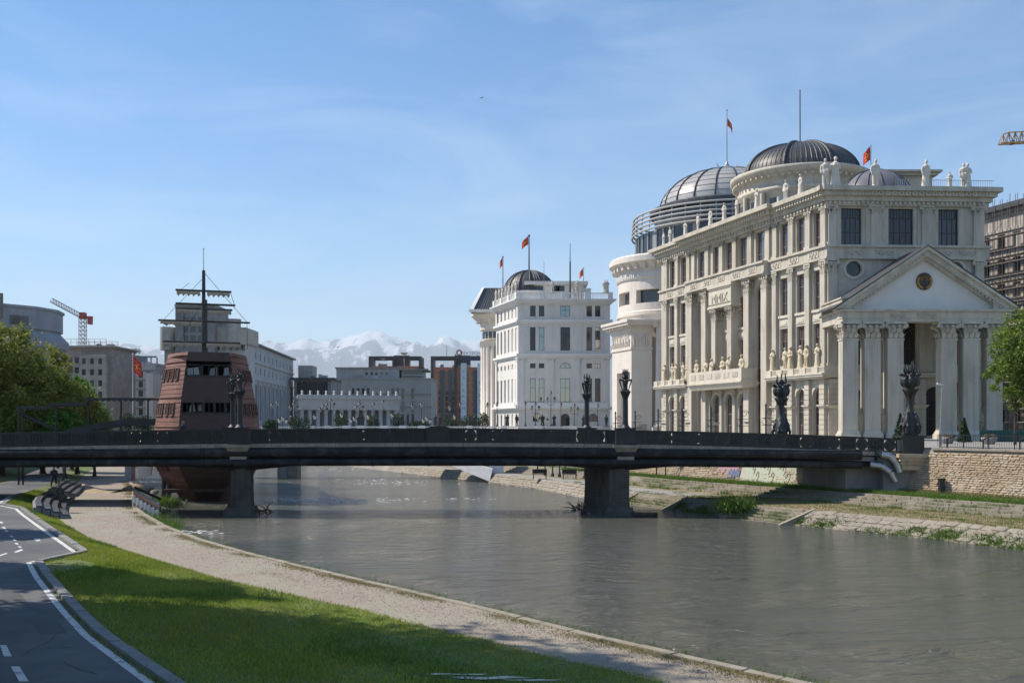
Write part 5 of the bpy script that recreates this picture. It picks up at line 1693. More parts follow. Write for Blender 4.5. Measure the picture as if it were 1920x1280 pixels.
# ---- front facade wall
fops = [(1.5, 3.7, 25.05, 28.9), (6.6, 9.3, 25.05, 28.9), (12.0, 14.2, 25.05, 28.9), (2.0, 3.7, 21.7, 23.3, 'o'), (13.0, 14.7, 21.7, 23.3, 'o'),
        (2.0, 3.6, 12.4, 16.6), (7.2, 9.6, 12.4, 17.5), (12.7, 14.4, 12.4, 16.6), (1.4, 3.9, 4.9, 10.1, 'a'), (6.0, 7.1, 7.9, 10.9), (8.5, 9.9, 7.9, 10.9), (10.4, 13.0, 4.9, 10.1, 'a'), (13.8, 15.6, 4.9, 10.6)]
m = MB(FFR); wall(m, 0, WF, ZS, zC0 + .2, fops, .5); m.build('front_wall', M['cream'], MBD)
for o_ in fops:
    w, h = o_[1] - o_[0], o_[3] - o_[2]; xc = (o_[0] + o_[1]) / 2
    k = o_[4] if len(o_) > 4 else 'r'
    if k == 'o':
        q = MB(FFR); n = 24; zc = (o_[2] + o_[3]) / 2
        for i in range(n):
            a0, a1 = 2 * math.pi * i / n, 2 * math.pi * (i + 1) / n
            q.extr([(xc + .87 * math.cos(a0), zc + .82 * math.sin(a0)), (xc + 1.15 * math.cos(a0), zc + 1.1 * math.sin(a0)), (xc + 1.15 * math.cos(a1), zc + 1.1 * math.sin(a1)), (xc + .87 * math.cos(a1), zc + .82 * math.sin(a1))], -.12, .01)
        W_ = q.build('round_window', M['cream2'], MBD)
        q = MB(FFR); q.add([(xc + .9 * math.cos(2 * math.pi * i / 24), .30, zc + .85 * math.sin(2 * math.pi * i / 24)) for i in range(24)], [tuple(range(24))]); q.build('pane', M['glassdark'], W_)
    else:
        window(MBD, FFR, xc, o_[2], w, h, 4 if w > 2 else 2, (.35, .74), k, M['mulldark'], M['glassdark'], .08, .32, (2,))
for x in (.45, 5.2, 10.7, 16.3):
    pilaster(MBD, FFR, x, 1.15 if x > 1 else .85, .32, 24.96, zC0, M['cream'], caph=.9)
for x in (4.4, 5.95, 9.95, 11.4):
    pbox('window_jamb', M['cream'], MBD, FFR, x - .25, x + .25, -.12, 0, 24.98, 29.05)
for x in (.45, 16.3):
    pilaster(MBD, FFR, x, 1.0, .38, 12.2, 23.5, M['cream'], caph=1.6)
m = MB(FFR); m.box(0, WF + .45, -.45, .2, 23.5, 23.72); m.box(0, WF + .35, -.35, .2, 23.721, 24.72); m.box(0, WF + .57, -.57, .2, 24.721, 24.97); m.build('front_entablature', M['cream'], MBD)
for x in (2.8, 6.0, 9.2, 12.4, 15.0): inst('scroll_relief', RELM, FFR(x, -.38, 24.2), FFR.a, MBD, (1.9, 1, 1.2))
for i in range(7):
    z = 17.5 + .85 * i
    pbox('course_joint', M['relief'], MBD, FFR, 1.0, 1.9 if 20.8 < z < 23.5 else 6.9, -.012, .01, z, z + .05)
m = MB(FFR); m.box(-.6, WF + .6, -.9, 0, 11.3, 11.5); m.box(-.5, WF + .5, -.7, 0, 11.05, 11.299); m.box(-.55, 1.9, -.85, -.1, 11.501, 12.2); m.build('front_ledge', M['cream2'], MBD)
for x in (.6, 4.9, 9.95, 16.2): rustic(MBD, FFR, x, 1.15, .35, ZS, 10.9, M['cream'])
for x in (4.9, 10.6): pbox('pilaster', M['cream'], MBD, FFR, x - .8, x + .8, -.35, 0, 11.6, 17.4)
# body behind the facades, right flank, roof
P0 = FL(0, .5, 0); P1 = FL(LL, .5, 0); P2 = FFR(WF, .5, 0)
P3 = (P2[0] - .3294 * 36, P2[1] + 36)
m = MB()
m.quad((P0[0], P0[1], ZS), (P3[0], P3[1], ZS), (P3[0], P3[1], zC0), (P0[0], P0[1], zC0))
pr = FFR(WF, 0, 0)
m.quad((pr[0], pr[1], ZS), (P3[0], P3[1], ZS), (P3[0], P3[1], zC1 - .1), (pr[0], pr[1], zC1 - .1))
fa = FL(0, 0, 0)
m.quad((fa[0], fa[1], ZS), (P3[0], P3[1], ZS), (P3[0], P3[1], zC1 - .1), (fa[0], fa[1], zC1 - .1))
m.build('rear_wall', M['cream'], MBD)
m = MB(); m.add([FL(-.5, -.8, zC1 - .05), FL(LL - .2, -.8, zC1 - .05), FFR(WF + .8, -.8, zC1 - .05), (P3[0], P3[1], zC1 - .05)], [(0, 1, 2, 3)]); m.build('flat_roof', M['concrete'], MBD)
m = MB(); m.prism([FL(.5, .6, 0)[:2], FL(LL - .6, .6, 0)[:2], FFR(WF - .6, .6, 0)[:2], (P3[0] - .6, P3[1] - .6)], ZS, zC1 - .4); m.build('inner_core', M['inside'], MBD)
# ---- portico
YP = 98.6
PXC = X(1737, YP); PW = X(1893, YP) - X(1578, YP); px0, px1 = PXC - PW / 2, PXC + PW / 2
FP = Fr(px0, YP, 0)
zE0, zE1 = Z(603, YP), Z(580, YP)
PO = MBD
yb_ = C0[1] - YP
m = MB(FP)
m.box(0, PW, 0, 1.5, zE0, zE0 + .35); m.box(-.06, PW + .06, -.06, 1.5, zE0 + .351, zE1 - .2); m.box(-.3, PW + .3, -.3, 1.5, zE1 - .199, zE1)
for (a, b) in ((-.0, 1.3), (PW - 1.3, PW)):
    m.box(a, b, 1.501, yb_ + .2, zE0, zE1 - .2); m.box(a - .3 if a < 1 else a, b if a < 1 else b + .3, 1.501, yb_ + .1, zE1 - .199, zE1)
m.build('portico_entablature', M['cream'], PO)
m = MB(FP); m.box(1.3, PW - 1.3, 1.5, yb_, zE1 - .5, zE1 - .3); m.build('portico_ceiling', M['cream'], PO)
for x in (2.0, 5.4, 11.4, 14.6): inst('scroll_relief', RELM, FP(x, -.10, (zE0 + zE1) / 2), 0, PO, (1.5, 1, .9)) if x == 5.4 else None
inst('scroll_relief', RELM, FP(PW / 2, -.10, (zE0 + zE1) / 2), 0, PO, (2.0, 1, 1.1))
zA = Z(468, YP)
m = MB(FP)
m.add([(.6, .6, zE1), (PW - .6, .6, zE1), (PW / 2, .6, zA - .8)], [(0, 1, 2)]); m.build('tympanum', pmat('tympanum_white', (.66, .65, .63), (.60, .59, .57), .4, .7), PO)
rr = (zA - zE1)
for s in (-1, 1):
    m = MB(FP)
    e = PW / 2 + .7
    for (t0, t1, y0) in ((0, .35, -.45), (.35, .95, -.2), (.95, 1.25, .15)):
        pts = [(PW / 2 + s * e, zE1 + .15 - t0 * .2), (PW / 2, zA + .3 - t0), (PW / 2, zA + .3 - t1), (PW / 2 + s * (e - t1 * 1.25), zE1 + .15 - t0 * .2)]
        m.extr(pts if s > 0 else pts[::-1], y0, .9)
    m.build('raking_cornice', M['cream'], PO)
    q = MB(FP); n = 22
    for i in range(1, n):
        t = i / n
        q.ball((PW / 2 + s * (e - 1.4) * t, -.2, zA - .35 - (rr - .3) * t), .15, 6, sy=.5)
    q.build('egg_moulding', M['relief'], PO)
    q = MB(FP)
    q.add([(PW / 2, -.5, zA + .32), (PW / 2 + s * (e + .1), -.5, zE1 + .17), (PW / 2 + s * (e + .1), yb_ + .3, zE1 + .17), (PW / 2, yb_ + .3, zA + .32),
           (PW / 2, -.5, zA + .40), (PW / 2 + s * (e + .1), -.5, zE1 + .25), (PW / 2 + s * (e + .1), yb_ + .3, zE1 + .25), (PW / 2, yb_ + .3, zA + .40)],
          [(0, 1, 2, 3), (7, 6, 5, 4), (0, 4, 5, 1), (1, 5, 6, 2)])
    q.build('portico_roof', M['slate'], PO)
# attic blocks at both ends of the portico
for (a, b) in ((-.1, 1.7), (PW - 1.7, PW + .1)):
    m = MB(FP); m.box(a, b, -.12, yb_, zE1 + .001, zE1 + 1.05); m.box(a - .12, b + .12, -.24, yb_, zE1 + 1.051, zE1 + 1.2); m.build('attic_block', M['cream'], PO)
# state emblem
m = MB(FP); cz = Z(526, YP); n = 28
m.extr([(PW / 2 + .80 * math.cos(2 * math.pi * i / n), cz + .86 * math.sin(2 * math.pi * i / n)) for i in range(n)], .45, .59)
EM = m.build('emblem', M['spar'], PO, 'round gilt emblem of sun rays over wreathed sheaves in the pediment')
m = MB(FP)
for i in range(9):
    t = math.pi * (i + .0) / 8
    m.extr([(PW / 2 + .22 * math.cos(t - .10), cz + .12 + .22 * math.sin(t - .10)), (PW / 2 + .72 * math.cos(t), cz + .12 + .62 * math.sin(t)), (PW / 2 + .22 * math.cos(t + .10), cz + .12 + .22 * math.sin(t + .10))], .38, .449)
m.build('sun_rays', M['gold'], EM)
m = MB(FP)
for s in (-1, 1):
    for i in range(9):
        t = -math.pi / 2 + s * (.35 + i * .21)
        m.ball((PW / 2 + .66 * math.cos(t), .42, cz + .68 * math.sin(t)), .14, 7, sy=.5)
m.build('wreath', M['gold'], EM)
# columns: square fluted shafts with carved capitals
for px in (1595, 1637, 1680, 1780, 1822, 1866):
    xc = X(px, YP) - px0
    w = 1.55
    q = MB(FP); q.box(xc - w / 2, xc + w / 2, .05, 1.35, ZS + 1.0, zE0 - 1.75)
    for i in range(5): q.box(xc - w / 2 + .14 + .28 * i, xc - w / 2 + .28 + .28 * i, .02, .049, ZS + 1.6, zE0 - 2.0)
    o = q.build('column', M['cream'], PO)
    q = MB(FP); q.box(xc - w / 2 - .22, xc + w / 2 + .22, -.17, 1.57, ZS, ZS + .62); q.frus(xc - w / 2 - .02, xc + w / 2 + .02, .03, 1.37, ZS + .99, ZS + .621, .15); q.build('column_base', M['cream'], o)
    inst('capital', CAP, FP(xc, .7, zE0 - 1.75), 0, PO, (1.5, 1.3, 1.75))
m = MB(FP); m.box(-.8, PW + .8, -1.2, yb_, ZS - .3, ZS + .012 + .1); m.build('portico_steps', M['cream2'], PO)
# ---- roof pieces: drum and dark dome, low glass dome, pavilion
def dome(parent, cx, cy, z, r, h, mat, ribs, ribmat, seams=0, name='dome', ribw=.032, n=48):
    m = MB(); k = 12
    m.lathe([(r * math.cos(math.pi / 2 * i / k) + (.001 if i == k else 0), h * math.sin(math.pi / 2 * i / k)) for i in range(k + 1)], (cx, cy, z), n)
    D_ = m.build(name, mat, parent)
    for j in range(ribs):
        a = 2 * math.pi * j / ribs + .25
        q = MB(); 
        pts = [(cx + (r + .05) * math.cos(math.pi / 2 * i / k) * math.cos(a), cy + (r + .05) * math.cos(math.pi / 2 * i / k) * math.sin(a), z + (h + .05) * math.sin(math.pi / 2 * i / k)) for i in range(k)]
        q.path(pts, r * ribw, 6); q.build('rib', ribmat, D_)
    if seams:
        q = MB()
        for j in range(seams):
            a = 2 * math.pi * j / seams
            q.path([(cx + (r + .01) * math.cos(math.pi / 2 * i / 8) * math.cos(a), cy + (r + .01) * math.cos(math.pi / 2 * i / 8) * math.sin(a), z + (h + .01) * math.sin(math.pi / 2 * i / 8)) for i in range(8)], r * .007, 4)
        q.build('seam', ribmat, D_)
    return D_
YD = 128.0; dx_ = X(1500, YD); sD = YD / F
zD = Z(336, YD)
m = MB(); m.lathe([(7.6, 30.6), (7.6, 34.5), (8.1, 34.8), (8.1, 35.2), (7.7, 35.3), (7.7, zD - 1.2), (8.4, zD - .9), (8.8, zD - .5), (8.8, zD - .1), (7.4, zD)], (dx_, YD, 0), 48)
DR = m.build('dome_drum', M['cream'], MBD)
q = MB()
for j in range(60):
    a = 2 * math.pi * j / 60
    q.ball((dx_ + 8.35 * math.cos(a), YD + 8.35 * math.sin(a), zD - 1.15), .2, 6)
q.build('bead_course', M['cream2'], DR)
for j in range(16):
    a = 2 * math.pi * j / 16 + .1
    farwin(DR, Fr(dx_ + 7.62 * math.cos(a), YD + 7.62 * math.sin(a), a + math.pi / 2), 0, 31.6, 1.3, 2.3, y=-.02, gm=M['glassfar'])
    b_ = a + math.pi / 16
    q = MB(); q.tube((dx_ + 7.9 * math.cos(b_), YD + 7.9 * math.sin(b_), 31), (dx_ + 7.9 * math.cos(b_), YD + 7.9 * math.sin(b_), 34.6), .3, None, 10); q.build('drum_column', M['cream'], DR)
dome(MBD, dx_, YD, zD, 7.3, Z(272, YD) - zD, M['slate'], 8, M['ridge'], 72, 'dark_dome')
q = MB(); q.lathe([(.8, 0), (.8, .15), (.5, .35), (.2, .5), (.09, .7), (.07, 7.2)], (dx_, YD, Z(272, YD) - .1), 12); q.build('dome_mast', M['poledark'], MBD)
YD2 = 114.0
dome(MBD, X(1640, YD2), YD2, 30.95, 4.3, Z(320, YD2) - 30.95, pmat('dome_panel', (.20, .185, .20), (.15, .14, .155), .6, .25), 16, M['ridge'], 0, 'glass_dome', .012)
YV = 116.0
m = MB(); m.box(X(1672, YV), X(1748, YV), YV, YV + 8, 30.9, Z(330, YV)); m.box(X(1666, YV), X(1756, YV), YV - .4, YV + 8.4, Z(330, YV) + .001, Z(325, YV)); m.box(X(1660, YV), X(1762, YV), YV - .8, YV + 8.8, Z(325, YV) + .001, Z(321, YV)); m.build('roof_pavilion', M['cream'], MBD)
# roof railing along the front right
m = MB(FFR)
for i in range(44):
    x = 7.0 + i * .24
    m.tube((x, -.9, zC1), (x, -.9, zC1 + .75), .018, None, 4)
m.tube((7.0, -.9, zC1 + .75), (17.6, -.9, zC1 + .75), .03, None, 5); m.tube((7.0, -.9, zC1 + .1), (17.6, -.9, zC1 + .1), .025, None, 5)
m.build('roof_railing', M['polegrey'], MBD)
m = MB(); a_ = FL(27.5, 1.2, zC1); m.box(a_[0], a_[0] + 1.2, a_[1], a_[1] + .7, zC1 - .05, zC1 + 1.6); m.build('air_unit', M['palegrey'], MBD)

# ---- flags
def flagpole(label, x, y, z0, z1, r, hoist, fly, mat, z_flag=None, dirx=1, fold=.25, droop=1.0, group='flags on the roofs'):
    """pole with a wind-folded red flag carrying a yellow sun; fly along dirx"""
    t = thing('flagpole', label, 'flag', (x, y, z0), group)
    q = MB(); q.tube((x, y, z0), (x, y, z1), r, r * .6, 8); q.ball((x, y, z1), r * 1.6, 6); q.build('pole', mat, t)
    zt = (z_flag or z1 - .1)
    nx_, nz_ = 14, 10
    def pt(u, v, o=0.0):
        return (x + dirx * (r + fly * u) + 0 * v, y + fold * math.sin(u * 7 + v * 1.2) * (0.2 + u) + o, zt - hoist * v - droop * fly * u ** 1.3 * (1 - .25 * v))
    m = MB(); m.add([pt(i / nx_, j / nz_) for j in range(nz_ + 1) for i in range(nx_ + 1)], [(j * (nx_ + 1) + i, j * (nx_ + 1) + i + 1, (j + 1) * (nx_ + 1) + i + 1, (j + 1) * (nx_ + 1) + i) for j in range(nz_) for i in range(nx_)], smooth=True)
    fl = m.build('flag_cloth', M['flagred'], t)
    m = MB()
    for o in (-.025, .025):
        n = 14
        m.add([pt(.5 + .13 * math.cos(2 * math.pi * i / n), .5 + .15 * math.sin(2 * math.pi * i / n), o) for i in range(n)], [tuple(range(n))])
        for k in range(8):
            a = 2 * math.pi * k / 8
            e = (.46, .46) if k % 2 == 0 else (.46, .46)
            c1 = pt(.5 + .2 * math.cos(a - .08), .5 + .25 * math.sin(a - .08), o); c2 = pt(.5 + .2 * math.cos(a + .08), .5 + .25 * math.sin(a + .08), o)
            e1 = pt(.5 + .40 * math.cos(a - .07), .5 + .42 * math.sin(a - .07), o); e2 = pt(.5 + .40 * math.cos(a + .07), .5 + .42 * math.sin(a + .07), o)
            m.add([c1, e1, e2, c2], [(0, 1, 2, 3)])
    m.build('sun_emblem', M['flagyel'], fl)
    return t
YQ = 117.0
flagpole('red flag with yellow sun above the low glass dome of the cream building', X(1633, YQ), YQ, zC1, Z(273, YQ), .06, 1.6, .75, M['polegrey'], dirx=-1, droop=1.1)

# ---- statues
FIG = [lathe_figure(11 + i, M['statue'], i % 2) for i in range(5)]
FIGP = [lathe_figure(31 + i, M['statue2'], i % 2) for i in range(5)]
def statue(label, loc, h, k, pale=False, rz=0.0, group='stone statues', name='statue'):
    o = inst(name, (FIGP if pale else FIG)[k % 5], loc, rz, None, (h, h, h))
    tag(o, label, 'statue', group)
    return o
zr = zC1 + .02
LFA = FL.a     # facing out of the left facade
roofL = [(1256, 440), (1268, 437), (1297, 425), (1328, 405), (1352, 395), (1378, 380), (1402, 372), (1440, 362), (1487, 350), (1515, 345)]
near_words = ['beside the glass rotunda rings', 'next after the far corner', 'bending forward, third from the far corner', 'with a dark wreath behind it', 'fifth from the far corner', 'sixth from the far corner',
              'seventh, just beyond the cornice step', 'below the drum with an arm raised', 'before the dark dome', 'second back from the near roof corner']
for i, (px, _) in enumerate(roofL):
    r_ = (px - 960) / F
    t_ = (C0[0] - 105 * r_) / (.3294 + r_)
    u_ = min(max(LL - 1.0529 * t_, .2), LL)
    y_ = -1.5 if 9.3 < u_ < 27.7 else -.95
    statue('pale stone statue on the long river cornice, ' + near_words[i], FL(u_, y_, zC1 + (.07 if 9 < u_ < 28 else .02)), 2.2 if i else 1.9, i, True, LFA + .2 * (i % 3 - 1), 'statues along the cream building roof')
for px, h, k, lab in ((1545, 2.9, 1, 'left of the pair at the near roof corner'), (1564, 3.1, 2, 'right of the pair at the near roof corner'),
                      (1640, 2.9, 3, 'on the front cornice before the low glass dome'), (1737, 2.9, 4, 'in a long coat on the front cornice before the roof pavilion'),
                      (1783, 1.7, 0, 'small seated stone bust on the front cornice right of the pavilion'), (1810, 2.6, 1, 'left of the embracing pair near the roof railing end'), (1817, 2.6, 2, 'right of the embracing pair near the roof railing end')):
    x_ = (X(px, 104.6) - C0[0])
    statue(('pale stone statue ' if 'small' not in lab else '') + lab, FFR(x_, -.75, zC1 + .02), h, k, True, (k - 2) * .15, 'statues along the cream building roof')
for i, u in enumerate([1.9, 4.3, 5.3, 7.4, 8.6]):
    statue('small cream figure on the far facade ledge, %s from the far corner' % ORD[i], FL(u, -.5, 12.21), 2.3, i, False, LFA, 'figures on the facade ledges')
for i, u in enumerate([13.0, 15.4, 16.9, 19.5, 20.9, 23.9]):
    statue('sandy stone figure on the central balcony, %s from its far end' % ORD[i], FL(u, -1.5, 11.51), 2.9, i + 1, False, LFA, 'figures on the facade ledges')
for i, u in enumerate([28.9, 31.4, 32.4, 34.3, 35.4, 37.4]):
    statue('sandy stone figure on the near facade ledge, %s counting towards the portico' % ORD[i], FL(u, -.5, 12.21), 2.5, i + 2, False, LFA, 'figures on the facade ledges')
for px, k, lab in ((1614, 0, 'sandy stone figure between the first and second portico columns'), (1657, 2, 'sandy robed woman between the second and third portico columns'), (1803, 3, 'sandy stone figure behind the young fir between portico columns'), (1843, 1, 'sandy stone figure with raised elbow between the last portico columns')):
    statue(lab, (X(px, 99.6), 99.6, ZS + .113), 3.1, k, False, 0, 'figures inside the portico')
# ------------------------------------------------------------------ museum with the round bay and its carved pylon
MU = thing('museum', 'white stone museum with a round upper bay, carved frieze pylon and a tall column', 'building', (X(1255, 158), 158, ZS))
ucx, ucy, us = X(1262, 158), 158.0, 158.0 / F
def mz(py): return Z(py, 158)
ur = (1262 - 1160) * us
m = MB(); m.lathe([(ur, ZS), (ur, mz(600)), (ur + .25, mz(598)), (ur + .25, mz(592)), (ur + .05, mz(590)), (ur + .05, mz(577))], (ucx, ucy, 0), 56, smooth=False); m.build('lower_drum', M['museum'], MU)
m = MB(); m.lathe([(ur - .9, mz(577)), (ur - .9, mz(553))], (ucx, ucy, 0), 56, smooth=False); m.build('window_ring', M['glassfar'], MU)
m = MB(); m.lathe([(ur + .02, mz(553)), (ur + .02, mz(533)), (ur + .25, mz(532)), (ur + .25, mz(522)), (ur + .1, mz(521)), (ur + .1, mz(515)), (ur + .9, mz(506)), (ur + 1.45, mz(503)), (ur + 1.45, mz(494)), (ur + 1.2, mz(491)), (.1, mz(489))], (ucx, ucy, 0), 56, smooth=False)
m.build('upper_drum', M['museum'], MU)
for j in range(40):
    a = 2 * math.pi * j / 40
    fr = Fr(ucx + ur * math.cos(a), ucy + ur * math.sin(a), a + math.pi / 2)
    if math.sin(a) < .4:
        q = MB(fr); q.extr([(-.22, mz(515)), (.22, mz(515)), (.22, mz(506)), (-.22, mz(506))], -1.0, 0); q.build('bracket', M['museum'], MU)
    if j % 4 == 0:
        pbox('ring_pier', M['museum'], MU, fr, -.75, .75, -.03, .95, mz(577), mz(553))
q = MB()
for j in range(120):
    a = 2 * math.pi * j / 120
    fr = Fr(ucx + ur * math.cos(a), ucy + ur * math.sin(a), a + math.pi / 2); q.fr = fr
    q.box(-.12, .12, -.33, -.24, mz(530), mz(523))
q.build('dentils', M['white2'], MU)
MY = 148.0; MK = (X(1184, MY), MY)
tl = 6.65
FM = Fr(MK[0] - .3294 * tl, MY + tl, math.atan2(-1, .3294)); ML = tl * tq
FM2 = Fr(MK[0], MY, R(2)); MR = X(1223, MY) - MK[0]
def kz(py): return Z(py, MY)
m = MB(FM); wall(m, 0, ML, ZS, kz(655), [(1.8, ML - .5, ZS, kz(697))], 1.0); m.quad((1.8, 1.0, ZS), (ML - .5, 1.0, ZS), (ML - .5, 1.0, kz(697)), (1.8, 1.0, kz(697))); m.build('pylon_side', M['museum'], MU)
m = MB(FM2); m.quad((0, 0, ZS), (MR, 0, ZS), (MR, 0, kz(655)), (0, 0, kz(655))); m.quad((MR, 0, ZS), (MR, 4, ZS), (MR, 4, kz(655)), (MR, 0, kz(655))); m.build('pylon_front', M['museum'], MU)
for fr, L in ((FM, ML), (FM2, MR)):
    m = MB(fr); e = .002 if fr is FM else 0
    m.box(-.1 - e, L + .1 + e, -.15 - e, 2.5, kz(655), kz(651)); m.box(0 - e, L + e, -.03 - e, 2.5, kz(651) + .002, kz(623)); m.box(-.15, L + .15, -.15 - e, 2.5, kz(623) + .001, kz(620))
    for i, (pp_, z0, z1) in enumerate(((.25, 620, 614), (.7, 614, 610), (1.15, 610, 605), (1.35, 605, 600))): m.box(-pp_ if fr is FM else 0, L + pp_, -pp_ - e, 2.4, kz(z0) + .001 + e, kz(z1))
    m.build('pylon_cornice', M['museum'], MU)
    q = MB(fr); r0 = random.Random(9)
    x = .35
    while x < L - .3:
        q.path([(x, -.08, kz(648)), (x + r0.uniform(-.2, .2), -.12, kz(640)), (x + r0.uniform(-.3, .3), -.08, kz(628))], [.12, .16, .08], 6); q.ball((x + .1, -.1, kz(627)), .12, 6)
        q.path([(x, -.08, kz(640)), (x + r0.uniform(.2, .45), -.1, kz(634 + r0.uniform(-4, 6)))], [.09, .05], 5)
        x += .5
    q.build('frieze_relief', M['museum'], MU)
    for i in range(7):
        if L * i / 6 < L: pbox('modillion', M['museum'], MU, fr, L * i / 6 - .1 + .12, L * i / 6 + .12, -1.0, 0, kz(614) + .01, kz(611))
pbox('service_door', M['concrete_w'], MU, FM2, .9, 2.3, -.06, .02, ZS, kz(795))
m = MB(); m.box(X(1223, 150), X(1233, 150), 151.5, 152, ZS, Z(600, 150)); m.build('gap_shade', M['inside'], MU)  # black slab in the gap, the shade there put into its colour
cxm = X(1238, 147.5)
m = MB(); m.lathe([(.75, ZS + 1.9), (.68, ZS + 8), (.6, Z(615, 147.5))], (cxm, 147.5, 0), 20, flute=(.035, 20, 0)); CL = m.build('column', M['museum'], MU)
q = MB(); q.lathe([(1.0, ZS + 1.2), (1.05, ZS + 1.4), (.85, ZS + 1.7), (.8, ZS + 1.95)], (cxm, 147.5, 0), 18); q.box(cxm - 1.3, cxm + 1.3, 146.2, 148.8, ZS, ZS + 1.2); q.build('column_base', M['museum'], CL)
q = MB(); q.box(cxm - .9, cxm + .9, 146.7, 148.3, Z(604, 147.5), Z(600, 147.5))
for s in (-1, 1): q.tube((cxm + s * .75, 146.75, Z(609, 147.5)), (cxm + s * .75, 148.2, Z(609, 147.5)), .42, None, 12)
q.tube((cxm, 147.5, Z(618, 147.5)), (cxm, 147.5, Z(604, 147.5)), .62, .7, 14); q.build('ionic_capital', M['museum'], CL)

# ------------------------------------------------------------------ glass-domed rotunda behind
GR = thing('glass_rotunda', 'round dark glass office block with stacked ring rails and a silver glazed dome', 'building', (X(1363, 165), 165, ZS))
gcx, gcy, gs = X(1363, 165), 165.0, 165 / F
def rz_(py): return Z(py, 165)
m = MB(); m.lathe([(169 * gs, ZS), (169 * gs, rz_(452)), (169 * gs, rz_(448)), (.1, rz_(447))], (gcx, gcy, 0), 64, smooth=False); m.build('glass_drum', M['glassfar'], GR)
for j in range(48):
    a = 2 * math.pi * j / 48
    if math.sin(a) < .5:
        pbox('glazing_bar', M['bluegrey'], GR, Fr(gcx + 169.5 * gs * math.cos(a), gcy + 169.5 * gs * math.sin(a), a + math.pi / 2), -.12 if j % 4 else -.5, .12 if j % 4 else .5, -.12, .1, ZS, rz_(448))
for k, py in enumerate((445, 437, 429, 421, 413)):
    q = MB(); n = 72; rr_ = (177 - .8 * k) * gs
    for j in range(n):
        a0, a1 = 2 * math.pi * j / n, 2 * math.pi * (j + 1) / n
        q.tube((gcx + rr_ * math.cos(a0), gcy + rr_ * math.sin(a0), rz_(py)), (gcx + rr_ * math.cos(a1), gcy + rr_ * math.sin(a1), rz_(py)), .16, None, 6, caps=False)
    q.build('ring_rail', M['palegrey'], GR)
for j in range(40):
    a = 2 * math.pi * j / 40
    if math.sin(a) < .3:
        q = MB(); q.tube((gcx + 176 * gs * math.cos(a), gcy + 176 * gs * math.sin(a), rz_(448)), (gcx + 173 * gs * math.cos(a), gcy + 173 * gs * math.sin(a), rz_(412)), .10, None, 5); q.build('rail_post', M['polegrey'], GR)
m = MB(); m.lathe([(134 * gs, rz_(447)), (134 * gs, rz_(408)), (144 * gs, rz_(405)), (144 * gs, rz_(398)), (136 * gs, rz_(394)), (124 * gs, rz_(392))], (gcx, gcy, 0), 64, smooth=False); m.build('upper_drum', M['slate'], GR)
for j in range(36):
    a = 2 * math.pi * j / 36
    if math.sin(a) < .4: farwin(GR, Fr(gcx + 134.3 * gs * math.cos(a), gcy + 134.3 * gs * math.sin(a), a + math.pi / 2), 0, rz_(420), 1.4, .9, y=-.03)
M['domeglass'] = pmat('dome_glazing', (.50, .47, .43), (.40, .38, .35), .35, .25, metal=.15)
D_ = dome(GR, gcx, gcy, rz_(393), 124 * gs, rz_(320) - rz_(393), M['domeglass'], 20, M['ridge'], 0, 'glazed_dome', .013, n=80)
q = MB()
for i in range(1, 9):
    t = math.pi / 2 * i / 10
    rr_, zz = 124.3 * gs * math.cos(t), rz_(393) + (rz_(320) - rz_(393)) * math.sin(t) * 1.002
    for j in range(60):
        a0, a1 = 2 * math.pi * j / 60, 2 * math.pi * (j + 1) / 60
        q.tube((gcx + rr_ * math.cos(a0), gcy + rr_ * math.sin(a0), zz), (gcx + rr_ * math.cos(a1), gcy + rr_ * math.sin(a1), zz), .04, None, 4, caps=False)
q.build('glazing_ring', M['polegrey'], D_)
q = MB(); q.lathe([(1.6, 0), (1.4, .3), (.6, .6), (.25, 1.2), (.1, 1.6)], (gcx, gcy, rz_(320) - .1), 12)
for s in (-1, 1): q.path([(gcx, gcy, rz_(320) + .6), (gcx + s * 1.4, gcy, rz_(320) + .5), (gcx + s * 1.7, gcy, rz_(320) + 1.2)], [.12, .1, .05], 6)
q.build('finial', M['polegrey'], GR)
flagpole('thin red flag hanging from the tall mast on the glazed dome', gcx, gcy, rz_(320), rz_(207), .10, 1.3, .85, M['polegrey'], z_flag=rz_(221), dirx=1, droop=2.0)

# ------------------------------------------------------------------ white building in the middle distance
YW = 190.0; sw = YW / F
WB = thing('white_building', 'white classical office block with a balustraded roof and dark ribbed dome', 'building', (X(972, YW), YW, ZS))
FW = Fr(X(972, YW), YW, R(1.0)); WW = X(1144, YW) - X(972, YW)
tw = 13.6
FWL = Fr(X(972, YW) - .3294 * tw, YW + tw, math.atan2(-1, .3294)); WL = tw * tq
def wz(py): return Z(py, YW)
rowsW = [('r', wz(593), wz(573)), ('r', wz(657), wz(613)), ('s', wz(690), wz(681)), ('r', wz(753), wz(709)), ('a', wz(798), wz(775))]
def wx(px): return (px - 972) * sw
ops = []
cols = [(999, 1.04), (1015.5, 1.04), (1060, 1.85), (1105, 1.04), (1121, 1.04)]
for k, z0, z1 in rowsW:
    for px, w in cols:
        if k == 'a' and px in (1015.5, 1105): continue
        xx_ = wx(px) + (.85 if k == 'a' and px == 999 else -.85 if k == 'a' and px == 1121 else 0)
        ww_ = w if k != 'a' else 1.7
        if px == 1060 and k == 's': ops.append((xx_ - 1.05, xx_ + 1.05, z0, z0 + 1.05, 'a'))
        elif k == 'a' and px != 1060: ops.append((xx_ - ww_ / 2, xx_ + ww_ / 2, wz(790), z1, 'a'))
        else: ops.append((xx_ - ww_ / 2, xx_ + ww_ / 2, z0, z1, 'a' if k == 'a' else 'r'))
m = MB(FW); wall(m, 0, WW, ZS, wz(565), ops, .4); m.build('front_wall', M['white'], WB)
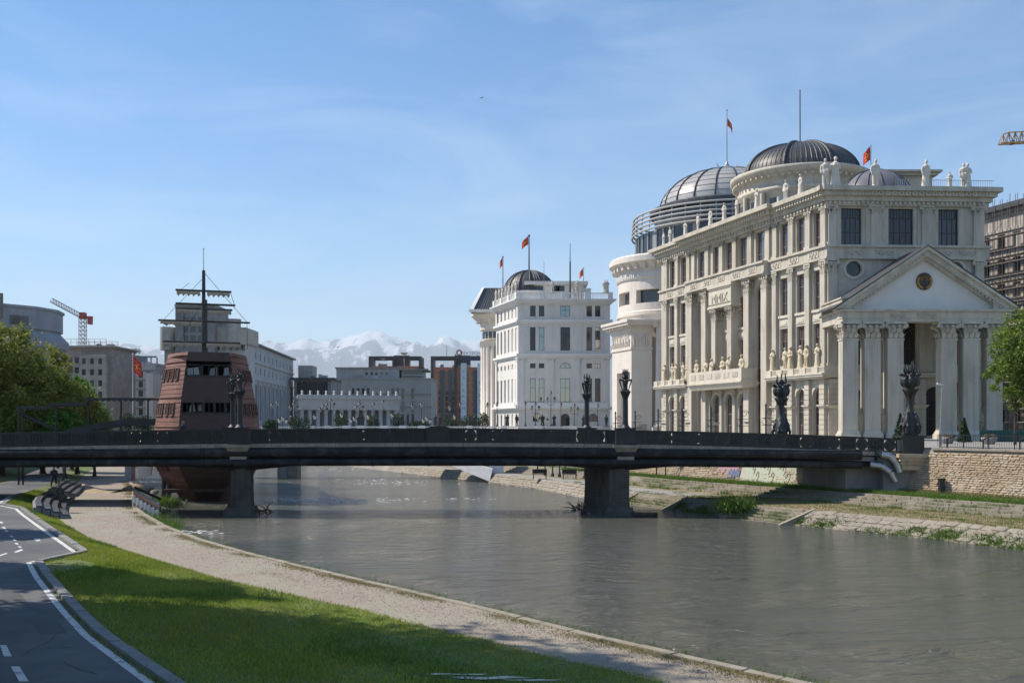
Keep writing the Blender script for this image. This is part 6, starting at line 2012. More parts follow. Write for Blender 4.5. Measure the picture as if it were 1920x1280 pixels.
for o_ in ops:
    w, h = o_[1] - o_[0], o_[3] - o_[2]; xc = (o_[0] + o_[1]) / 2
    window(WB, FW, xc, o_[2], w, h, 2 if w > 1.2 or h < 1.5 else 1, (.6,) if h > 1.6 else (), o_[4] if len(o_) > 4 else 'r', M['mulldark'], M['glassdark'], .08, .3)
    if h > 1.5 and len(o_) < 5:
        q = MB(FW)
        for s in (-1, 1): q.box(xc + s * (w / 2 + .12) - .1, xc + s * (w / 2 + .12) + .1, -.08, .01, o_[2] - .1, o_[3] + .2)
        q.box(xc - w / 2 - .02, xc + w / 2 + .02, -.08, .01, o_[3] + .02, o_[3] + .2); q.box(xc - w / 2 - .25, xc + w / 2 + .25, -.14, .01, o_[2] - .25, o_[2] - .101); q.build('window_surround', M['white2'], WB)
opl = []
for i in range(6):
    u = 1.2 + i * 2.35
    for k, z0, z1 in rowsW:
        opl.append((u - .5, u + .5, z0, z1 if k != 's' else z0 + 1.0, 'a') if k in 'as' else (u - .5, u + .5, z0, z1))
m = MB(FWL); wall(m, 0, WL, ZS, wz(565), opl, .4); m.build('river_wall', M['white'], WB)
for o_ in opl:
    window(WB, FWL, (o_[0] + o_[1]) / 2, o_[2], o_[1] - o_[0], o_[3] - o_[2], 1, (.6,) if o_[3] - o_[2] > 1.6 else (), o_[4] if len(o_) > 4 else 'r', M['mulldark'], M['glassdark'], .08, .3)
for fr, L, e in ((FW, WW, 0), (FWL, WL, .002)):
    for (za, zb_, p) in ((606, 599, .5), (670, 663, .55), (768, 762, .75)):
        m = MB(fr)
        m.box(-p if fr is FWL else 0, L + p, -p - e, .2, wz(za) + .3 + e, wz(zb_)); m.box(-p * .5 if fr is FWL else 0, L + p * .5, -p * .5 - e, .2, wz(za), wz(za) + .299)
        m.build('string_course', M['white2'], WB)
    m = MB(fr); cornice(m, 0, L, wz(570) + e, wz(561) + e, 1.1, True, fr is FWL, True, dpitch=.8); m.build('cornice', M['white2'], WB)
    npo = 5 if fr is FW else 4
    for i in range(npo):
        x = L * i / (npo - 1)
        pbox('parapet_post', M['white2'], WB, fr, x - .5, x + .5, -.6 - e, .1, wz(561) + .01, wz(548))
        if i < npo - 1:
            q = MB(fr); xa, xb = x + .5, L * (i + 1) / (npo - 1) - .5
            q.box(xa, xb, -.45, -.15, wz(549.5) - .1, wz(549.5) + .05)
            nb = int((xb - xa) / .3)
            for b in range(nb): q.tube((xa + (b + .5) * (xb - xa) / nb, -.3, wz(561)), (xa + (b + .5) * (xb - xa) / nb, -.3, wz(549.5)), .07, None, 5)
            q.build('balustrade', M['white2'], WB)
    for x in ([.55, wx(1034), wx(1082), L - .55] if fr is FW else [.5, L - .5]):
        pilaster(WB, fr, x, 1.0, .22, wz(762), wz(670), M['white'], CAPW, .8, False)
        pbox('pilaster', M['white'], WB, fr, x - .45, x + .45, -.15, 0, wz(599), wz(571))
    pbox('balcony_rail', M['white2'], WB, fr, .4, L - .4, -.65, -.5, wz(762) + .01, wz(755))
a0_, a1_, a2_ = FWL(0, .4, 0), FW(0, .4, 0), FW(WW, .4, 0)
bk = (a2_[0] - .3294 * 26, a2_[1] + 26)
m = MB(); m.prism([a0_[:2], a1_[:2], a2_[:2], bk], ZS, wz(563)); m.build('inner_core', M['white'], WB)
for i in range(14):
    z = wz(657) + i * (wz(613) - wz(657)) / 13
    pbox('course_joint', M['palegrey'], WB, FW, 1.1, 2.2, -.01, .01, z, z + .06); pbox('course_joint', M['palegrey'], WB, FW, WW - 2.2, WW - 1.0, -.01, .01, z, z + .06)
YWD = 203.0
m = MB(); m.box(X(990, 198), X(1093, 198), 198, 206, wz(562), Z(534, 198)); m.box(X(983, 198), X(1102, 198), 197.2, 206.8, Z(534, 198) + .001, Z(528, 198)); ph_ = m.build('penthouse', M['white'], WB)
for px in (1010, 1042, 1050): farwin(ph_, Fr(X(px, 198), 198), 0, Z(546, 198), 1.8, 1.1, y=-.03)
for i, px in enumerate((1073, 1079, 1085, 1091, 1097, 1103)):
    pbox('air_unit', M['palegrey'], WB, WORLD, X(px, 193), X(px + 5, 193), 193, 194.2, wz(561), Z(540, 193))
zwd = Z(551, YWD)
m = MB(); m.lathe([(5.4, wz(563)), (5.4, zwd - .3), (5.8, zwd - .2), (5.8, zwd)], (X(992, YWD), YWD, 0), 32); m.build('dome_drum', M['white2'], WB)
dome(WB, X(992, YWD), YWD, zwd, 5.25, Z(508, YWD) - zwd, M['slate'], 14, M['ridge'], 56, 'ribbed_dome')
for i in range(7):
    u = 1 + i * 2.1
    statue('small grey statue on the river parapet of the white block, %s from the far end' % ORD[i], FWL(u, -.3, wz(548)), 2.3, i, True, FWL.a, 'statues on the white block')
for px, lab in ((1036, 'left'), (1082, 'right')):
    statue('small grey statue on the front parapet of the white block, %s of the middle' % lab, (X(px, YW - .5), YW - .3, wz(548)), 2.3, 1, True, 0, 'statues on the white block')
for px, lab in ((1134, 'upright grey statue at the right roof corner of the white block'), (1138.5, 'statue with raised arm at the right roof corner of the white block')):
    statue(lab, (X(px, YW - .3), YW - .1, wz(548)), 2.4, 3 if px < 1135 else 0, True, 0, 'statues on the white block')
flagpole('red flag streaming left from the white block dome mast', X(992, YWD), YWD, Z(509, YWD), Z(442, YWD), .16, 1.7, 1.3, M['poledark'], dirx=-1, droop=1.0)
flagpole('small red flag on the short pole at the right of the white block roof', X(1094, 195), 195, wz(550), Z(502, 195), .08, 1.4, .7, M['polegrey'], dirx=-1, droop=1.4)
m = MB(); m.tube((X(1069, 196), 196, wz(550)), (X(1069, 196), 196, Z(490, 196)), .16, .14, 8); m.tube((X(1069, 196), 196, Z(490, 196)), (X(1069, 196), 196, Z(456, 196)), .09, .05, 6)
tag(m.build('antenna_mast', M['poledark'], None, None, (X(1069, 196), 196, wz(550))), 'tall bare dark mast on the white block roof', 'mast')
m = MB(); m.tube((X(1020, 197), 197, wz(540)), (X(1020, 197), 197, Z(490, 197)), .06, .05, 6)
tag(m.build('antenna_mast', M['polegrey'], None, None, (X(1020, 197), 197, wz(540))), 'thin grey rod beside the white block dome', 'mast')
# colonnaded round corner building just left of it
YC = 216.0; sc_ = YC / F
CB = thing('colonnade_building', 'pale round-cornered building with giant columns and a grey mansard roof', 'building', (X(938, YC), YC, ZS))
ccx = X(938, YC)
def cz_(py): return Z(py, YC)
m = MB(); m.lathe([(30 * sc_, ZS), (30 * sc_, cz_(640)), (33 * sc_, cz_(638)), (33 * sc_, cz_(622)), (38 * sc_, cz_(620)), (38 * sc_, cz_(606)), (50 * sc_, cz_(598)), (54 * sc_, cz_(594)), (54 * sc_, cz_(589)), (.1, cz_(587))], (ccx, YC, 0), 48, smooth=False); m.build('round_wall', M['museum'], CB)
for j in range(22):
    a = math.pi + 2 * math.pi * j / 22
    if math.sin(a) < .35:
        xx_, yy_ = ccx + 33 * sc_ * math.cos(a), YC + 33 * sc_ * math.sin(a)
        q = MB(); q.lathe([(.62, ZS), (.62, ZS + .8), (.5, ZS + .9), (.44, cz_(652))], (xx_, yy_, 0), 12); q.frus(xx_ - .4, xx_ + .4, yy_ - .4, yy_ + .4, cz_(652), cz_(641), .25); q.build('column', M['museum'], CB)
        fr = Fr(ccx + 38 * sc_ * math.cos(a), YC + 38 * sc_ * math.sin(a), a + math.pi / 2)
        q = MB(fr); q.box(-.35, .35, -.9, 0, cz_(606), cz_(599)); q.build('bracket', M['museum'], CB)
        farwin(CB, Fr(ccx + 33.1 * sc_ * math.cos(a + .14), YC + 33.1 * sc_ * math.sin(a + .14), a + .14 + math.pi / 2), 0, cz_(636), .8, 1.4, y=-.02)
m = MB()
x0, x1 = X(884, YC), X(952, YC)
m.add([(x0, YC - 6.0, cz_(588)), (x1, YC - 6.0, cz_(588)), (x1, YC - 1, cz_(541)), (X(907, YC), YC - 1, cz_(541)), (x0, YC + 8, cz_(588)), (x1, YC + 8, cz_(588)), (x1, YC + 4, cz_(541)), (X(907, YC), YC + 4, cz_(541))], [(0, 1, 2, 3), (0, 3, 7, 4), (7, 6, 5, 4), (3, 2, 6, 7)])
rf = m.build('mansard_roof', M['domemetal'], CB)
q = MB()
for i in range(16):
    t = i / 15
    q.tube((x0 + (x1 - x0) * t, YC - 6.03, cz_(588)), (X(907, YC) + (x1 - X(907, YC)) * t, YC - 1.03, cz_(541)), .07, None, 4)
q.build('roof_seam', M['ridge'], rf)
m = MB(); m.box(x0 - .3, x1, YC - 6.4, YC - 6.02, cz_(591), cz_(586)); m.add([(x0 - .2, YC - 6.3, cz_(588)), (X(907, YC) - .4, YC - 1.2, cz_(541)), (X(909, YC), YC - 1.2, cz_(539)), (x0 + .6, YC - 6.4, cz_(588))], [(0, 1, 2, 3)]); m.build('eaves', M['white2'], CB)
flagpole('small red flag on the pole behind the grey mansard roof', X(943, 218), 218, cz_(560), Z(482, 218), .12, 1.8, .6, M['poledark'], dirx=-1, droop=1.8)

# ------------------------------------------------------------------ simple blocks farther off: wall with real openings, windows, roof
def block(name, label, px0, px1, pyt, Y, depth, mat, rows, cols, ww, wh, roofm=None, margin=1.0, top=1.5, ang=0.0, kind='r', gm=None, z_base=ZS, bands=None, skip=0, width=None):
    fr = Fr(X(px0, Y), Y, ang)
    width = width or (X(px1, Y) - X(px0, Y)) / max(.2, math.cos(ang))
    zt = Z(pyt, Y)
    t = thing(name, label, 'building', (X(px0, Y), Y, ZS))
    ops = []
    for r_ in range(rows):
        for c_ in range(cols):
            if skip and random.random() < skip: continue
            xc = margin + (width - 2 * margin) * (c_ + .5) / cols
            zc = z_base + 1.2 + (zt - top - z_base - 1.2) * (r_ + .5) / rows
            ops.append((xc - ww / 2, xc + ww / 2, zc - wh / 2, zc + wh / 2) + ((kind,) if kind != 'r' else ()))
    m = MB(fr); wall(m, 0, width, ZS, zt, ops, .4)
    m.quad((0, 0, ZS), (0, depth, ZS), (0, depth, zt), (0, 0, zt)); m.quad((width, 0, ZS), (width, depth, ZS), (width, depth, zt), (width, 0, zt))
    m.quad((0, depth, ZS), (width, depth, ZS), (width, depth, zt), (0, depth, zt))
    m.build('wall', mat, t)
    m = MB(fr); m.box(-.3, width + .3, -.3, depth + .3, zt, zt + .5); m.build('roof', roofm or mat, t)
    for o_ in ops:
        g_ = random.random()
        farwin(t, fr, (o_[0] + o_[1]) / 2, o_[2], o_[1] - o_[0], o_[3] - o_[2], .3, gm or (M['palegrey'] if g_ < .10 else M['concrete'] if g_ < .2 else M['glassdark'] if g_ < .5 else M['glassfar']), kind)
        if kind == 'r' and 1.0 < o_[1] - o_[0] < 2 and random.random() < .14:
            pbox('air_unit', M['palegrey'], t, fr, o_[1] + .1, o_[1] + .8, -.4, -.02, o_[2] - .1, o_[2] + .5)
    for _ in range(5):
        x_ = random.uniform(.1, .85) * width; w_ = random.uniform(.6, 2.2)
        pbox('roof_box', random.choice([M['concrete'], M['palegrey'], M['slate']]), t, fr, x_, x_ + w_, 2, 2 + w_, zt + .5, zt + .5 + random.uniform(.6, 1.6))
    if bands:
        for i in range(rows + 1):
            z = z_base + 1.0 + (zt - top - z_base - 1.2) * i / rows
            pbox('floor_band', bands, t, fr, -.05, width + .05, -.22, .0, z - .18, z + .18)
    return t, fr, width, zt
# red brick towers
for px0, px1, lab, k in ((692, 790, 'red brick tower block with a dark frame behind the grey concrete building', 0), (808, 905, 'red brick tower block with white banners and rooftop lettering', 1)):
    YT = 520.0
    t, fr, wd, zt = block('tower_block', lab, px0, px1, 688 if k == 0 else 690, YT, 18, M['red'], 9, 6, 1.6, 2.6, margin=3.0, gm=M['glassfar'])
    zf = Z(668, YT)
    sT = YT / F
    q = MB(fr)
    for x in (0, wd * .45, wd - 1.2): q.box(x, x + 1.2, -1.6, 16, ZS, zf - 1.2)
    q.box(0, wd, -1.6, -.4, zf - 1.2, zf); q.box(0, wd, 14, 16, zf - 1.2, zf); q.box(0, 1.2, -.4, 14, zf - 1.2, zf); q.box(wd - 1.2, wd, -.4, 14, zf - 1.2, zf)
    q.build('dark_frame', M['spar'], t)
    for x0_, x1_ in ((wd * .18, wd * .26), (wd * .34, wd * .40), (wd * .62, wd * .68), (wd * .82, wd * .88)):
        pbox('stair_shaft', M['slate'], t, fr, x0_, x1_, -.9, .0, ZS, zt - 1)
    pbox('machine_room', M['slate'], t, fr, wd * .45, wd * .75, 4, 12, zt, zf + .8)
    if k == 0:
        q = MB(fr); q.lathe([(.1, 0), (1.4, .5), (2.0, 1.3)], (wd * .66, 3, zf + .8), 14); q.tube((wd * .66, 3, zt), (wd * .66, 3, zf + .9), .2, None, 6); q.build('satellite_dish', M['sign_w'], t)
        q = MB(fr); q.lathe([(.1, 0), (1.1, .4), (1.6, 1.0)], (wd * .25, 3, zf - 1.6), 14); q.build('satellite_dish', M['sign_w'], t)
    else:
        for xb, txt in ((wd * .58, 'TELEKOM'), (wd * .90, 'SIXT')):
            q = MB(fr); q.box(xb, xb + 3.0, -1.95, -1.75, Z(790, YT), Z(681, YT)); b_ = q.build('banner', M['sign_w'], t)
            for i, ch in enumerate(txt):
                lettering(ch, b_, fr, xb + 1.5, -1.97, Z(700, YT) - i * 3.2 - (6 if txt == 'SIXT' else 0), 2.6, M['bluegrey'] if txt != 'SIXT' else M['letter'])
        lettering('СЕКТРОН', t, fr, wd * .765, -1.7, Z(665.5, YT), 2.2, M['letter'])
        q = MB(fr); n = 20; xl_, zl_ = wd * .55, Z(661.5, YT)
        for i in range(n):
            a0, a1 = 2 * math.pi * i / n, 2 * math.pi * (i + 1) / n
            q.extr([(xl_ + 1.6 * math.cos(a0), zl_ + 1.6 * math.sin(a0)), (xl_ + 1.6 * math.cos(a1), zl_ + 1.6 * math.sin(a1)), (xl_ + .9 * math.cos(a1), zl_ + .9 * math.sin(a1)), (xl_ + .9 * math.cos(a0), zl_ + .9 * math.sin(a0))], -1.7, -1.5)
        q.build('logo_ring', M['letter_r'], t)
        q = MB(fr); q.box(wd * .47, wd * .49, -1.75, -1.6, zf, Z(664, YT)); q.box(wd * .9, wd * .92, -1.75, -1.6, zf, Z(666, YT)); q.box(wd * .47, wd * .98, -1.75, -1.6, Z(667.5, YT), Z(666.8, YT)); q.build('sign_frame', M['spar'], t)
        q = MB(fr); q.tube((wd * .3, 2, zf), (wd * .3, 2, Z(646, YT)), .2, .1, 5); q.build('antenna', M['polegrey'], t)
        lettering('winkoo', t, fr, wd * .78, -1.7, Z(676.5, YT), 3.0, M['sign_b'])
# grey concrete building
t, fr, wd, zt = block('concrete_building', 'low grey concrete building with a stepped attic before the brick towers', 628, 808, 711, 380, 30, M['greystone'], 3, 13, 1.0, 4.2, margin=6, top=3, skip=.25)
zt2 = Z(690, 380)
pbox('attic_storey', M['greystone'], t, fr, 0, wd * .66, 3, 25, zt + .51, zt2); pbox('attic_cornice', M['concrete'], t, fr, -.5, wd * .68, 2.5, 25.5, zt2 + .001, zt2 + .5)
pbox('glazed_attic', M['glassfar'], t, fr, wd * .68, wd * .9, 4, 20, zt + .51, zt2 - .6); pbox('attic_cornice', M['concrete'], t, fr, wd * .665, wd * .96, 2.2, 22, zt2 - .59, zt2 - .1)
for i in range(5): farwin(t, fr, wd * .32 + i * 1.9, Z(702, 380), 1.0, 1.0, 2.95)
for i in range(6): 
    q = MB(fr); q.lathe([(.8, 0), (.8, .2)], (wd * .70 + i * 1.45, 3.9, zt2 - 2.6), 10); q.build('attic_ornament', M['sign_w'], t)
pbox('corner_panel', M['bluegrey'], t, fr, .8, wd * .09, 2.9, 3, zt + 1, zt2 - .8); pbox('corner_panel', M['bluegrey'], t, fr, wd * .56, wd * .62, 2.9, 3, zt + 1, zt2 - .8)
pbox('string_course', M['concrete'], t, fr, -.3, wd + .3, -.3, 0, Z(740, 380), Z(738, 380)); pbox('string_course', M['concrete'], t, fr, -.3, wd + .3, -.3, 0, Z(764, 380), Z(762, 380))
# white colonnade
YK = 262.0; fr = Fr(X(560, YK), YK, R(18)); wd = (X(730, YK) - X(560, YK)) * 1.13
t = thing('white_colonnade', 'long white colonnaded gallery with urns along its parapet', 'building', (X(560, YK), YK, ZS))
zt = Z(742, YK)
q = MB(fr); q.box(0, wd, 0, 10, zt - 3.6, zt - .8); q.box(-.4, wd + .4, -.4, 10.4, zt - .8, zt); q.box(-.2, wd + .2, -.2, .6, zt, zt + .35); q.build('entablature', M['palegrey'], t)
q = MB(fr); q.box(0, wd, 4, 10, ZS, zt - 3.6); q.build('back_wall', M['bluegrey'], t)
for i in range(13):
    q = MB(fr); x = .9 + i * (wd - 1.8) / 12
    q.lathe([(.75, ZS), (.75, ZS + .5), (.6, ZS + .6), (.5, zt - 4.1), (.75, zt - 3.6)], (x, .9, 0), 12); q.build('column', M['palegrey'], t)
    u_ = MB(fr); u_.lathe([(.3, 0), (.3, .3), (.12, .4), (.3, .7), (.26, .95), (.08, 1.15)], (x, .2, zt + .35), 10); u_.build('urn', M['white2'], t)
# arched building behind it, receding
YA = 300.0
fr = Fr(X(548, YA) - 0.0, YA, 0)
ta = thing('arcaded_building', 'long grey building with tall arcades receding beyond the galleon', 'building', (X(500, YA), YA, ZS))
frA = Fr(X(452, 265), 265, math.atan2(85, X(550, 350) - X(452, 265))); wdA = math.hypot(85, X(550, 350) - X(452, 265))
za = Z(655, 300)
opsA = []
for i in range(12):
    xc = 3 + (wdA - 6) * (i + .5) / 12
    opsA.append((xc - 1.9, xc + 1.9, ZS + 3, za - 11, 'a')); opsA.append((xc - .7, xc + .7, za - 8.2, za - 6.2)); opsA.append((xc - .7, xc + .7, za - 4, za - 2))
q = MB(frA); wall(q, 0, wdA, ZS, za, opsA, .9); q.quad((wdA, 0, ZS), (wdA, 16, ZS), (wdA, 16, za), (wdA, 0, za)); q.quad((0, 0, ZS), (0, 16, ZS), (0, 16, za), (0, 0, za)); q.build('wall', M['palegrey'], ta)
for o_ in opsA: farwin(ta, frA, (o_[0] + o_[1]) / 2, o_[2], o_[1] - o_[0], o_[3] - o_[2], .8, M['ridge'], o_[4] if len(o_) > 4 else 'r')
q = MB(frA); q.box(-.8, wdA + .8, -.9, 17, za, za + .5); q.add([(-.8, -.9, za + .5), (wdA + .8, -.9, za + .5), (wdA + .8, 8, za + 2.2), (-.8, 8, za + 2.2)], [(0, 1, 2, 3)]); q.build('roof', M['slate'], ta)
for z in (za - 10, za - 5.2): pbox('string_course', M['palegrey'], ta, frA, -.1, wdA + .1, -.35, 0, z, z + .4)
for i in range(13): pbox('pier', M['palegrey'], ta, frA, 3 + (wdA - 6) * i / 12 - .5, 3 + (wdA - 6) * i / 12 + .5, -.4, 0, ZS, za - 10.01)
# small brutalist hall with arched eaves
YH = 340.0
t, fr, wd, zt = block('concrete_hall', 'dark concrete hall with arched eaves and a stair tower', 551, 620, 712, YH, 20, M['concrete'], 1, 6, 1.8, 4.5, margin=1, top=.6, kind='a', roofm=M['slate'], z_base=Z(745, YH))
pbox('stair_tower', M['concrete_w'], t, fr, X(552, YH) - X(551, YH), X(579, YH) - X(551, YH), 6, 14, zt, Z(683, YH)); pbox('eaves_slab', M['slate'], t, fr, -1, wd + 1.5, -1.6, 3, zt + .01, zt + .7)
# tower behind the galleon
YR = 240.0; sr = YR / F
tr = thing('telecom_tower_block', 'bare concrete block with rounded corner turrets behind the galleon masts', 'building', (X(380, YR), YR, ZS))
def rxx(px): return X(px, YR)
def rzz(py): return Z(py, YR)
q = MB(); q.box(rxx(330), rxx(402), YR, YR + 12, ZS, rzz(575)); q.build('core', M['concrete'], tr)
q = MB(); q.box(rxx(295), rxx(457), YR + 2, YR + 14, rzz(642), rzz(612)); q.build('upper_floors', M['concrete_w'], tr)
q = MB(); q.box(rxx(300), rxx(452), YR + 3, YR + 13, ZS, rzz(642) - .01); q.build('lower_floors', M['palegrey'], tr)
for px, r_, a, b in ((309, 14, 655, 612), (434, 13, 650, 600), (446, 11, 645, 616)):
    q = MB(); q.tube((rxx(px), YR + 2, rzz(a)), (rxx(px), YR + 2, rzz(b)), r_ * sr, None, 18); q.build('turret', M['concrete_w'], tr)
q = MB(); q.tube((rxx(434), YR + 2, rzz(600)), (rxx(434), YR + 2, rzz(597)), 14 * sr, None, 18); q.box(rxx(328), rxx(404), YR - .4, YR + 12.4, rzz(575), rzz(571)); q.box(rxx(330), rxx(345), YR - .5, YR - .01, rzz(575), rzz(660)); q.build('coping', M['concrete'], tr)
for i in range(3):
    for k in range(3): farwin(tr, Fr(rxx(348 + 14 * i), YR), 0, rzz(606 + 17 * k), 1.3, 1.5, -.02)
for i in range(12): farwin(tr, Fr(rxx(318 + 12 * i), YR + 2.9), 0, rzz(655), .9, 1.5, -.02)
q = MB()
for i in range(14): q.tube((rxx(302 + 11 * i), YR + 1.9, rzz(612)), (rxx(302 + 11 * i), YR + 1.9, rzz(606)), .04, None, 4)
q.tube((rxx(302), YR + 1.9, rzz(606)), (rxx(445), YR + 1.9, rzz(606)), .05, None, 4); q.build('roof_railing', M['tarn'], tr)
# building left of the galleon, and the one under scaffold
t, fr, wd, zt = block('grey_apartments', 'grey unfinished apartment building with dark windows beside the flag', 208, 292, 684, 300, 14, M['palegrey'], 6, 5, 1.3, 1.9, bands=M['concrete'], margin=1.2)
pbox('roof_storey', M['concrete'], t, fr, 1.5, wd * .55, 2, 10, zt + .5, Z(665, 300))
for i in range(4): pbox('roof_post', M['concrete'], t, fr, wd * .6 + i * 1.8, wd * .6 + i * 1.8 + .3, .5, .8, zt + .5, Z(670, 300))
pbox('roof_beam', M['concrete'], t, fr, wd * .55, wd, .4, .9, Z(670, 300) + .01, Z(667, 300)); lettering('470', t, fr, wd * .55, -.2, Z(663, 300), 2.2, M['letter'])
pbox('side_wing', M['white'], t, fr, wd * .86, wd * 1.02, -3, 6, ZS, Z(700, 300))
t, fr, wd, zt = block('bare_block_building', 'pale unfinished building with a steel frame on its roof under the red crane', 112, 212, 655, 270, 16, M['unfin'], 7, 6, 1.1, 1.6, bands=M['concrete_w'], margin=2.0)
pbox('projecting_bay', M['unfin'], t, fr, wd * .42, wd * .92, -1.6, .0, ZS, zt - 1.4); pbox('eaves_slab', M['concrete_w'], t, fr, -.6, wd + 1.2, -2.2, 16.5, zt + .51, zt + .9)
for r_ in range(6):
    for c_ in range(3): farwin(t, fr, wd * .5 + c_ * 2.2, ZS + 3 + r_ * 3.0, 1.0, 1.6, -1.62)
q = MB(fr); zz = zt + .9
for i in range(8):
    x = wd * .1 + i * wd * .11
    q.tube((x, 0, zz), (x, 0, zz + 1.9), .07, None, 4); q.tube((x, 8, zz), (x, 8, zz + 1.9), .07, None, 4)
for z in (zz + 1.0, zz + 1.9):
    q.tube((wd * .1, 0, z), (wd * .88, 0, z), .07, None, 4); q.tube((wd * .1, 8, z), (wd * .88, 8, z), .07, None, 4)
q.build('roof_frame', M['palegrey'], t)
# rounded blue-grey building at the left edge
YL = 215.0; sl = YL / F
tl_ = thing('faceted_office', 'faceted blue-grey concrete office building rising behind the left trees', 'building', (X(30, YL), YL, ZS))
lc = X(-20, YL + 14); sl = (YL + 14) / F
def lz(py): return Z(py, YL)
q = MB(); q.lathe([(118 * sl, ZS), (118 * sl, lz(660)), (137 * sl, lz(644)), (137 * sl, lz(630)), (122 * sl, lz(612)), (122 * sl, lz(610))], (lc, YL + 14, 0), 14, smooth=False); q.build('lower_shell', M['bluegrey'], tl_)
q = MB(); q.lathe([(126 * sl, lz(610)), (126 * sl, lz(573)), (129 * sl, lz(572)), (129 * sl, lz(567)), (.1, lz(565))], (lc, YL + 14, 0), 14, smooth=False); q.build('upper_shell', M['bluegrey'], tl_)
for k in range(14):
    a = -math.pi / 2 + (-.75 + k * .13)
    def lf(r_): return Fr(lc + r_ * sl * math.cos(a), YL + 14 + r_ * sl * math.sin(a), a + math.pi / 2)
    if k % 3 != 2: farwin(tl_, lf(126), 0, lz(605), 1.9, 2.0, -.03)
    farwin(tl_, lf(118.5), 0, lz(676), 1.6, 2.3, -.25)
    q = MB(lf(131)); q.box(-.5, .5, -.9, .6, lz(626), lz(618)); q.build('dormer', M['slate'], tl_)
q = MB(); q.tube((X(16, YL), YL - 3, lz(600)), (X(16, YL), YL - 3, lz(553)), .35, None, 6); q.tube((X(0, YL), YL - 3, lz(592)), (X(15, YL), YL - 3, lz(565)), .15, None, 5); q.tube((X(2, YL), YL - 3, lz(580)), (X(14, YL), YL - 3, lz(590)), .15, None, 5); q.build('roof_frame', M['tarn'], tl_)

# ------------------------------------------------------------------ scaffolded block at the right edge
YX = 150.0
t, fr, wd, zt = block('scaffolded_building', 'stone building wrapped in scaffolding behind the cream one', 1830, 2010, 415, YX, 16, M['unfin'], 8, 8, 1.3, 2.2, margin=.6, ang=math.atan2(-1, .3294), bands=M['concrete_w'], top=2.2, width=24)
pbox('eaves', M['slate'], t, fr, -.3, wd + .3, -1.0, 5, zt + .51, zt + 1.3)
SCF = thing('scaffolding', 'rusty tube scaffolding with plank decks on the right-hand building', 'scaffolding', (X(1840, YX), YX - 1.5, ZS))
for i in range(17):
    for dy in (-1.9, -.9):
        q = MB(fr); q.tube((i * 1.4, dy, ZS), (i * 1.4, dy, zt + 2.2 - .25 * (i % 3)), .045, None, 5); q.build('standard', M['tarn'], SCF)
for k in range(15):
    z = ZS + 1.9 + k * 1.9
    if z > zt + 2: break
    for dy in (-1.9, -.9):
        q = MB(fr); q.tube((-.3, dy, z), (23.5, dy, z), .04, None, 5); q.build('ledger', M['tarn'], SCF)
    pbox('deck_boards', M['netting'], SCF, fr, -.2, 23.4, -1.85, -.95, z + .06, z + .11)
    q = MB(fr); q.tube((1.4 * (k % 11), -1.92, z), (1.4 * (k % 11) + 2.8, -1.92, z + 1.9), .035, None, 5); q.build('diagonal_brace', M['tarn'], SCF)

# ------------------------------------------------------------------ cranes
def lattice(p0, p1, w, r, n):
    m = MB(); a, b = Vector(p0), Vector(p1); d = (b - a).normalized()
    u = d.cross(Vector((0, 1, 0))); u = u.normalized() if u.length > .1 else Vector((1, 0, 0)); v = d.cross(u).normalized()
    cs = [u * w + v * w, u * w - v * w, -u * w - v * w, -u * w + v * w]
    L = (b - a).length
    for c in cs: m.tube(a + c, b + c, r, None, 4)
    for i in range(n):
        s0, s1 = a + d * L * i / n, a + d * L * (i + 1) / n
        for k in range(4):
            m.tube(s0 + cs[k], s1 + cs[(k + 1) % 4], r * .7, None, 4); m.tube(s1 + cs[k], s1 + cs[(k + 1) % 4], r * .7, None, 4)
    return m
YN = 275.0
CR = thing('tower_crane', 'red and grey tower crane with a raised jib above the unfinished building', 'crane', (X(155, YN), YN, Z(655, YN)))
lattice((X(155, YN), YN, Z(650, YN)), (X(155, YN), YN, Z(597, YN)), .75, .10, 7).build('mast', M['cranegrey'], CR)
lattice((X(155, YN), YN, Z(594, YN)), (X(97, YN), YN, Z(563, YN)), .55, .09, 12).build('jib', M['cranegrey'], CR)
q = MB(); q.box(X(151, YN), X(160, YN), YN - 1, YN + 1, Z(598, YN), Z(586, YN)); q.box(X(155, YN), X(173, YN), YN - .6, YN + .6, Z(597, YN), Z(593, YN)); q.build('slewing_platform', M['cranered'], CR)
q = MB(); q.box(X(166, YN), X(172, YN), YN - .8, YN + .8, Z(608, YN), Z(594, YN)); q.build('counterweight', M['cranered'], CR)
YN2 = 170.0
C2 = thing('jib_crane', 'ochre lattice crane jib entering at the right edge of the sky', 'crane', (X(1990, YN2), YN2, ZS))
j = MB(); a = Vector((X(1874, YN2), YN2, Z(270, YN2))); b = Vector((X(2040, YN2), YN2, Z(262, YN2)))
top = Vector((0, 0, Z(246, YN2) - Z(268, YN2)))
for dy in (-.5, .5): j.tube(a + Vector((0, dy, 0)), b + Vector((0, dy, 0)), .14, None, 5)
n = 14
for i in range(n):
    s0, s1 = a.lerp(b, i / n), a.lerp(b, (i + 1) / n); mid = a.lerp(b, (i + .5) / n) + top * (0.95 if i else .8)
    mid2 = a.lerp(b, (i + 1.5) / n) + top * .95
    for dy in (-.5, .5):
        j.tube(s0 + Vector((0, dy, 0)), mid, .08, None, 4); j.tube(s1 + Vector((0, dy, 0)), mid, .08, None, 4)
    j.tube(mid, mid2, .12, None, 4)
j.build('jib', M['craneyel'], C2)
lattice((X(2040, YN2), YN2, ZS), (X(2040, YN2), YN2, Z(240, YN2)), .9, .12, 22).build('mast', M['craneyel'], C2)
q = MB(); q.box(X(1895, YN2), X(1900, YN2), YN2 - .5, YN2 + .5, Z(271, YN2), Z(265, YN2)); q.build('trolley', M['spar'], C2)
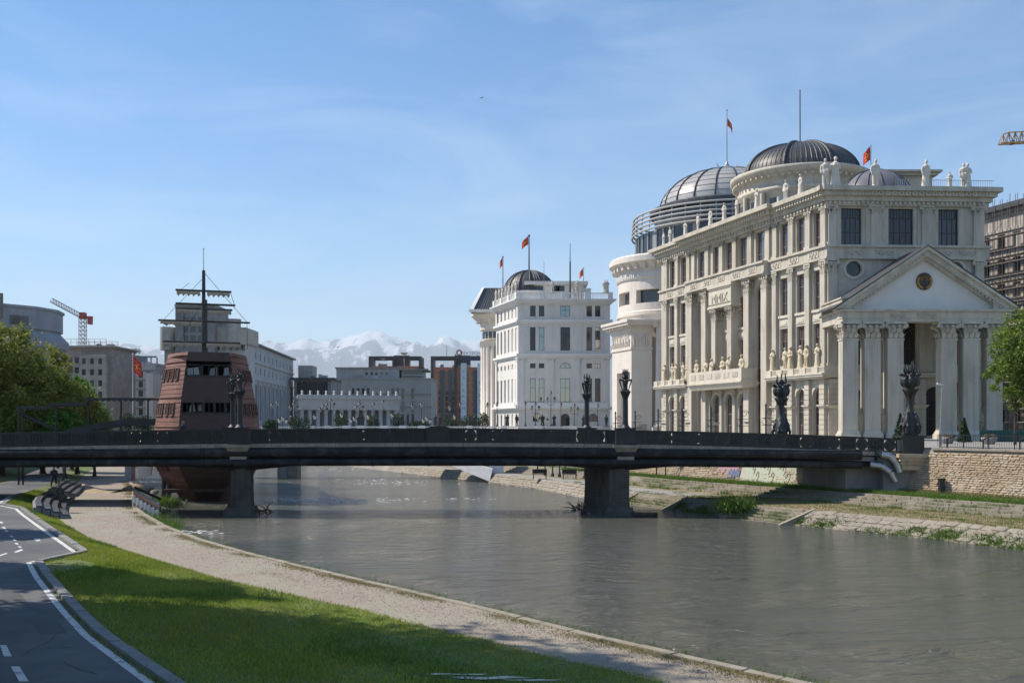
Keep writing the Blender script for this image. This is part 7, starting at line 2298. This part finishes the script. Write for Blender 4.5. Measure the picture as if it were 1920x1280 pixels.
# ------------------------------------------------------------------ footbridges upstream
FB = thing('footbridge', 'low pale footbridge on square piers with a raking white leg, seen under the main bridge', 'bridge', (X(700, 113), 113, 0))
q = MB(); q.box(-40, 4, 112, 116, 3.4, 4.1); q.build('deck', M['plainwhite'], FB)
q = MB(); q.box(X(520, 113), X(538, 113), 113, 115.4, -.8, 3.39); q.build('pier', M['concrete'], FB)  # left half of one pier, its shade put into the grey
q = MB(); q.box(X(538, 113) + .01, X(557, 113), 113.3, 115.2, -.8, 3.39); q.build('pier', M['kerbstone'], FB)  # right half of that pier, sunlight put into the tan
q = MB()
a, b = (X(835, 108), 108, Z(868, 108)), (X(918, 104), 104, Z(906, 104))
q.add([(a[0], a[1], a[2]), (a[0], a[1] + 1.6, a[2]), (b[0], b[1] + 1.6, b[2] + .2), (b[0], b[1], b[2] + .2), (a[0] + .3, a[1], a[2] + .9), (a[0] + .3, a[1] + 1.6, a[2] + .9), (b[0] + .3, b[1] + 1.6, b[2] + 1.5), (b[0] + .3, b[1], b[2] + 1.5)],
      [(0, 1, 2, 3), (7, 6, 5, 4), (0, 3, 7, 4), (1, 5, 6, 2), (0, 4, 5, 1), (3, 2, 6, 7)]); q.build('raking_leg', M['plainwhite'], FB)
q = MB(); q.box(X(917, 106), X(944, 106), 106, 108.5, .6, 4.4); q.build('end_pier', M['plainwhite'], FB)
YS_ = 172.0
SBR = thing('statue_bridge', 'white balustraded footbridge lined with statues and lanterns beyond the road bridge', 'bridge', (X(780, YS_), YS_, ZS))
xa, xb = X(470, YS_), X(1130, YS_)
q = MB(); q.box(xa, xb, YS_, YS_ + 9, ZS - 1.6, ZS + .1); q.build('deck', M['white2'], SBR)
zbt = Z(799, YS_)
q = MB(); q.box(xa, xb, YS_ - .25, YS_ + .25, zbt - .18, zbt); q.box(xa, xb, YS_ - .2, YS_ + .2, ZS + .101, ZS + .25); q.build('hand_rail', M['white2'], SBR)
q = MB(); n = int((xb - xa) / .42)
for i in range(n): q.lathe([(.07, 0), (.13, .3), (.06, .75), (.1, zbt - ZS - .44)], (xa + (i + .5) * (xb - xa) / n, YS_, ZS + .25), 6)
o = q.build('baluster_row', M['white2'], SBR); o['kind'] = 'stuff'
pedx = [548, 615, 677, 755, 816, 880, 945, 1010, 1075]
for px in pedx + [500, 582, 648, 720, 790]: pbox('pedestal', M['white2'], SBR, WORLD, X(px, YS_) - .55, X(px, YS_) + .55, YS_ - .5, YS_ + .5, ZS + .1, zbt + .12)
for k in range(3):
    xp = xa + (xb - xa) * (k + .7) / 3.4
    pbox('pier', M['white2'], SBR, WORLD, xp - 1, xp + 1, YS_ + 1, YS_ + 8, -1, ZS - 1.61)
# bronze statues on its parapet, in pairs
FIGB = [lathe_figure(51 + i, M['bronze'], i % 2) for i in range(4)]
pos = [(546, 0), (553, 1), (672, 2), (680, 3), (738, 0), (752, 1), (816, 2), (826, 3), (880, 0), (891, 1), (951, 2), (969, 3), (1017, 1), (1039, 0), (1094, 2), (1137, 3)]
def side_word(px):
    return ['left of the white colonnade', 'left of the white colonnade', 'before the white colonnade', 'before the white colonnade', 'below the grey concrete building', 'below the grey concrete building', 'below the brick tower', 'below the brick tower',
            'by the giant columns', 'by the giant columns', 'before the white block', 'before the white block', 'before the white block', 'before the white block', 'beside the slender bronze column', 'beside the carved pylon']
sw_ = side_word(0)
for i, (px, k) in enumerate(pos):
    h = 2.0
    o = inst('bronze_statue', FIGB[k], (X(px, YS_ + .0), YS_ + .05, zbt + .12 if px < 1080 else zbt), .3 * (k - 1), None, (h, h, h))
    tag(o, 'dark bronze statue on the white footbridge %s, %s from the ship' % (sw_[i], ORD[i]), 'statue', 'bronze statues on the white footbridge')
# lanterns
def lantern_mesh():
    g = MB(); g.frus(-.13, .13, -.13, .13, 0, .42, .05)
    c = MB(); c.lathe([(.26, .42), (.22, .5), (.10, .58), (.12, .66), (.03, .78)], n=8)
    return matmesh(g, 'lantern_glass', M['lampglass']), matmesh(c, 'lantern_cap', M['iron'])
LG, LC = lantern_mesh()
def street_lantern(label, x, y, z, h, arms, group, sc=1.0, mat=None, spread=.62):
    t = thing('street_lantern', label, 'street lamp', (x, y, z), group)
    q = MB(); q.lathe([(.18, 0), (.16, .25), (.09, .35), (.06, .9), (.05, h)], (x, y, z), 8)
    if arms > 1:
        for i in range(arms - 1):
            s = -1 if i % 2 else 1
            d = spread * (1 if i < 2 else .0)
            q.path([(x, y, z + h * .72), (x + s * d * .7, y, z + h * .70), (x + s * d, y, z + h * .78)], .035, 5)
    q.build('post', mat or M['iron'], t)
    heads = [(0, h)] + ([(spread, h * .78 + .1), (-spread, h * .78 + .1)][:arms - 1] if arms > 1 else [])
    for dx, dz in heads:
        o = inst('lantern', LG, (x + dx, y, z + dz + .1), 0, t, (sc, sc, sc)); inst('cap', LC, (0, 0, 0), 0, o, world=False)
    return t
lampx = [(510, 3.1, 1, 'closest to the galleon'), (519, 3.5, 1, 'second from the galleon'), (551, 3.3, 3, 'in front of the dark hall'), (606, 2.9, 3, 'left of the middle of the colonnade'), (620, 3.9, 3, 'tallest, before the colonnade'), (674, 3.3, 3, 'before the colonnade right end'), (701, 3.2, 1, 'before the grey building left edge'),
         (718, 3.6, 1, 'before the grey concrete building'), (773, 2.9, 1, 'before the grey building right part'), (790, 3.2, 1, 'left of the brick tower'), (843, 2.7, 1, 'below the brick tower'), (863, 3.2, 1, 'below the rooftop lettering'), (914, 3.2, 1, 'at the giant columns'), (932, 3.3, 1, 'at the far corner of the white block'),
         (985, 3.4, 1, 'before the white block left part'), (1004, 3.3, 3, 'before the white block centre left'), (1033, 5.2, 3, 'tallest before the white block'), (1052, 3.2, 1, 'before the white block middle'), (1077, 3.0, 3, 'left of the bronze column'), (1121, 3.0, 1, 'right of the bronze column')]
for i, (px, h, arms, lab) in enumerate(lampx):
    street_lantern('black %s lantern on the white footbridge %s' % ('triple' if arms > 1 else 'single', lab), X(px, YS_), YS_ + .02 + .25 * (i % 2), zbt - .02, h, arms, 'lanterns on the white footbridge', 1.15)
for i, px in enumerate([530, 590, 640, 664, 690, 735, 800, 852, 900, 1020]):
    street_lantern('low lantern on the far parapet of the white footbridge, %s from the ship' % ORD[i], X(px, YS_ + 9), YS_ + 9, ZS + .1, 2.1 + .3 * (i % 3), 1 if i % 3 else 3, 'lanterns on the far parapet', 1.2)
# scrolled lamp posts along the right promenade
def scroll_lamp(label, px, Y, ptop, group='scrolled lamp posts on the promenade'):
    x = X(px, Y); z1 = Z(ptop, Y)
    t = thing('scroll_lamp', label, 'street lamp', (x, Y, ZS), group)
    q = MB(); q.lathe([(.16, 0), (.15, .6), (.09, .75), (.075, z1 - ZS - .3), (.12, z1 - ZS - .25), (.04, z1 - ZS)], (x, Y, ZS), 8); q.build('post', M['iron'], t)
    q = MB(); zc = z1 - .9; sgn = 1
    q.path([(x + .38 * math.cos(a) * (1 - a / 14) + .42 * sgn, Y, zc + .38 * math.sin(a) * (1 - a / 14)) for a in [i * .5 for i in range(18)]], .028, 4)
    q.tube((x - .45, Y, z1 - 1.5), (x + .8, Y, z1 - 1.5), .03, None, 4); q.tube((x - .45, Y, z1 - 2.2), (x + .8, Y, z1 - 2.2), .03, None, 4)
    q.path([(x - .1, Y, z1 - 2.2), (x - .45, Y, z1 - 1.9), (x - .1, Y, z1 - 1.5)], .025, 4)
    q.build('scroll_arm', M['iron'], t)
    g = MB(); g.frus(x + .45, x + .85, Y - .2, Y + .2, z1 - 2.0, z1 - 1.75, .1); g.build('lantern', M['lampglass'], t)
for px, Y, pt_, lab in ((1154, 128, 771, 'black scrolled lamp post at the pylon niche left of the bronze column'), (1191, 126, 769, 'black scrolled lamp post before the pylon face'), (1234, 122, 766, 'black scrolled lamp post before the tall fluted column'), (1279, 118, 764, 'black scrolled lamp post before the far arched windows'),
                      (1333, 110, 762, 'black scrolled lamp post below the central balcony left end'), (1389, 105, 759, 'black scrolled lamp post below the central balcony right end'), (1436, 102, 756, 'black scrolled lamp post left of the bronze bouquet lamp')):
    scroll_lamp(lab, px, Y, pt_)

# ------------------------------------------------------------------ street furniture on the right
LP = thing('lamp_post', 'slim pale street lamp with a short arm before the portico', 'street lamp', (X(1762, 72), 72, ZS))
q = MB(); q.tube((X(1763, 72), 72, ZS), (X(1763, 72), 72, ZS + 1.2), .10, None, 8); q.tube((X(1763, 72), 72, ZS + 1.2), (X(1766.5, 72), 72, Z(723, 72)), .055, .04, 8); q.build('post', M['polegrey'], LP)
q = MB(); q.tube((X(1767, 72), 72, Z(722, 72)), (X(1757, 72), 72, Z(719, 72)), .05, .07, 7); q.build('lamp_head', M['plainwhite'], LP)
FE = thing('railing', 'thin dark metal railing along the top of the rubble wall', 'fence', (29, 62, ZS))
yv = [y for y in np.arange(44, 65.4, 1.5)]
def rw_in(y, d): return (float(rwall(y)) + d, y)
q = MB()
for y in np.arange(44, 65.2, .14):
    x, yy_ = rw_in(y, .45); q.tube((x, yy_, ZS + .1), (x, yy_, ZS + .85), .012, None, 4, caps=False)
o = q.build('bars', M['iron'], FE); o['kind'] = 'stuff'
for zz in (ZS + .10, ZS + .86):
    q = MB(); q.path([(*rw_in(y, .45), zz) for y in yv], .022, 5); q.build('rail', M['iron'], FE)
for y in yv:
    x, yy_ = rw_in(y, .45); q = MB(); q.tube((x, yy_, ZS), (x, yy_, ZS + .95), .035, None, 6); q.build('fence_post', M['iron'], FE)
for i, y in enumerate((64.2, 62.0, 59.9)):
    x, yy_ = rw_in(y, .12)
    q = MB(); q.path([(x, yy_, ZS - .1), (x, yy_, ZS + .6), (x + .35, yy_ - .1, ZS + .8), (x + .5, yy_ - .1, ZS + .8)], .05, 6)
    tag(q.build('hoop_barrier', M['iron'], None, None, (x, yy_, ZS)), 'black hoop barrier on the rubble wall, %s from the bridge' % ORD[i], 'barrier', 'hoop barriers on the wall')
for px, Y, lab in ((1776, 80, 'round planter of orange flowers left of the young fir'), (1855, 78, 'round planter of orange flowers below the leafy tree')):
    x = X(px, Y); t = thing('planter', lab, 'planter', (x, Y, ZS), 'flower planters')
    q = MB(); q.lathe([(.35, 0), (.55, .35), (.62, .55), (.5, .56)], (x, Y, ZS), 16); q.build('bowl', M['concrete'], t)
    o = bpy.data.objects.new('flowers', leaf_mesh('flowers', M['flower'], blob_points((0, 0, .62), (.55, .5, .2), 700, .2), .09)); COL.objects.link(o); o.parent = t
Yh = 90
q = MB(); q.box(X(1836, Yh), X(1990, Yh), Yh, Yh + .15, ZS, Z(806, Yh)); 
for i in range(20): q.box(X(1836 + 8 * i, Yh), X(1838 + 8 * i, Yh), Yh - .05, Yh - .001, ZS, Z(806, Yh) - .02)
tag(q.build('hoarding', M['tealnet'], None, None, (X(1836, Yh), Yh, ZS)), 'dark teal corrugated hoarding behind the tree', 'fence')
for px, Y, pt_, lab in ((1688, 88, 775, 'small dark fir behind the bronze bouquet lamp'), (1808, 86, 784, 'small dark fir before the fifth portico column')):
    h = Z(pt_, Y) - ZS; x = X(px, Y)
    t = thing('young_fir', lab, 'tree', (x, Y, ZS), 'young firs'); q = MB(); q.tube((x, Y, ZS), (x, Y, ZS + h), .06, .02, 6); q.build('trunk', M['bark'], t)
    zz = rng.random(2600) ** 1.5 * h * .96; rr_ = (h - zz) * .30 * rng.uniform(.3, 1, 2600); aa = rng.uniform(0, 6.28, 2600)
    o = bpy.data.objects.new('crown', leaf_mesh('crown', M['leaf3'], np.stack([rr_ * np.cos(aa), rr_ * np.sin(aa), zz + .1], 1), .16)); COL.objects.link(o); o.parent = t
q = MB(); c = rbank(63.5, .93); q.box(c[0] - .16, c[0] + .16, c[1] - .16, c[1] + .16, c[2], c[2] + .95); q.box(c[0] - .2, c[0] + .2, c[1] - .2, c[1] + .2, c[2] + .951, c[2] + 1.02); q.tube((c[0], c[1] + .18, c[2]), (c[0], c[1] + .18, c[2] + .9), .04, None, 5)
tag(q.build('litter_bin', M['iron'], None, None, c), 'black litter bin on the grass below the rubble wall', 'bin')
# thin trees' trunks and posts beyond the bridge on the right bank
for i, (px, py0, py1) in enumerate(((1008, 873, 884), (1022, 873, 887), (1036, 873, 889), (1049, 873, 890), (1096, 873, 893), (1231, 876, 902), (1248, 876, 902))):
    x, y = G(px, py1, 1.2)
    street_lantern('black lantern post on the low right walk, %s from the raking leg' % ORD[i], x, y, 1.0, 3.3, 1, 'lantern posts on the low walk')
for i, (px, py) in enumerate(((1012, 895), (1068, 896), (1634 - 240, 905))):
    x, y = G(px, py, 1.0); t = thing('bench', 'dark metal bench on the low right walk, %s from the raking leg' % ORD[i], 'bench', (x, y, .9), 'benches on the low walk')
    q = MB(); q.box(x - .7, x + .7, y - .2, y + .25, 1.33, 1.38); q.build('seat', M['iron'], t)
    q = MB(); q.box(x - .7, x + .7, y + .26, y + .31, 1.40, 1.8); q.build('backrest', M['iron'], t)
    for s in (-1, 1): q = MB(); q.box(x + s * .6 - .04, x + s * .6 + .04, y - .18, y + .25, .88, 1.329); q.build('leg', M['iron'], t)

# ------------------------------------------------------------------ left bank: stepped seats, ramp rail, sand, flag, people
def seat_tiers(label, pts, n, rise, depth, zb):
    """curved concrete tiers following pts (front edge, near to far), each farther from the water and higher"""
    t = thing('stepped_seats', label, 'steps', (*pts[0], zb), 'stepped concrete seats')
    for k in range(n):
        q = MB(); vs = []
        z0, z1 = zb - .1, zb + rise * (k + 1)
        for (x, y) in pts:
            vs += [(x - depth * k, y, z0), (x - depth * (k + 1) + .05, y, z0), (x - depth * (k + 1) + .05, y, z1), (x - depth * k, y, z1)]
        fs = []
        m_ = len(pts)
        for i in range(m_ - 1):
            for j in range(4): fs.append((i * 4 + j, i * 4 + (j + 1) % 4, (i + 1) * 4 + (j + 1) % 4, (i + 1) * 4 + j))
        fs += [(3, 2, 1, 0), ((m_ - 1) * 4, (m_ - 1) * 4 + 1, (m_ - 1) * 4 + 2, (m_ - 1) * 4 + 3)]
        q.add(vs, fs); q.build('tier', M['kerb'], t)
        q = MB(); vs = []
        for (x, y) in pts: vs += [(x - depth * k + .06, y, z1 + .002), (x - depth * k - .28, y, z1 + .002), (x - depth * k - .28, y, z1 + .09), (x - depth * k + .06, y, z1 + .09)]
        fs = [(i * 4 + j, i * 4 + (j + 1) % 4, (i + 1) * 4 + (j + 1) % 4, (i + 1) * 4 + j) for i in range(m_ - 1) for j in range(4)] + [(3, 2, 1, 0), ((m_ - 1) * 4, (m_ - 1) * 4 + 1, (m_ - 1) * 4 + 2, (m_ - 1) * 4 + 3)]
        q.add(vs, fs); q.build('seat_plank', M['slate'], t)
c1 = [(G(128 - (0 if i < 3 else (i - 2) * 0), 972, .72)[0] - .0 + .28 * i * 0, 0) for i in range(1)]
p0 = G(127, 972, .72); p1 = G(121, 960, .72); p2 = G(124, 948, .72); p3 = G(140, 938, .72)
seat_tiers('near curved flight of concrete seats with dark planks beside the gravel walk', [p0, p1, p2, p3], 4, .16, .5, .72)
p0 = G(140, 931, .72); p1 = G(150, 922, .72); p2 = G(163, 914, .72)
seat_tiers('far curved flight of concrete seats beside the gravel walk under the bridge', [p0, p1, p2], 4, .16, .5, .72)
RM = thing('ramp_rail', 'dark slatted ramp rail with white posts going down to the water', 'railing', (*G(275, 960, .4), .3))
for row, (a, b, za, zb_) in enumerate(((G(251, 951, .7), G(294, 977, .1), .75, .05), (G(253, 938, .7), G(296, 958, .1), .75, .05))):
    n = 7
    for i in range(n):
        t_ = i / (n - 1); x, y = a[0] + (b[0] - a[0]) * t_, a[1] + (b[1] - a[1]) * t_; z = za + (zb_ - za) * t_
        q = MB(); q.box(x - .09, x + .09, y - .07, y + .07, z - .4, z + .72); q.build('post', M['white2'], RM)
    for dz in (.10, .80):
        q = MB(); q.add([(a[0], a[1] - .12, za + dz), (b[0] + .2, b[1] - .12, zb_ + dz), (b[0] + .2, b[1] - .12, zb_ + dz + .16), (a[0], a[1] - .12, za + dz + .16), (a[0], a[1] + .1, za + dz), (b[0] + .2, b[1] + .1, zb_ + dz), (b[0] + .2, b[1] + .1, zb_ + dz + .16), (a[0], a[1] + .1, za + dz + .16)],
                        [(0, 1, 2, 3), (7, 6, 5, 4), (3, 2, 6, 7), (0, 4, 5, 1), (1, 5, 6, 2), (0, 3, 7, 4)]); q.build('beam', M['woodark'], RM)
# drift of pale sand across the walk beyond the bridge
q = MB(); n = 24; vs = []
for i in range(n + 1):
    t_ = i / n; px = 150 + 105 * t_; cy = 910 + 10 * math.sin(t_ * 3.1) 
    x, y = G(px, cy + 3, .72)
    hgt = .05 + .34 * abs(math.cos(t_ * 3.14)) ** 1.5
    vs += [(x, y - 1.6, .69), (x, y, .70 + hgt), (x, y + 2.2, .69)]
q.add(vs, [(3 * i + k, 3 * i + 3 + k, 3 * i + 4 + k, 3 * i + 1 + k) for i in range(n) for k in range(2)], smooth=True)
tag(q.build('sand_drift', M['soil']), kind='stuff')
for i, (px, py, r_) in enumerate(((280, 921, .32), (290, 926, .26), (286, 930, .2))):
    x, y = G(px, py, .6); q = MB(); q.ball((x, y, .75), r_, 9, sx=1.4, sy=1.1, sz=.8)
    tag(q.build('boulder', M['bankstone'], None, None, (x, y, .6)), 'pale boulder below the galleon hull, %s' % ['largest', 'middle one', 'smallest'][i], 'boulder', 'boulders below the hull')
x, y = X(246, 92), 92
q = MB(); q.add([(X(258, 88), 88, 1.2), (X(282, 88), 88, 1.6), (X(285, 88), 88, 2.4), (X(262, 88), 88, 2.1), (X(258, 88), 88.3, 1.2), (X(282, 88), 88.3, 1.6), (X(285, 88), 88.3, 2.4), (X(262, 88), 88.3, 2.1)], [(0, 1, 2, 3), (7, 6, 5, 4), (0, 4, 5, 1), (1, 5, 6, 2), (2, 6, 7, 3), (3, 7, 4, 0)])
tag(q.build('broken_panel', M['plainwhite'], None, None, (X(270, 88), 88, .9)), 'tilted white broken panel lying beside the galleon', 'panel')
q = MB(); q.box(X(234, 95), X(246, 95), 95, 96, .7, 3.4); tag(q.build('utility_box', M['palegrey'], None, None, (X(240, 95), 95, .7)), 'pale utility box beside the path under the bridge', 'box')
flagpole('large red flag with yellow sun on a tall pale pole left of the galleon', X(249, 150), 150, ZS, Z(664, 150), .09, 2.4, 1.15, M['plainwhite'], dirx=1, droop=.9, z_flag=Z(668, 150), group='street flags')
# people
def person_mesh(seed, mat, stride=.18):
    m = MB()
    for s in (-1, 1):
        m.path([(s * .07, s * stride * .9, .04), (s * .075, s * stride * .45 - .02, .26), (s * .06, 0, .50)], [.035, .045, .062], 8)
        m.ball((s * .07, s * stride * .9 - .04, .025), .034, 7, sy=1.9, sz=.7)
        m.path([(s * .115, 0, .79), (s * .15, -s * .04, .62), (s * .14, -s * .09 - .03, .48)], [.04, .033, .026], 8); m.ball((s * .14, -s * .09 - .04, .455), .026, 6)
    m.lathe([(.075, .46), (.095, .52), (.085, .62), (.105, .74), (.10, .80), (.045, .84)], (0, 0, 0), 12, sx=1.15, sy=.75)
    m.tube((0, 0, .82), (0, -.005, .89), .034, .033, 7)
    return fuse(m, 'walking_body', mat, .018)
def head_mesh():
    m = MB(); m.ball((0, -.01, .935), .055, 10, sx=.9, sy=1.05, sz=1.25); m.ball((0, -.068, .93), .012, 6); m.ball((.05, -.005, .93), .014, 5); m.ball((-.05, -.005, .93), .014, 5)
    h = MB(); h.ball((0, .008, .955), .06, 10, sx=.95, sy=1.05, sz=1.0)
    return matmesh(m, 'person_head', M['skin']), matmesh(h, 'person_hair', M['inside'])
PB = [person_mesh(1, M['cloth_d']), person_mesh(2, M['cloth_d'], .1), person_mesh(3, M['cloth_r'], .14)]
PH, PHR = head_mesh()
def person(label, x, y, z, h, k, rz):
    o = inst('person', PB[k], (x, y, z), rz, None, (h, h, h)); tag(o, label, 'person', None)
    inst('head', PH, (0, 0, 0), 0, o, world=False); inst('hair', PHR, (0, 0, 0), 0, o, world=False)
x, y = G(101, 914, ZB); person('person in dark clothes walking on the cycle path under the bridge', x, y, ZB, 1.72, 0, .2)
x, y = G(121, 906, ZB); person('person in dark clothes standing beyond the bridge beside a post', x, y, ZB, 1.7, 1, 2.5)
x, y = X(343, 68), 68; person('pedestrian in dark clothes behind the near railing before the galleon', x, y, deck(x) - .1, 1.18 + .5, 1, 1.2)
x, y = X(205, 120), 120; person('person in red on the left promenade below the gangway', x, y, ZS, 1.72, 2, .6)
person('person in dark clothes standing on the stepped concrete seats', -27.5, 60.5, .97, 1.6, 1, 1.5)
# birds
def bird(label, px, py, Y, span, mat, tilt):
    x, z = X(px, Y), Z(py, Y)
    t = thing('bird', label, 'bird', (x, Y, z), 'birds in flight')
    q = MB(); q.lathe([(.01, -.5), (.12, -.25), (.15, 0), (.10, .3), (.02, .5)], (0, 0, 0), 8); me = q.mesh('bird_body'); me.transform(Matrix.Rotation(R(90), 4, 'Y')); me.materials.append(mat)
    inst('body', me, (0, 0, 0), tilt, t, (span * .45,) * 3, world=False)
    for s in (-1, 1):
        w = MB(); w.add([(-.15, 0, .02), (.15, 0, .02), (.12, s * .5, .22), (-.10, s * .5, .22), (-.02, s * 1.0, .10), (-.12, s * .98, .10), (-.15, 0, -.02), (.15, 0, -.02), (.12, s * .5, .19), (-.10, s * .5, .19)], [(0, 1, 2, 3), (3, 2, 4, 5), (6, 7, 8, 9)])
        me = matmesh(w, 'bird_wing', mat); inst('wing', me, (0, 0, 0), tilt, t, (span * .5,) * 3, world=False)
bird('white gull gliding before the arcaded building', 633, 651, 150, 1.4, M['bird_w'], 1.1)
bird('small dark bird alone in the open sky', 903, 184, 110, .8, M['bird_d'], .9)
bird('dark bird flying before the brick tower roof', 716, 672, 200, 1.6, M['bird_d'], .7)

# ------------------------------------------------------------------ trees
make_tree('street_tree', 'bright green leafy tree at the right edge before the portico', (X(1903, 76), 76, ZS),
          [(.1, 0, 7.0, 1.8, 1.9, 2.0), (1.6, .3, 8.6, 2.1, 2.0, 2.3), (-1.0, -.2, 5.2, 1.3, 1.5, 1.3), (1.5, 0, 5.4, 2.2, 2.0, 1.9), (2.6, .4, 6.6, 1.8, 1.8, 2.6), (.6, 0, 3.6, 1.5, 1.4, 1.2), (2.8, 0, 3.4, 1.8, 1.6, 1.3)], 26000, .21, M['leaf1'], 3.6, .10, limbs=12)
LT = [(-50.5, 98, 15.0, 'leaf2', 'tallest olive green tree at the left edge beyond the bridge'), (-47.6, 101, 12.6, 'leaf2', 'second olive green tree from the left edge beyond the bridge'), (-45.4, 104, 8.6, 'leaf2', 'mid green tree beside the unfinished building'),
      (-49.5, 112, 10.0, 'leaf4', 'fresh green tree in the middle of the left clump'), (-43.6, 97, 6.2, 'leaf4', 'small bright green tree behind the gangway canopies'), (-53, 94, 13.0, 'leaf2', 'broad green tree cut by the left edge beyond the bridge'), (-41.5, 99, 5.4, 'leaf1', 'low rounded green tree under the middle canopy'),
      (-48.5, 95, 7.0, 'leaf1', 'low green tree in front of the left clump')]
for (x, y, h, mt_, lab) in LT:
    x = x * 1.0
    k = h / 9
    make_tree('plane_tree', lab, (x, y, ZS if x < float(wleft(y)) else ZB), [(0, 0, h * .72, 2.3 * k, 2.3 * k, 2.2 * k), (1.4 * k, .4, h * .55, 1.9 * k, 2 * k, 1.8 * k), (-1.5 * k, 0, h * .55, 1.9 * k, 2 * k, 1.8 * k), (.3, -.5, h * .4, 2.3 * k, 2 * k, 1.5 * k), (.4 * k, 0, h * .9, 1.2 * k, 1.2 * k, 1.0 * k), (-.8 * k, .3, h * .3, 1.6 * k, 1.6 * k, 1.1 * k)],
              26000, .30, M[mt_], h * .4, .16 * k + .05, 'trees on the left promenade', 8)
# the trees left of the frame whose crowns shade the near lawn and path
for i, (x, y, h, rr_) in enumerate(((-22.3, 27.9, 25.6, 4.2), (-22.0, 21.5, 25.0, 4.6), (-26.2, 36.0, 19.5, 2.3), (-18.5, 16.0, 22.0, 4.6), (-31.5, 47.0, 11.0, 2.2), (-14.5, 10.0, 20.0, 4.6))):
    make_tree('lime_tree', 'tall green tree on the left verge beside the cycle path, %s along it' % ORD[i], (x, y, ZB), [(0, 0, h * .72, rr_, rr_, h * .26), (rr_ * .5, 0, h * .5, rr_ * .8, rr_ * .8, h * .16), (-rr_ * .5, 0, h * .5, rr_ * .8, rr_ * .8, h * .16), (0, 0, h * .9, rr_ * .6, rr_ * .6, h * .12)],
              24000, .45, M['leaf1'], h * .45, .24, 'trees on the left verge', 8)
# dark shrubs at the far bank
sh = [(500, 806, 150), (560, 804, 168), (700, 802, 185), (745, 800, 187), (800, 798, 187), (840, 798, 187), (880, 797, 187), (905, 797, 187), (770, 799, 187), (270, 804, 150), (225, 800, 150), (640, 800, 186)]
for i, (px, py, Y) in enumerate(sh):
    x = X(px, Y); h = 2.6 + (i % 4) * .5
    t = thing('shrub', 'dark green shrub behind the white footbridge, %s from the left' % ORD[sorted(range(len(sh)), key=lambda k: sh[k][0]).index(i)], 'shrub', (x, Y, ZS), 'shrubs behind the footbridge')
    q = MB(); q.tube((x, Y, ZS - .1), (x, Y, ZS + h * .5), .08, .03, 5); q.build('stem', M['bark'], t)
    o = bpy.data.objects.new('foliage', leaf_mesh('foliage', M['leaf3'], np.concatenate([blob_points((rng.normal() * .6, 0, h * .55), (1.2, 1, h * .4), 500, .3) for _ in range(2)]), .26)); COL.objects.link(o); o.parent = t
